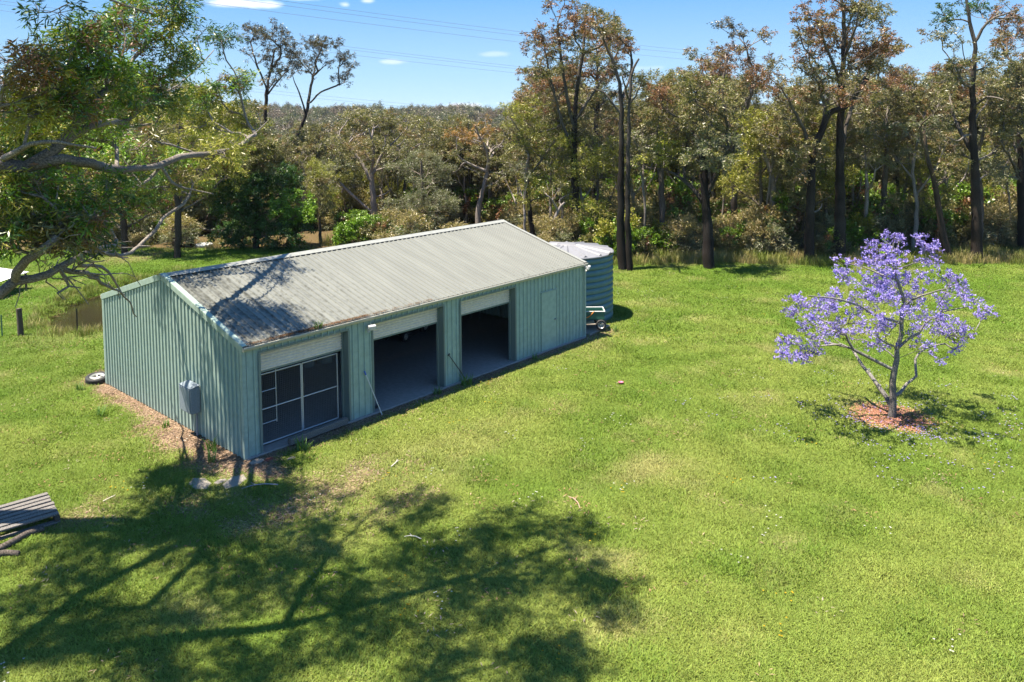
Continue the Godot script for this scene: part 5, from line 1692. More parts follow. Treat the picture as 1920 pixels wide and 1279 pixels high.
	var sheoak = plant("sheoak_tree", "soft grey green drooping tree just right of the broad rounded gum", Vector3(24.17, 0, -20.88), grow([[0.2, 0.06, Vector3(0, -0.3, 0), Vector3(0.09, 1.79, 0), Vector3(0.06, 3.83, 0), Vector3(0.01, 5.18, 0)]], [[-0.79, 4.75, -1.48, 1.36, 1.02, 1.09, 10, "grey"], [0.83, 4.1, -0.82, 1.29, 1.09, 1.03, 10, "grey"], [-0.17, 2.92, 1.02, 1.87, 1.19, 1.49, 13, "grey"], [1.5, 2.45, 1.32, 1.19, 1.02, 1.00, 8, "grey"], [-1.56, 2.08, -0.5, 1.02, 1.02, 1.00, 6, "grey"]], "sheoak", "brown", 117, 1.5), "")
	var lime = plant("wattle_tree", "yellow green feathery tree left of the tall gum behind the tank", Vector3(26.74, 0, -13.51), grow([[0.18, 0.06, Vector3(0, -0.3, 0), Vector3(-0.47, 2.68, 0), Vector3(-0.52, 4.6, 0), Vector3(-0.38, 6.5, 0)], [0.08, 0.03, Vector3(-0.46, 4.28, 0), Vector3(0.47, 5.59, 0.81), Vector3(1.05, 6.55, 1.61)]], [[-0.61, 7.93, 0.99, 1.28, 0.96, 1.02, 9, "gold"], [0.79, 7.92, 0.7, 1.28, 0.96, 1.02, 8, "olive"], [0.17, 6.21, 0.59, 1.60, 1.12, 1.28, 12, "gold"], [1.39, 5.75, 0.94, 1.44, 1.12, 1.15, 11, "gold"], [-1.08, 5.21, -0.49, 1.12, 1.12, 1.00, 8, "olive"], [-0.16, 3.87, 0.74, 1.44, 0.96, 1.15, 9, "gold"], [1.82, 3.71, -0.79, 1.12, 0.96, 1.00, 7, "gold"]], "wattle", "dark", 118, 2.5), "")
	o = plant("wattle_tree", "yellow green bushy tree filling the space between tank pair and tall gum", Vector3(28.37, 0, -10.18), grow([[0.16, 0.05, Vector3(0, -0.3, 0), Vector3(-0.07, 2.13, 0), Vector3(-0.01, 4, 0), Vector3(-0.16, 5.87, 0)]], [[-0.47, 6.8, -0.05, 1.25, 0.94, 1.00, 8, "olive"], [0.34, 5.31, 0.97, 1.25, 1.09, 1.00, 10, "gold"], [-0.69, 4.68, 0.69, 1.25, 1.09, 1.00, 10, "gold"], [0.71, 3.3, -0.74, 1.09, 0.94, 1.00, 7, "olive"], [-0.63, 2.64, 1.61, 1.25, 0.78, 1.00, 7, "gold"], [1.93, 4.65, 0.54, 0.94, 1.25, 0.94, 7, "olive"]], "wattle", "dark", 119, 2), "")
	o = plant("pale_gum", "short curved white trunk leaning right just left of the tank", Vector3(25.43, 0, -11.22), grow([[0.16, 0.07, Vector3(0, -0.3, 0), Vector3(-0.03, 1.43, 0), Vector3(0.16, 2.19, 0), Vector3(0.46, 2.79, 0), Vector3(0.7, 3, 0)], [0.07, 0.03, Vector3(0.28, 2.49, 0), Vector3(-0, 3.12, 0.22), Vector3(-0.31, 3.45, 0.43)]], [[0.88, 3.37, -1.74, 0.76, 0.54, 0.76, 4, "gold"], [-0.15, 3.81, 0.17, 0.76, 0.54, 0.76, 3, "olive"]], "sparse", "pale", 120, 2), "")
	o = plant("tall_gum", "tall slender gum with dark umbrella crown, left of two behind the near tree", Vector3(24.09, 0, -38.99), grow([[0.24, 0.06, Vector3(0, -0.3, 0), Vector3(-0.1, 5.13, 0), Vector3(0.15, 9.29, 0), Vector3(0.32, 10.95, 0), Vector3(0.7, 12.59, 0), Vector3(0.99, 13.82, 0)], [0.08, 0.03, Vector3(0.21, 10.12, 0), Vector3(0.98, 11.38, -0.62), Vector3(1.68, 12.45, -1.24), Vector3(1.75, 13.54, -1.85)], [0.07, 0.03, Vector3(0.27, 10.74, 0), Vector3(-0.25, 12.56, 0.64), Vector3(-0.42, 13.73, 1.28)]], [[-0.64, 14.87, -0.13, 1.18, 0.84, 1.00, 7, "dusk"], [1.2, 14.94, 1.14, 1.26, 0.76, 1.01, 8, "dusk"], [2.01, 13.98, 0.53, 1.09, 0.93, 1.00, 8, "dusk"], [0.32, 13.34, 1.07, 1.26, 0.84, 1.01, 6, "dusk"], [1.03, 12.21, -0.55, 1.26, 0.84, 1.01, 5, "dusk"], [2.37, 12.35, 0.52, 0.76, 0.67, 0.76, 3, "dusk"], [0.8, 11.32, 0.86, 1.05, 0.63, 1.00, 3, "olive"]], "gum", "dark", 121, 9), "")
	var umbrella = plant("tall_gum", "leaning slender gum with flat dark umbrella crown standing free against the sky", Vector3(26.32, 0, -39.49), grow([[0.22, 0.08, Vector3(0, -0.3, 0), Vector3(0.37, 5.52, 0), Vector3(1.2, 7.67, 0), Vector3(1.8, 9.38, 0)], [0.09, 0.02, Vector3(1.62, 8.87, 0), Vector3(1.45, 10.22, 0.84), Vector3(1.2, 11.45, 1.68), Vector3(1.24, 12.03, 2.52)], [0.1, 0.03, Vector3(1.8, 9.38, 0), Vector3(2.01, 11.1, -0.38), Vector3(2.29, 12.62, -0.77), Vector3(2.58, 13.93, -1.15)], [0.08, 0.02, Vector3(1.89, 9.59, 0), Vector3(3.07, 10.55, 0.88), Vector3(4.55, 11.01, 1.76), Vector3(5.65, 11.39, 2.63)], [0.06, 0.02, Vector3(2.38, 11.94, 0), Vector3(3.67, 12.7, 1.42), Vector3(4.63, 13.01, 2.84)]], [[2.48, 14.21, 0.68, 1.13, 0.52, 1.00, 6, "dusk"], [3.86, 14.33, 1.72, 1.04, 0.52, 1.00, 6, "dusk"], [4.99, 13.17, 1.65, 0.87, 0.52, 0.87, 5, "dusk"], [5.27, 12.34, 0.07, 0.52, 0.39, 0.52, 3, "dusk"], [1.25, 13.3, 0.11, 0.78, 0.61, 0.78, 4, "dusk"], [0.22, 12.52, -1.2, 0.61, 0.52, 0.61, 3, "dusk"], [3.22, 13.13, 1.21, 1.04, 0.52, 1.00, 4, "dusk"], [4.85, 11.43, 1.58, 0.61, 0.30, 0.61, 3, "dusk"], [1.81, 12.16, -0.08, 0.87, 0.43, 0.87, 2, "dusk"]], "gum", "dark", 122, 9), "")
	var dense = plant("dense_tree", "dark green dense tree at the back of the left clearing behind the shed", Vector3(15.52, 0, -26.06), grow([[0.2, 0.07, Vector3(0, -0.3, 0), Vector3(0.1, 1.19, 0), Vector3(0.21, 2.79, 0), Vector3(0.2, 4.39, 0)]], [[-0.64, 5.39, 0.69, 1.12, 1.12, 1.00, 14, "fresh"], [0.8, 5.7, 0.79, 1.21, 1.12, 1.00, 17, "olive"], [0.13, 3.83, 0.83, 1.60, 1.12, 1.28, 22, "dark"], [1.26, 3.79, -1.18, 1.21, 1.12, 1.00, 17, "dark"], [-1.08, 2.76, 1.01, 1.28, 0.96, 1.02, 17, "dark"], [0.54, 2.19, 0.29, 1.60, 0.96, 1.28, 21, "dark"], [2.37, 2.37, 0.6, 1.28, 0.96, 1.02, 15, "bright"], [-0.96, 0.83, -0.28, 1.60, 0.80, 1.28, 17, "dark"], [1.82, 0.93, 0.45, 1.60, 0.80, 1.28, 17, "dark"]], "dense", "brown", 123, 0.6), "")
	var shrubby = plant("dense_shrub", "bright green rounded shrub peeping above the shed roof left of the olive gum", Vector3(20.01, 0, -22.54), grow([[0.08, 0.03, Vector3(0, -0.3, 0), Vector3(0.05, 0.7, 0), Vector3(-0.03, 1.52, 0)]], [[-0.42, 0.86, 0.99, 0.72, 0.52, 0.72, 7, "bright"], [0.38, 1.26, 0.49, 0.85, 0.59, 0.85, 9, "bright"], [1.14, 0.82, 0.79, 0.59, 0.46, 0.59, 5, "bright"], [-0.51, -0.08, -1.7, 0.98, 0.46, 0.98, 7, "bright"]], "dense", "brown", 124, 0.3), "", TURN, "shrub")
	var feather = plant("wattle_tree", "tall yellow green feathery tree behind the near branches on the left", Vector3(10.98, 0, -26.65), grow([[0.22, 0.06, Vector3(0, -0.3, 0), Vector3(0.16, 2.55, 0), Vector3(0.13, 4.94, 0), Vector3(0.42, 7.31, 0)], [0.09, 0.03, Vector3(0.16, 4.34, 0), Vector3(1.35, 5.77, -0.9), Vector3(2.28, 6.95, -1.79)], [0.09, 0.03, Vector3(0.18, 4.64, 0), Vector3(-1.18, 5.83, -0.15), Vector3(-2.11, 6.72, -0.31)]], [[-0.36, 7.62, 0.53, 1.50, 1.20, 1.20, 12, "gold"], [0.79, 8.04, -0.99, 1.50, 1.20, 1.20, 12, "fresh"], [3.17, 7.3, 0.66, 1.35, 1.20, 1.08, 11, "gold"], [-1.05, 5.86, 0.46, 1.50, 1.05, 1.20, 10, "fresh"], [0, 5.9, -1.61, 1.65, 1.05, 1.32, 13, "gold"], [2.54, 5.36, -0.1, 1.35, 1.20, 1.08, 11, "gold"], [-1.17, 3.96, -0.96, 1.50, 0.90, 1.20, 9, "fresh"], [0.86, 3.58, -1.57, 1.50, 0.90, 1.20, 10, "gold"], [3.63, 5.43, -1.29, 0.90, 1.20, 0.90, 7, "olive"], [-2.51, 4.61, -0.64, 1.20, 1.05, 1.00, 8, "fresh"]], "wattle", "brown", 125, 2.5), "")
	o = plant("gum_tree", "low spreading gum with short dark trunk in the left clearing", Vector3(9.59, 0, -30.28), grow([[0.22, 0.1, Vector3(0, -0.3, 0), Vector3(0.04, 0.84, 0), Vector3(0.04, 1.62, 0), Vector3(0.14, 2.55, 0)], [0.09, 0.03, Vector3(0.06, 1.46, 0), Vector3(-1.16, 1.91, -0.87), Vector3(-2.38, 2.18, -1.73)], [0.09, 0.03, Vector3(0.07, 1.52, 0), Vector3(0.65, 1.96, -0.83), Vector3(1.01, 2.33, -1.67)]], [[-1.84, 2.83, -1.67, 1.23, 0.68, 1.00, 9, "fresh"], [0.52, 3.46, -0.12, 1.39, 0.77, 1.11, 11, "gold"], [1.74, 2.95, -0.43, 1.08, 0.68, 1.00, 8, "fresh"], [-0.1, 4.43, 0.4, 1.39, 0.77, 1.11, 9, "fresh"], [-2.14, 3.98, 0.33, 1.39, 0.93, 1.11, 10, "fresh"], [-2.43, 5.74, -0.94, 1.54, 0.93, 1.23, 9, "fresh"], [1.23, 5.85, 1.45, 1.23, 0.93, 1.00, 8, "olive"]], "bushy", "brown", 126, 2.2), "")
	o = plant("gum_tree", "dark green gum at the far left edge beyond the pond", Vector3(8.34, 0, -41.60), grow([[0.26, 0.1, Vector3(0, -0.3, 0), Vector3(0.16, 1.79, 0), Vector3(0.15, 4.26, 0), Vector3(0.34, 6.72, 0)], [0.1, 0.03, Vector3(0.2, 3.91, 0), Vector3(-2.09, 5.59, -1.56), Vector3(-3.78, 6.26, -3.11)], [0.1, 0.03, Vector3(0.22, 4.26, 0), Vector3(1.52, 5.64, -0.29), Vector3(2.11, 6.68, -0.59)]], [[-1.48, 8.12, -0.8, 1.77, 1.24, 1.41, 10, "fresh"], [0.78, 8.81, -0.32, 1.77, 1.24, 1.41, 11, "red"], [1.69, 7.37, -1.38, 1.59, 1.24, 1.27, 9, "fresh"], [-0.01, 5.73, 1.19, 1.77, 1.24, 1.41, 10, "dark"], [1.22, 4.93, -0.45, 1.77, 1.24, 1.41, 10, "fresh"], [-1.59, 2.68, -1.67, 2.12, 1.06, 1.69, 10, "fresh"], [2.1, 2.18, 0.41, 1.59, 0.88, 1.27, 8, "dark"]], "bushy", "brown", 127, 2.5), "")
	o = plant("jacaranda_tree", "purple flowering tree with pale branches alone on the open lawn", Vector3(12.48, 0, 10.62), grow([[0.11, 0.02, Vector3(0, -0.3, 0), Vector3(0.01, 0.65, 0), Vector3(0.07, 1.36, 0), Vector3(0.13, 1.93, 0), Vector3(0.2, 2.64, 0), Vector3(0.21, 3.2, 0), Vector3(0.03, 3.77, 0), Vector3(-0.1, 4.33, 0), Vector3(-0.07, 4.74, 0)], [0.075, 0.02, Vector3(0.01, 0.47, 0), Vector3(-0.15, 0.75, -0.33), Vector3(-0.32, 1.07, -0.66), Vector3(-0.47, 1.34, -0.99), Vector3(-0.53, 1.54, -1.32), Vector3(-0.92, 1.59, -1.64), Vector3(-1.4, 1.65, -1.97)], [0.05, 0.015, Vector3(-0.88, 1.62, 0), Vector3(-1.06, 1.95, 0.06), Vector3(-1.3, 2.33, 0.11), Vector3(-1.81, 2.7, 0.17), Vector3(-2.39, 2.92, 0.22)], [0.055, 0.015, Vector3(0.01, 0.5, 0), Vector3(0.25, 0.74, -0.13), Vector3(0.52, 0.91, -0.26), Vector3(0.8, 1.08, -0.39), Vector3(0.84, 1.48, -0.52), Vector3(1.2, 1.73, -0.65), Vector3(1.77, 1.83, -0.78)], [0.045, 0.015, Vector3(0.16, 2.07, 0), Vector3(0.58, 2.38, 0.1), Vector3(0.86, 2.83, 0.2), Vector3(1.35, 3.06, 0.3), Vector3(1.7, 3.15, 0.39)], [0.04, 0.015, Vector3(0.2, 2.64, 0), Vector3(-0.62, 2.93, 0.56), Vector3(-1.42, 3.35, 1.12), Vector3(-2.3, 3.69, 1.67), Vector3(-3.09, 3.89, 2.23)], [0.035, 0.012, Vector3(0.22, 3.06, 0), Vector3(0.4, 3.46, 0.52), Vector3(0.58, 3.71, 1.03), Vector3(0.68, 3.96, 1.55)], [0.03, 0.012, Vector3(0.06, 3.7, 0), Vector3(-0.33, 3.88, -0.13), Vector3(-0.76, 4.07, -0.26), Vector3(-1.06, 4.12, -0.39)], [0.03, 0.01, Vector3(-0, 4.05, 0), Vector3(0.04, 4.33, 0.76), Vector3(-0.03, 4.58, 1.52)], [0.035, 0.012, Vector3(0.14, 2, 0), Vector3(-0.36, 2.18, 0.35), Vector3(-0.81, 2.56, 0.69)]], [[0.1, 4.72, -0.42, 0.25, 0.20, 0.25, 8, "mauve"], [-0.01, 4.33, -1.16, 0.36, 0.20, 0.36, 12, "mauve"], [-0.54, 4.25, 0.31, 0.70, 0.17, 0.70, 16, "mauve"], [0.05, 4.36, 0.21, 0.49, 0.20, 0.49, 12, "mauve"], [-0.21, 5.03, 1.49, 0.20, 0.08, 0.20, 4, "mauve"], [0.1, 4.8, 1.52, 0.28, 0.13, 0.28, 8, "mauve"], [0.73, 4.25, 0.35, 0.17, 0.08, 0.17, 4, "mauve"], [-1.16, 4.17, -0.48, 0.17, 0.11, 0.17, 4, "mauve"], [-1.87, 4.1, 1.28, 0.22, 0.13, 0.22, 7, "mauve"], [0.01, 3.35, -1.62, 0.63, 0.20, 0.63, 18, "mauve"], [0.44, 3.49, -1.27, 0.42, 0.22, 0.42, 12, "mauve"], [0.34, 3.84, 0.21, 0.48, 0.17, 0.48, 13, "mauve"], [1.1, 3.87, 0.37, 0.36, 0.15, 0.36, 12, "mauve"], [2.37, 3.2, -1.17, 0.25, 0.17, 0.25, 8, "mauve"], [-0.71, 3.45, 0.42, 0.77, 0.20, 0.77, 22, "mauve"], [-2.14, 3.52, 1.27, 0.48, 0.20, 0.48, 13, "mauve"], [-2.3, 3.09, -0.4, 0.28, 0.17, 0.28, 9, "mauve"], [-2.5, 2.84, -0.22, 0.25, 0.14, 0.25, 6, "mauve"], [-1.39, 2.78, -0.89, 0.45, 0.17, 0.45, 12, "mauve"], [0.59, 3.25, -0.68, 0.56, 0.17, 0.56, 12, "mauve"], [0.96, 3.59, 1.53, 0.20, 0.13, 0.20, 5, "mauve"], [2.58, 2.8, -0.39, 0.20, 0.13, 0.20, 6, "mauve"], [-1.7, 3.05, 1.5, 0.70, 0.22, 0.70, 16, "mauve"], [-2.55, 3.02, 1.34, 0.36, 0.17, 0.36, 9, "mauve"], [-2.07, 2.46, 0.31, 0.63, 0.15, 0.63, 15, "mauve"], [-2.43, 1.86, -0.78, 0.31, 0.17, 0.31, 10, "mauve"], [-3.26, 2.3, 1.56, 0.22, 0.11, 0.22, 5, "mauve"], [-2.42, 1.73, -0.01, 0.28, 0.11, 0.28, 6, "mauve"], [-2.04, 1.86, -0.27, 0.31, 0.14, 0.31, 6, "mauve"], [-1.21, 2.13, -0.59, 0.56, 0.14, 0.56, 9, "mauve"], [-0.2, 3.26, 1.57, 0.56, 0.20, 0.56, 13, "mauve"], [1.17, 3.19, -0.03, 0.51, 0.20, 0.51, 8, "mauve"], [1.78, 2.29, -0.69, 0.45, 0.22, 0.45, 14, "mauve"], [1.86, 2.29, -0.07, 0.25, 0.17, 0.25, 7, "mauve"], [1.34, 2, -1.23, 0.48, 0.20, 0.48, 10, "mauve"], [-0.4, 2.61, 0.4, 0.48, 0.20, 0.48, 10, "mauve"], [-0.39, 2.02, -0.18, 0.48, 0.13, 0.48, 6, "mauve"], [2, 1.79, -0.67, 0.20, 0.11, 0.20, 4, "mauve"], [0.37, 2.21, 0.92, 0.36, 0.13, 0.36, 4, "mauve"], [0.63, 2.01, 1.06, 0.14, 0.07, 0.14, 2, "mauve"], [-0.07, 2.75, -1.58, 0.56, 0.25, 0.56, 12, "mauve"], [0.14, 2.95, 0.11, 0.34, 0.34, 0.34, 8, "mauve"]], "bloom", "purple", 201, 0.5, "petal"), "")
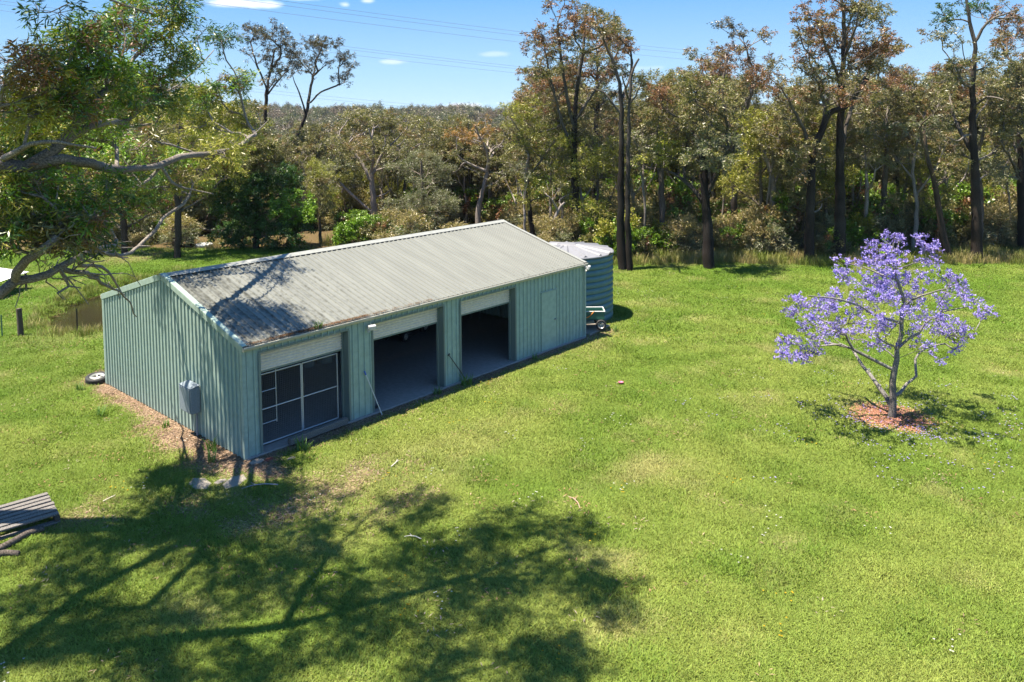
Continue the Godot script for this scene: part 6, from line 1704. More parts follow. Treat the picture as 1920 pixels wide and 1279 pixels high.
	o = plant("near_gum", "large near gum at the left with rough grey limbs and long drooping green leaves", Vector3(-7.11, 0, -3.96), grow([[0.4, 0.1, Vector3(0, -0.3, 0), Vector3(0.57, 2.58, 0.5), Vector3(0.9, 3.86, 0.6), Vector3(1.21, 4.91, 0.7), Vector3(1.29, 6.12, 0.7), Vector3(1.65, 7.12, 0.8), Vector3(2, 8.3, 0.9), Vector3(4.17, 9.63, 0.9)], [0.16, 0.03, Vector3(1.04, 4.17, 0.6), Vector3(1.91, 4.42, 0.8), Vector3(4.49, 4.87, 0.9), Vector3(4.68, 5.09, 0.8), Vector3(4.94, 5.09, 0.6), Vector3(5.22, 5.22, 0.2), Vector3(5.29, 5.34, -0.2), Vector3(5.43, 5.43, -0.6), Vector3(4.91, 5.19, -2.54)], [0.1, 0.02, Vector3(4.63, 5.04, 0.85), Vector3(4.87, 5.3, 1), Vector3(5.14, 5.54, 1.1), Vector3(5.46, 5.75, 1.2), Vector3(5.75, 5.97, 1.2)], [0.06, 0.015, Vector3(5.26, 5.23, 0.2), Vector3(5.25, 5.07, -0.1), Vector3(5.37, 4.96, -0.5), Vector3(5.05, 4.44, -1.76), Vector3(4.43, 3.75, -3.84)], [0.05, 0.012, Vector3(5.24, 5.21, 0.2), Vector3(5.27, 5.01, 0.2), Vector3(5.31, 4.84, 0.1), Vector3(5.43, 4.75, -0.1)], [0.04, 0.01, Vector3(5.31, 4.84, 0.1), Vector3(5.2, 4.76, 0.3), Vector3(5.3, 4.62, 0.3)], [0.05, 0.012, Vector3(5.43, 5.43, -0.6), Vector3(5.09, 5.12, -1.83), Vector3(4.5, 4.63, -3.98)], [0.05, 0.012, Vector3(5.24, 5.31, -0.1), Vector3(5.23, 5.13, -0.5), Vector3(4.92, 4.67, -2.12), Vector3(4.15, 2.89, -4.99)], [0.17, 0.04, Vector3(1.36, 6.32, 0.7), Vector3(2.16, 7.03, 0.9), Vector3(4.75, 7.3, 1.1), Vector3(5.13, 7.22, 1.1), Vector3(5.27, 7.28, 1), Vector3(5.63, 7.35, 0.7), Vector3(5.97, 7.25, 0.4), Vector3(5.41, 6.96, -2.06), Vector3(5.46, 6.89, -3.8)], [0.1, 0.025, Vector3(5.15, 7.24, 1.1), Vector3(5.48, 7.49, 0.8), Vector3(5.61, 7.76, 0.5), Vector3(5.87, 7.95, 0.2), Vector3(5.44, 8.01, -1.85), Vector3(5.05, 7.88, -3.39), Vector3(5.18, 7.94, -4)], [0.075, 0.02, Vector3(4.75, 7.3, 1.1), Vector3(5.12, 7.52, 1.3), Vector3(5.35, 7.6, 1.4), Vector3(5.79, 7.71, 1.5), Vector3(6.28, 7.67, 1.5), Vector3(6.65, 7.59, 1.4)], [0.035, 0.01, Vector3(5.39, 6.96, -2.14), Vector3(5.42, 6.92, -3.9), Vector3(5.56, 7.09, -4.6), Vector3(5.9, 7.11, -6.1), Vector3(6.12, 7.23, -7.6), Vector3(6.45, 7.92, -9.1)], [0.06, 0.012, Vector3(5.37, 6.85, -3.8), Vector3(5.2, 6.59, -3.7), Vector3(5.11, 6.47, -3.06)], [0.05, 0.012, Vector3(5.42, 6.87, -3.9), Vector3(5.55, 6.5, -4.1), Vector3(5.84, 6.3, -4.4), Vector3(6.35, 6.12, -4.8)], [0.06, 0.012, Vector3(1.71, 7.42, 0.8), Vector3(4.41, 8.14, 1.1), Vector3(4.94, 8.34, 1.3), Vector3(5.14, 8.36, 1.3), Vector3(5.34, 8.46, 1.3), Vector3(5.62, 8.58, 1.1)], [0.05, 0.015, Vector3(5.61, 7.76, 0.5), Vector3(6.02, 8.48, 0.1), Vector3(5.28, 9.26, -2.78), Vector3(5.24, 10.1, -4)], [0.04, 0.012, Vector3(5.31, 8.01, -2.36), Vector3(5.31, 8.56, -4), Vector3(5.66, 9.12, -5.1), Vector3(5.44, 10, -7.6)], [0.045, 0.015, Vector3(2.09, 8.78, 0.9), Vector3(4.73, 10.45, 1.1), Vector3(5.69, 10.73, 1.1), Vector3(6.52, 10.38, 0.9), Vector3(5.71, 10.5, -1.98), Vector3(5.87, 10.45, -3.2)], [0.02, 0.006, Vector3(5.88, 10.63, 1.1), Vector3(6.07, 10.18, 1), Vector3(5.87, 10.08, 1), Vector3(5.9, 9.97, 1), Vector3(6.06, 9.87, 0.9)], [0.022, 0.006, Vector3(4.84, 5.15, 0.8), Vector3(4.85, 5.08, 0.73), Vector3(4.84, 5.01, 0.66), Vector3(4.78, 4.86, 0.61)], [0.022, 0.006, Vector3(4.84, 5.15, 0.8), Vector3(4.74, 4.98, 0.79), Vector3(4.73, 4.85, 0.79), Vector3(4.68, 4.59, 0.79)], [0.022, 0.006, Vector3(5.02, 5.12, 0.5), Vector3(5.11, 5.03, 0.27), Vector3(5.33, 4.96, 0.03), Vector3(5.53, 4.81, -0.11)], [0.022, 0.006, Vector3(5.02, 5.12, 0.5), Vector3(4.95, 4.96, 0.25), Vector3(5.03, 4.77, -0.01), Vector3(5.08, 4.5, -0.16)], [0.022, 0.006, Vector3(5.1, 5.18, 0.3), Vector3(4.95, 5.14, -0.07), Vector3(4.83, 5.28, -0.44), Vector3(4.81, 5.3, -0.66)], [0.022, 0.006, Vector3(5.1, 5.18, 0.3), Vector3(5.33, 5.06, 0.21), Vector3(5.47, 4.77, 0.13), Vector3(5.67, 4.45, 0.07)], [0.022, 0.006, Vector3(5.24, 5.27, 0), Vector3(5.55, 5.27, 0.07), Vector3(5.84, 5.45, -0.08), Vector3(5.62, 5.33, -1)], [0.022, 0.006, Vector3(5.24, 5.27, 0), Vector3(5.35, 5.29, -0.15), Vector3(5.5, 5.27, -0.31), Vector3(5.58, 5.19, -0.49)], [0.022, 0.006, Vector3(5.35, 5.39, -0.3), Vector3(5.47, 5.17, -0.56), Vector3(5.3, 4.86, -1.1), Vector3(5.01, 4.32, -2.1)], [0.022, 0.006, Vector3(5.35, 5.39, -0.3), Vector3(5.46, 5.3, -0.67), Vector3(5.14, 5.32, -1.6), Vector3(4.86, 5.17, -2.57)], [0.022, 0.006, Vector3(5.35, 5.4, -1.01), Vector3(4.93, 5.25, -2.38), Vector3(4.58, 5.1, -3.65), Vector3(4.38, 4.96, -4.42)], [0.022, 0.006, Vector3(5.35, 5.4, -1.01), Vector3(5.07, 5.05, -2.31), Vector3(4.91, 4.52, -3.22), Vector3(4.83, 3.97, -3.85)], [0.022, 0.006, Vector3(5.31, 5.68, 1.2), Vector3(5.07, 5.52, 0.83), Vector3(4.97, 5.29, 0.45), Vector3(4.83, 5.01, 0.23)], [0.022, 0.006, Vector3(5.31, 5.68, 1.2), Vector3(5.39, 5.62, 0.82), Vector3(5.33, 5.58, 0.44), Vector3(5.45, 5.48, 0.22)], [0.022, 0.006, Vector3(5.61, 5.87, 1.2), Vector3(5.49, 5.94, 0.99), Vector3(5.51, 6, 0.78), Vector3(5.49, 6.02, 0.65)], [0.022, 0.006, Vector3(5.61, 5.87, 1.2), Vector3(5.92, 5.96, 1.32), Vector3(6.13, 6.05, 1.45), Vector3(6.37, 6.07, 1.52)], [0.022, 0.006, Vector3(5.37, 4.96, -0.5), Vector3(5.32, 4.78, -1.25), Vector3(4.97, 4.53, -2.64), Vector3(4.73, 4.2, -3.78)], [0.022, 0.006, Vector3(5.37, 4.96, -0.5), Vector3(5.3, 4.82, -0.98), Vector3(4.91, 4.45, -2.1), Vector3(4.62, 4.03, -3.03)], [0.022, 0.006, Vector3(5.05, 4.44, -1.76), Vector3(4.77, 4.31, -2.4), Vector3(4.51, 4.24, -3.01), Vector3(4.4, 4.15, -3.17)], [0.022, 0.006, Vector3(5.05, 4.44, -1.76), Vector3(4.99, 4.28, -2.18), Vector3(4.97, 4.14, -2.44), Vector3(4.97, 3.93, -2.52)], [0.022, 0.006, Vector3(4.91, 5.19, -2.54), Vector3(4.64, 4.96, -3.53), Vector3(4.36, 4.75, -4.72), Vector3(4.45, 4.53, -5.07)], [0.022, 0.006, Vector3(4.91, 5.19, -2.54), Vector3(4.76, 5.25, -2.94), Vector3(4.73, 5.42, -2.72), Vector3(4.69, 5.48, -2.71)], [0.022, 0.006, Vector3(5.27, 5.01, 0.2), Vector3(5.39, 5.03, 0.13), Vector3(5.58, 5.02, 0.06), Vector3(5.73, 4.95, 0.02)], [0.022, 0.006, Vector3(5.27, 5.01, 0.2), Vector3(5.09, 4.93, -0.11), Vector3(5.06, 4.88, -0.43), Vector3(5.05, 4.76, -0.61)], [0.022, 0.006, Vector3(5.25, 5.07, -0.1), Vector3(5.1, 5.1, -0.43), Vector3(5.05, 5.06, -0.76), Vector3(4.99, 5, -0.96)], [0.022, 0.006, Vector3(5.25, 5.07, -0.1), Vector3(5.44, 5.07, -0.14), Vector3(5.7, 5.25, -0.19), Vector3(5.54, 5.16, -0.85)], [0.022, 0.006, Vector3(5.09, 5.12, -1.83), Vector3(4.79, 4.85, -3.18), Vector3(4.58, 4.86, -4.34), Vector3(4.84, 4.85, -4.44)], [0.022, 0.006, Vector3(5.09, 5.12, -1.83), Vector3(5.02, 5.1, -1.95), Vector3(4.86, 5.21, -2.49), Vector3(4.74, 5.17, -2.89)]], [[5.35, 9.03, 1.3, 0.43, 0.30, 0.43, 6, "red"], [5.63, 8.9, 0.9, 0.38, 0.27, 0.38, 7, "fresh"], [5.1, 8.75, 1.3, 0.27, 0.21, 0.27, 3, "red"], [5.76, 9.5, 0.1, 0.43, 0.32, 0.43, 12, "fresh"], [5.56, 9.86, -1.54, 0.48, 0.32, 0.48, 14, "fresh"], [5.42, 9.94, -3.6, 0.43, 0.32, 0.43, 8, "fresh"], [6.15, 10.29, -3.4, 0.28, 0.21, 0.28, 5, "fresh"], [5.93, 9.01, -0.31, 0.54, 0.38, 0.54, 15, "fresh"], [5.25, 9.06, -3.6, 0.48, 0.32, 0.48, 9, "fresh"], [5.92, 9.39, -4, 0.38, 0.32, 0.38, 8, "fresh"], [5.82, 8.37, 0.5, 0.48, 0.32, 0.48, 12, "fresh"], [5.38, 8.28, 1.1, 0.54, 0.27, 0.54, 12, "gold"], [5.32, 8.41, -2.36, 0.54, 0.32, 0.54, 14, "fresh"], [5.65, 8.43, -3.8, 0.43, 0.32, 0.43, 8, "fresh"], [4.67, 8.82, -9.1, 0.38, 0.43, 0.38, 10, "fresh"], [5.33, 9.16, -9.6, 0.32, 0.38, 0.32, 8, "fresh"], [5.04, 10.49, -9.6, 0.26, 0.19, 0.26, 4, "dark"], [5.38, 10.29, -6.6, 0.21, 0.21, 0.21, 2, "dark"], [5.12, 8.16, -10.1, 0.32, 0.32, 0.32, 7, "gold"], [3.7, 7.86, -1.1, 0.54, 0.27, 0.54, 9, "fresh"], [4.24, 7.84, -1.5, 0.43, 0.21, 0.43, 8, "fresh"], [4.47, 7.84, -9.1, 0.48, 0.32, 0.48, 8, "gold"], [4.46, 7.46, -5.8, 0.54, 0.19, 0.54, 5, "olive"], [5.18, 6.71, 0.9, 0.64, 0.30, 0.64, 12, "fresh"], [4.82, 6.14, 1, 0.43, 0.32, 0.43, 10, "fresh"], [5.63, 6.29, 0.7, 0.64, 0.30, 0.64, 12, "fresh"], [5.82, 6.48, -0.31, 0.54, 0.27, 0.54, 10, "fresh"], [4.03, 6.29, -5.39, 0.32, 0.19, 0.32, 4, "fresh"], [5.19, 5.84, 1, 0.64, 0.24, 0.64, 8, "olive"], [5.79, 5.93, 1, 0.38, 0.19, 0.38, 4, "olive"], [5.62, 7.73, -10.1, 0.27, 0.21, 0.27, 4, "gold"], [4.83, 6.25, -6.5, 0.43, 0.15, 0.43, 3, "olive"], [5.37, 10.52, -3.2, 0.54, 0.17, 0.54, 6, "fresh"], [6.24, 10.63, -3.2, 0.32, 0.13, 0.32, 4, "dark"], [4, 7.19, -1.1, 0.43, 0.21, 0.43, 5, "dark"], [5.9, 7.08, -6.1, 0.48, 0.21, 0.48, 5, "gold"], [4.58, 6.83, -6.8, 0.43, 0.21, 0.43, 5, "fresh"], [6.14, 7.25, -7.1, 0.32, 0.21, 0.32, 4, "gold"], [4.17, 7.35, -5.19, 0.43, 0.19, 0.43, 4, "fresh"], [4.93, 7.66, -1.9, 0.43, 0.21, 0.43, 5, "fresh"], [4.81, 6.28, -6.2, 0.43, 0.21, 0.43, 4, "fresh"], [5.79, 9.99, 1, 0.32, 0.13, 0.32, 2, "dark"], [4.31, 6.82, -1.5, 0.54, 0.21, 0.54, 6, "fresh"], [4.92, 6.83, 1.1, 0.43, 0.21, 0.43, 5, "gold"], [4.62, 6.95, -2.92, 0.54, 0.24, 0.54, 6, "fresh"], [5.8, 5.86, 0.5, 0.43, 0.19, 0.43, 4, "dark"], [4.01, 7.52, -1.1, 0.54, 0.21, 0.54, 5, "gold"]], "near", "grey", 302, 2), "")
	o = plant("overhanging_gum", "tall gum left of the view whose crown shades the near lawn", Vector3(-9.3, 0, 1.2), grow([[0.42, 0.16, Vector3(0, -0.3, -0), Vector3(0.14, 4, -0.01), Vector3(0.63, 8, -0.11), Vector3(1.26, 10, -0.21)], [0.13, 0.05, Vector3(0.63, 8, -0.11), Vector3(2.18, 10, -0.33), Vector3(4.42, 11.3, -0.74), Vector3(6.63, 12.1, -1.72), Vector3(8.41, 12.8, -2.81)], [0.1, 0.04, Vector3(0.98, 9.2, -0.2), Vector3(0.91, 10.8, -1.47), Vector3(1.6, 11.9, -2.99), Vector3(3.22, 12.5, -4.5)], [0.1, 0.04, Vector3(0.49, 7.5, -0.1), Vector3(2.52, 9.5, 0.78), Vector3(5.23, 11.2, 1.05), Vector3(7.46, 12.2, 0.36)], [0.07, 0.03, Vector3(4.42, 11.3, -0.74), Vector3(4.44, 12.2, -2.87), Vector3(5.04, 12.8, -4.75)]], [[0.74, 12.6, -4.22, 1.00, 0.60, 1.00, 17, "fresh"], [3.03, 13.05, -4.48, 1.10, 0.60, 1.10, 13, "fresh"], [5.18, 13.5, -3.97, 0.80, 0.60, 0.80, 11, "fresh"], [7.23, 12.82, -3.59, 0.80, 0.60, 0.80, 11, "fresh"], [-0.44, 14.08, -2.72, 1.20, 0.60, 1.20, 19, "fresh"], [2.03, 12.6, -2.82, 1.10, 0.60, 1.10, 18, "fresh"], [3.85, 13.05, -2.94, 0.90, 0.60, 0.90, 12, "fresh"], [5.67, 13.5, -2.43, 0.90, 0.60, 0.90, 12, "fresh"], [7.55, 12.82, -1.81, 0.80, 0.60, 0.80, 11, "fresh"], [8.64, 13.28, -2.07, 0.45, 0.60, 0.45, 8, "fresh"], [8.65, 12.6, -3.3, 0.45, 0.60, 0.45, 8, "fresh"], [-0.44, 13.85, -1.13, 1.10, 0.60, 1.10, 18, "fresh"], [1.68, 13.5, -0.65, 0.60, 0.60, 0.60, 13, "fresh"], [3.09, 12.82, -1.78, 0.90, 0.60, 0.90, 16, "fresh"], [4.64, 13.28, -1.19, 0.80, 0.60, 0.80, 11, "fresh"], [6.72, 12.6, -1.3, 0.80, 0.60, 0.80, 11, "fresh"], [7.81, 13.05, -0.3, 0.80, 0.60, 0.80, 11, "fresh"], [-0.15, 14.3, 0.22, 1.10, 0.60, 1.10, 18, "fresh"], [2.54, 12.82, 0.22, 0.70, 0.60, 0.70, 14, "fresh"], [5.24, 13.28, -0.31, 0.70, 0.60, 0.70, 10, "fresh"], [6.75, 12.6, 0.3, 0.70, 0.60, 0.70, 10, "fresh"], [8.99, 13.05, -1.24, 0.35, 0.60, 0.35, 7, "fresh"], [7.96, 13.5, 0.34, 0.60, 0.60, 0.60, 9, "fresh"], [3.81, 12.82, 0.46, 0.50, 0.60, 0.50, 12, "fresh"], [0.56, 14.08, -0.41, 0.50, 0.60, 0.50, 12, "fresh"], [7.03, 12.6, -2.41, 0.60, 0.60, 0.60, 9, "fresh"], [5.04, 13.05, -1.9, 0.60, 0.60, 0.60, 9, "fresh"], [3.39, 13.5, -2.2, 0.60, 0.60, 0.60, 9, "fresh"]], "over", "grey", 301, 6.0))
	return {"tall": tall, "twin": twin, "bushy": bushy, "ruddy": ruddy, "great": great, "wattle": wattle, "lean": lean, "sparse": sparse, "pale": pale, "round": round, "sheoak": sheoak, "lime": lime, "umbrella": umbrella, "dense": dense, "shrubby": shrubby, "feather": feather, "deadtree": deadtree}

const POWER := [[Vector3(59.0, 31.3, -131.9), Vector3(316.5, 27.0, -113.9), 1.5, 0.03, "upper cable of the top pair crossing the sky"], [Vector3(59.5, 32.3, -132.9), Vector3(317.5, 28.4, -114.4), 1.5, 0.03, "twin of the upper cable just above it"], [Vector3(62.6, 30.9, -139.9), Vector3(326.4, 25.3, -117.9), 1.5, 0.03, "lowest cable of the top run crossing the sky"], [Vector3(54.7, 38.5, -226.8), Vector3(405.6, 17.6, -149.4), 3, 0.036, "upper cable of the middle run crossing the sky"], [Vector3(55.3, 37.9, -229.2), Vector3(407.5, 16.6, -150.1), 3, 0.036, "middle cable of the middle run crossing the sky"], [Vector3(55.9, 36.5, -231.6), Vector3(409.5, 14.9, -150.9), 3, 0.036, "lower cable of the middle run crossing the sky"], [Vector3(137.1, 19.2, -269.7), Vector3(422.1, -0.5, -220.9), 2, 0.036, "upper cable of the lowest run above the ridge"], [Vector3(138.1, 18.1, -271.6), Vector3(423.9, -2.5, -221.9), 2, 0.036, "lower cable of the lowest run above the ridge"]]


# ---------------------------------------------------------------- the rest of the forest
func undergrowth_and_forest(k: Dictionary) -> void:
	rng.seed = 900
	var fill := [
		["olive", grow([[0.16, 0.05, Vector3(0, -0.3, 0), Vector3(0.1, 3, 0), Vector3(-0.1, 6, 0.2), Vector3(0.2, 8.5, 0)]], [[-1.1, 7.2, 0.4, 1.4, 1.0, 1.4, 14, "olive"], [1.2, 7.8, -0.3, 1.4, 1.1, 1.4, 14, "olive"], [0.2, 9.2, 0.2, 1.5, 0.9, 1.4, 14, "olive"], [0.3, 6.2, 1.0, 1.3, 0.8, 1.3, 6, "grey"]], "gum", "grey", 501, 3.5)],
		["tawny", grow([[0.14, 0.045, Vector3(0, -0.3, 0), Vector3(-0.2, 3.5, 0.1), Vector3(0.1, 7, 0), Vector3(0.0, 10, 0.2)]], [[-1.0, 9.0, 0.5, 1.2, 0.9, 1.2, 12, "red"], [1.1, 8.6, -0.3, 1.3, 1.0, 1.3, 9, "olive"], [0.1, 10.6, 0.0, 1.3, 0.8, 1.2, 12, "red"], [0.1, 7.2, 0.2, 1.4, 0.8, 1.3, 6, "olive"]], "gum", "dark", 502, 4.0)],
		["leafy", grow([[0.16, 0.05, Vector3(0, -0.3, 0), Vector3(0.1, 2, 0), Vector3(0, 4.5, 0)]], [[-0.9, 3.6, 0.3, 1.2, 1.0, 1.2, 10, "gold"], [0.9, 3.9, -0.2, 1.2, 1.0, 1.2, 10, "olive"], [0.0, 5.2, 0.0, 1.2, 0.9, 1.2, 12, "gold"], [0.2, 2.6, 0.2, 1.3, 0.7, 1.3, 7, "olive"]], "wattle", "brown", 503, 1.0)],
		["pole", grow([[0.09, 0.025, Vector3(0, -0.3, 0), Vector3(0.15, 3, 0.1), Vector3(-0.1, 6, 0), Vector3(0.1, 8, 0)]], [[0.1, 7.6, 0.1, 0.9, 1.1, 0.9, 8, "olive"], [-0.4, 5.6, 0.3, 0.8, 0.8, 0.8, 4, "grey"]], "sparse", "grey", 504, 3.0)],
		["bony", grow([[0.17, 0.05, Vector3(0, -0.3, 0), Vector3(0.2, 2.4, 0.1), Vector3(-0.1, 4.6, 0), Vector3(0.4, 6.6, 0)], [0.08, 0.02, Vector3(0.1, 3, 0), Vector3(1.0, 4.2, 0.3), Vector3(1.6, 5.6, 0.2)], [0.07, 0.02, Vector3(0, 3.8, 0), Vector3(-0.9, 4.8, 0.2), Vector3(-1.5, 5.2, -0.3)]], [[1.2, 6.2, 0.2, 1.2, 0.7, 1.0, 5, "grey"], [-1.2, 6.0, 0.0, 1.0, 0.7, 1.0, 5, "olive"], [0.2, 7.4, 0.0, 1.1, 0.6, 1.0, 5, "olive"]], "sparse", "pale", 505, 2.5)],
	]
	var low := [
		["bush", grow([[0.05, 0.02, Vector3(0, -0.1, 0), Vector3(0.05, 0.6, 0), Vector3(0, 1.2, 0)]], [[0, 0.9, 0, 0.9, 0.6, 0.9, 12, "olive"], [0.2, 1.5, 0.1, 0.6, 0.4, 0.6, 7, "fresh"]], "dense", "brown", 511, 0.1)],
		["scrub", grow([[0.04, 0.02, Vector3(0, -0.1, 0), Vector3(0.05, 0.5, 0), Vector3(-0.05, 1.0, 0)]], [[0, 0.7, 0, 0.9, 0.5, 0.9, 10, "grey"], [-0.3, 1.2, 0, 0.6, 0.4, 0.6, 9, "straw"]], "wattle", "brown", 512, 0.1)],
		["bright", grow([[0.04, 0.02, Vector3(0, -0.1, 0), Vector3(0.05, 0.5, 0), Vector3(-0.05, 1.0, 0)]], [[0, 0.8, 0, 0.8, 0.6, 0.8, 12, "bright"], [0.2, 1.4, 0, 0.5, 0.4, 0.5, 5, "gold"]], "dense", "brown", 513, 0.1)],
	]
	rng.seed = 77
	# single trees one can still tell apart, a few steps inside the edge
	var words := ["olive crowned gum", "tawny topped slender gum", "yellow green understorey wattle", "thin dark pole like young gum", "pale limbed crooked gum"]
	var kinds := ["understorey_gum", "slender_gum", "understorey_wattle", "young_gum", "crooked_gum"]
	var first := {}
	for i in 100:
		var u := -27.0 + 60.0 * (i + rng.randf()) / 100.0
		var w := edge_of_forest(u) + 3.5 + rng.randf() * rng.randf() * 24.0
		u *= w / 44.0
		var n: int = [0, 1, 3, 3, 4, 4, 2, 0][rng.randi() % 8]
		if u < -3.0 and n == 1:
			n = 2
		var s := rng.randf_range(0.75, 1.15)
		if u > -12.0 and u < 5.0:
			s *= 0.78
		var q := xz(u, w)
		if z_pond(q) or clear_of(u, w):
			continue
		var turn := rng.randf() * TAU
		var size := Vector3(s, s * rng.randf_range(0.85, 1.15), s)
		var deep := w - edge_of_forest(u)
		var label: String = ("tall " if size.y > 0.95 else "short ") + words[n] + (" just inside, " if deep < 8.0 else " deeper in, ") + where_words(u, w)
		if not first.has(n):
			first[n] = plant(kinds[n], label, q, fill[n][1], words[n] + "s inside the forest", turn)
			first[n].scale = size
		else:
			again(first[n], label, u, w, turn, size, words[n] + "s inside the forest")
	# shrubs along the foot of the forest
	var bw := ["round olive bush", "dry olive scrub", "bright green bush"]
	var bk := ["olive_bush", "olive_scrub", "bright_bush"]
	var fb := {}
	for i in 90:
		var u := -27.0 + 58.0 * (i + rng.randf()) / 110.0
		var w := edge_of_forest(u) + 1.5 + rng.randf() * 6.0
		var n: int = [0, 1, 1, 2][rng.randi() % 4]
		var s := rng.randf_range(0.55, 1.2)
		var q := xz(u, w)
		if z_pond(q) or (u > 22.0 and w < edge_of_forest(u) + 3.0) or (u / w > -0.41 and u / w < -0.2) or (u / w > -0.22 and u / w < 0.06 and rng.randf() < 0.6):
			continue
		var size := Vector3(s, s * rng.randf_range(0.8, 1.3), s)
		var label: String = ("large " if s > 1.2 else ("small " if s < 0.85 else "")) + bw[n] + (" at the edge, " if w - edge_of_forest(u) < 4.5 else " set back, ") + where_words(u, w)
		if not fb.has(n):
			fb[n] = plant(bk[n], label, q, low[n][1], bw[n] + " growing under the forest", rng.randf() * TAU, "bush")
			fb[n].scale = size
		else:
			again(fb[n], label, u, w, rng.randf() * TAU, size, bw[n] + " growing under the forest")
	# the wood behind, one mass
	var far_mesh := []
	for n in 5:
		var m := ArrayMesh.new()
		for j in 2:
			m.add_surface_from_arrays(Mesh.PRIMITIVE_TRIANGLES, (fill[n][1][j] as ArrayMesh).surface_get_arrays(0))
			m.surface_set_material(j, M.bark if j == 0 else M.leaf)
		far_mesh.append(m)
	var where := [[], [], [], [], []]
	for i in 2100:
		var w := lerpf(58.0, 260.0, pow(rng.randf(), 1.4))
		var u := rng.randf_range(-0.75, 0.75) * w
		if i >= 1900:
			w = rng.randf_range(57.0, 80.0)
			u = rng.randf_range(-0.32, 0.08) * w
		var n: int = [0, 0, 0, 1, 2, 4][rng.randi() % 6]
		if w < 90.0 and u < -2.0 and u > -26.0:
			n = [0, 2, 4][rng.randi() % 3]
		var s := rng.randf_range(0.75, 1.2)
		if w > 75.0:
			s *= 0.85
		if w < 130.0 and u > -0.32 * w and u < 0.02 * w:
			s *= 0.68
		var q := xz(u, w)
		q.y = land(q.x, q.z) - 0.1
		where[n].append(Transform3D(Basis(Vector3.UP, rng.randf() * TAU).scaled(Vector3(s, s * rng.randf_range(0.85, 1.1), s)), q))
	for n in [0, 1, 2, 4]:
		swarm("valley_wood", far_mesh[n], where[n], PackedColorArray(), ["olive gum wood filling the valley behind the forest edge", "tawny gum wood filling the valley behind the forest edge", "yellow green wattle wood filling the valley behind the forest edge", "", "pale limbed gum wood filling the valley behind the forest edge"][n], "wood")
	# undergrowth between the trunks
	for n in 2:
		var um := ArrayMesh.new()
		for j in 2:
			um.add_surface_from_arrays(Mesh.PRIMITIVE_TRIANGLES, (low[n + (1 if n == 0 else -1)][1][j] as ArrayMesh).surface_get_arrays(0))
			um.surface_set_material(j, M.bark if j == 0 else M.leaf)
		var put := []
		for i in 700:
			var u := rng.randf_range(-34.0, 40.0)
			var w := edge_of_forest(u) + (4.0 if u > 2.0 else 9.0) + rng.randf() * 34.0
			u *= w / 46.0
			if clear_of(u, w):
				continue
			var q := xz(u, w)
			q.y = land(q.x, q.z) - 0.1
			var s := rng.randf_range(0.6, 1.5)
			put.append(Transform3D(Basis(Vector3.UP, rng.randf() * TAU).scaled(Vector3(s, s * rng.randf_range(0.7, 1.4), s)), q))
		swarm("undergrowth", um, put, PackedColorArray(), ["dry olive undergrowth between the forest trunks", "mixed green undergrowth between the forest trunks"][n], "undergrowth")
	# far ridge: crowns of larger leaf clumps
	var crowns := []
	for n in 3:
		var g := MB.new()
		for i in 420:
			var d := Vector3(rng.randfn(), rng.randfn(), rng.randfn()).normalized() * pow(rng.randf(), 0.4)
			var lump: float = 1.0 + 0.25 * sin(d.x * 5.0 + n) + 0.2 * cos(d.z * 6.0)
			var o := Vector3(d.x * 2.6, 5.6 + d.y * 2.0, d.z * 2.6) * lump
			var ld := Vector3(rng.randfn(), rng.randfn() - 0.4, rng.randfn()).normalized()
			var v := rng.randf_range(0.7, 1.3)
			g.col = Color(v, v, v)
			g.leaf(o, ld, ld.cross(Vector3(rng.randfn(), rng.randfn(), rng.randfn())).normalized(), 0.75, 0.42)
		g.col = Color(0.6, 0.5, 0.5)
		g.tube(PackedVector3Array([Vector3(0, -0.5, 0), Vector3(0.2, 3, 0), Vector3(0, 5.5, 0)]), PackedFloat32Array([0.25, 0.2, 0.08]), 5)
		crowns.append(g.mesh(M.leaf))
	var rw := [[], [], []]
	var rc := [PackedColorArray(), PackedColorArray(), PackedColorArray()]
	for i in 15000:
		var w := lerpf(240.0, 760.0, pow(rng.randf(), 0.8))
		var u := rng.randf_range(-0.78, 0.78) * w
		var q := xz(u, w)
		q.y = land(q.x, q.z)
		var n := rng.randi() % 3
		var s := rng.randf_range(0.8, 1.2) * (0.95 + 0.2 * n_land.get_noise_2d(q.x * 2.0, q.z * 2.0))
		rw[n].append(Transform3D(Basis(Vector3.UP, rng.randf() * TAU).scaled(Vector3(s * 1.2, s * rng.randf_range(0.75, 1.0), s * 1.2)), q))
		var c := Color(0.135, 0.135, 0.065).lerp(Color(0.17, 0.12, 0.09), clampf(0.5 + 1.4 * n_land.get_noise_2d(q.x * 1.2 + 400.0, q.z * 1.2) + rng.randf_range(-0.35, 0.35), 0.0, 1.0))
		rc[n].append(c * rng.randf_range(0.75, 1.2))
	for n in 3:
		swarm("ridge_forest", crowns[n], rw[n], rc[n], ["forest covering the far ridge under the sky", "forest covering the far ridge, rounder crowns", "forest covering the far ridge, looser crowns"][n], "forest")

const ZONES := [[-0.52, "behind the near gum"], [-0.40, "at the left clearing's back"], [-0.27, "beside the dark dense tree"], [-0.16, "behind the broad rounded gum"], [-0.05, "by the white trunk"], [0.05, "behind the water tank"], [0.16, "right of the twin trunks"], [0.25, "behind the broad low gum"], [0.34, "behind the dead gum"], [0.43, "around the largest gum"], [0.53, "behind the purple tree"], [9.0, "near the right edge"]]

func where_words(u: float, w: float) -> String:
	for z in ZONES:
		if u / w < z[0]:
			return z[1]
	return ""

func clear_of(u: float, w: float) -> bool:            # keeps the left clearing and the view of the trees behind the shed open
	var r := u / w
	if r > -0.24 and r < 0.0:
		return w < 57.0
	return u < -13.0 and w < 53.0

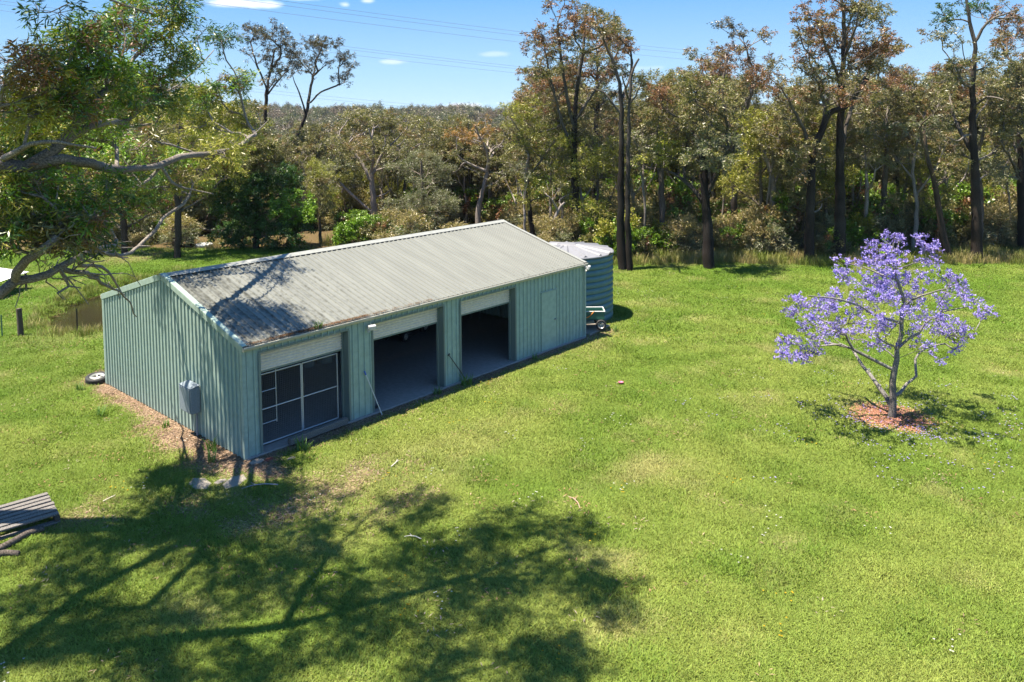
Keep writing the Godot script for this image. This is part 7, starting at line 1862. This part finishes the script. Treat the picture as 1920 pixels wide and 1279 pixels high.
func power_lines() -> void:
	# three runs of high cable crossing the valley: [start, end, sag, label]
	var runs := POWER
	for q in runs:
		var g := MB.new()
		var pts := PackedVector3Array()
		var rad := PackedFloat32Array()
		var a: Vector3 = q[0]
		var b: Vector3 = q[1]
		for i in 61:
			var f := i / 60.0
			pts.append(a.lerp(b, f) - Vector3.UP * q[2] * 4.0 * f * (1.0 - f))
			rad.append(q[3])
		g.tube(pts, rad, 5)
		single("power_line", g.mesh(M.cable), q[4], "cable", Vector3.ZERO, 0.0, "high cables across the sky")

func small_plants() -> void:
	rng.seed = 41
	var weed := blade_patch(26, 0.22, 0.12, 0.4, 0.03, 0.9)
	var spots := [[-1.15, -5.4, 1.0, "leafy green weed on the bare soil near the tyre"], [-0.75, -8.0, 0.9, "low green weed right beside the black tyre"], [-0.35, -3.4, 0.8, "grassy weed against the end wall below the meter box"], [-0.3, -1.1, 1.2, "grassy weed against the end wall near the front corner"], [-0.55, -0.5, 1.0, "leafy weed at the foot of the shed's near corner post"], [7.0, 0.3, 1.3, "dark green weed at the foot of the pillar by the third doorway"], [5.9, 0.25, 0.9, "small weed on the step of the second doorway"], [1.2, 0.55, 1.2, "scrubby weed in front of the first doorway"], [14.6, 0.45, 0.9, "tuft of weed beside the pale slab"], [10.2, 0.3, 0.8, "weed against the wall left of the side door"]]
	for q in spots:
		var m := single("weed", weed, q[3], "weed", Vector3(q[0], land(q[0], q[1]), q[1]), rng.randf() * TAU)
		m.scale = Vector3.ONE * q[2]
		m.material_override = weed_green()
	var g := single("gutter_weed", weed, "little green weed growing out of the front gutter", "weed", Vector3(2.05, EAVE + 0.02, 0.04))
	g.scale = Vector3(0.9, 0.75, 0.5)
	g.material_override = weed_green()

func weed_green() -> StandardMaterial3D:
	if not M.has("weed"):
		var m := mat("weed", lin(0.07, 0.14, 0.02), 0.6)
		m.backlight_enabled = true
		m.backlight = Color(0.3, 0.4, 0.1)
	return M.weed

func dead_wood() -> void:
	rng.seed = 61
	for k in 4:
		var o: Vector3 = [Vector3(14.4, 0, -37.4), Vector3(15.8, 0, -36.6), Vector3(13.2, 0, -36.2), Vector3(17.0, 0, -35.0)][k]
		var g := MB.new()
		var d := Vector3(1, 0, 0).rotated(Vector3.UP, 0.8 + k * 0.5)
		g.col = Color(0.22, 0.17, 0.14)
		var p := PackedVector3Array([d * -2.0 + Vector3.UP * 0.15, d * -0.6 + Vector3(0, 0.35, 0.1), d * 0.8 + Vector3(0.1, 0.45, 0), d * 2.0 + Vector3(0, 0.7, 0.2)])
		g.tube(p, PackedFloat32Array([0.14, 0.12, 0.09, 0.04]), 8)
		for j in 7:
			var f := p[1].lerp(p[3], rng.randf())
			var e := f + Vector3(rng.randfn(), absf(rng.randfn()) + 0.3, rng.randfn()) * 0.6
			g.tube(PackedVector3Array([f, f.lerp(e, 0.5) + Vector3.UP * 0.08, e]), PackedFloat32Array([0.045, 0.03, 0.012]), 5)
		o.y = land(o.x, o.z)
		single("fallen_branch", g.mesh(M.bark), ["dead branch lying at the left end of the heap behind the clearing", "dead branch lying in the middle of the heap behind the clearing", "dead branch lying lowest in the heap behind the clearing", "dead branch lying at the right end of the heap behind the clearing"][k], "branch", o, 0.0, "dead branches behind the left clearing")


func _ready() -> void:
	rng.seed = 20
	n_patch.seed = 4
	n_patch.frequency = 0.16
	n_patch.fractal_octaves = 3
	n_fine.seed = 9
	n_fine.frequency = 0.5
	n_fine.fractal_octaves = 3
	n_land.seed = 14
	n_land.frequency = 0.02
	n_land.fractal_octaves = 3
	view()
	materials()
	ground()
	water()
	shed()
	water_tank()
	var k := named_trees()
	undergrowth_and_forest(k)
	power_lines()
	clutter()
	small_plants()
	dead_wood()
	rng.seed = 33
	lawn()
	specks()
	tall_grass()
	litter()
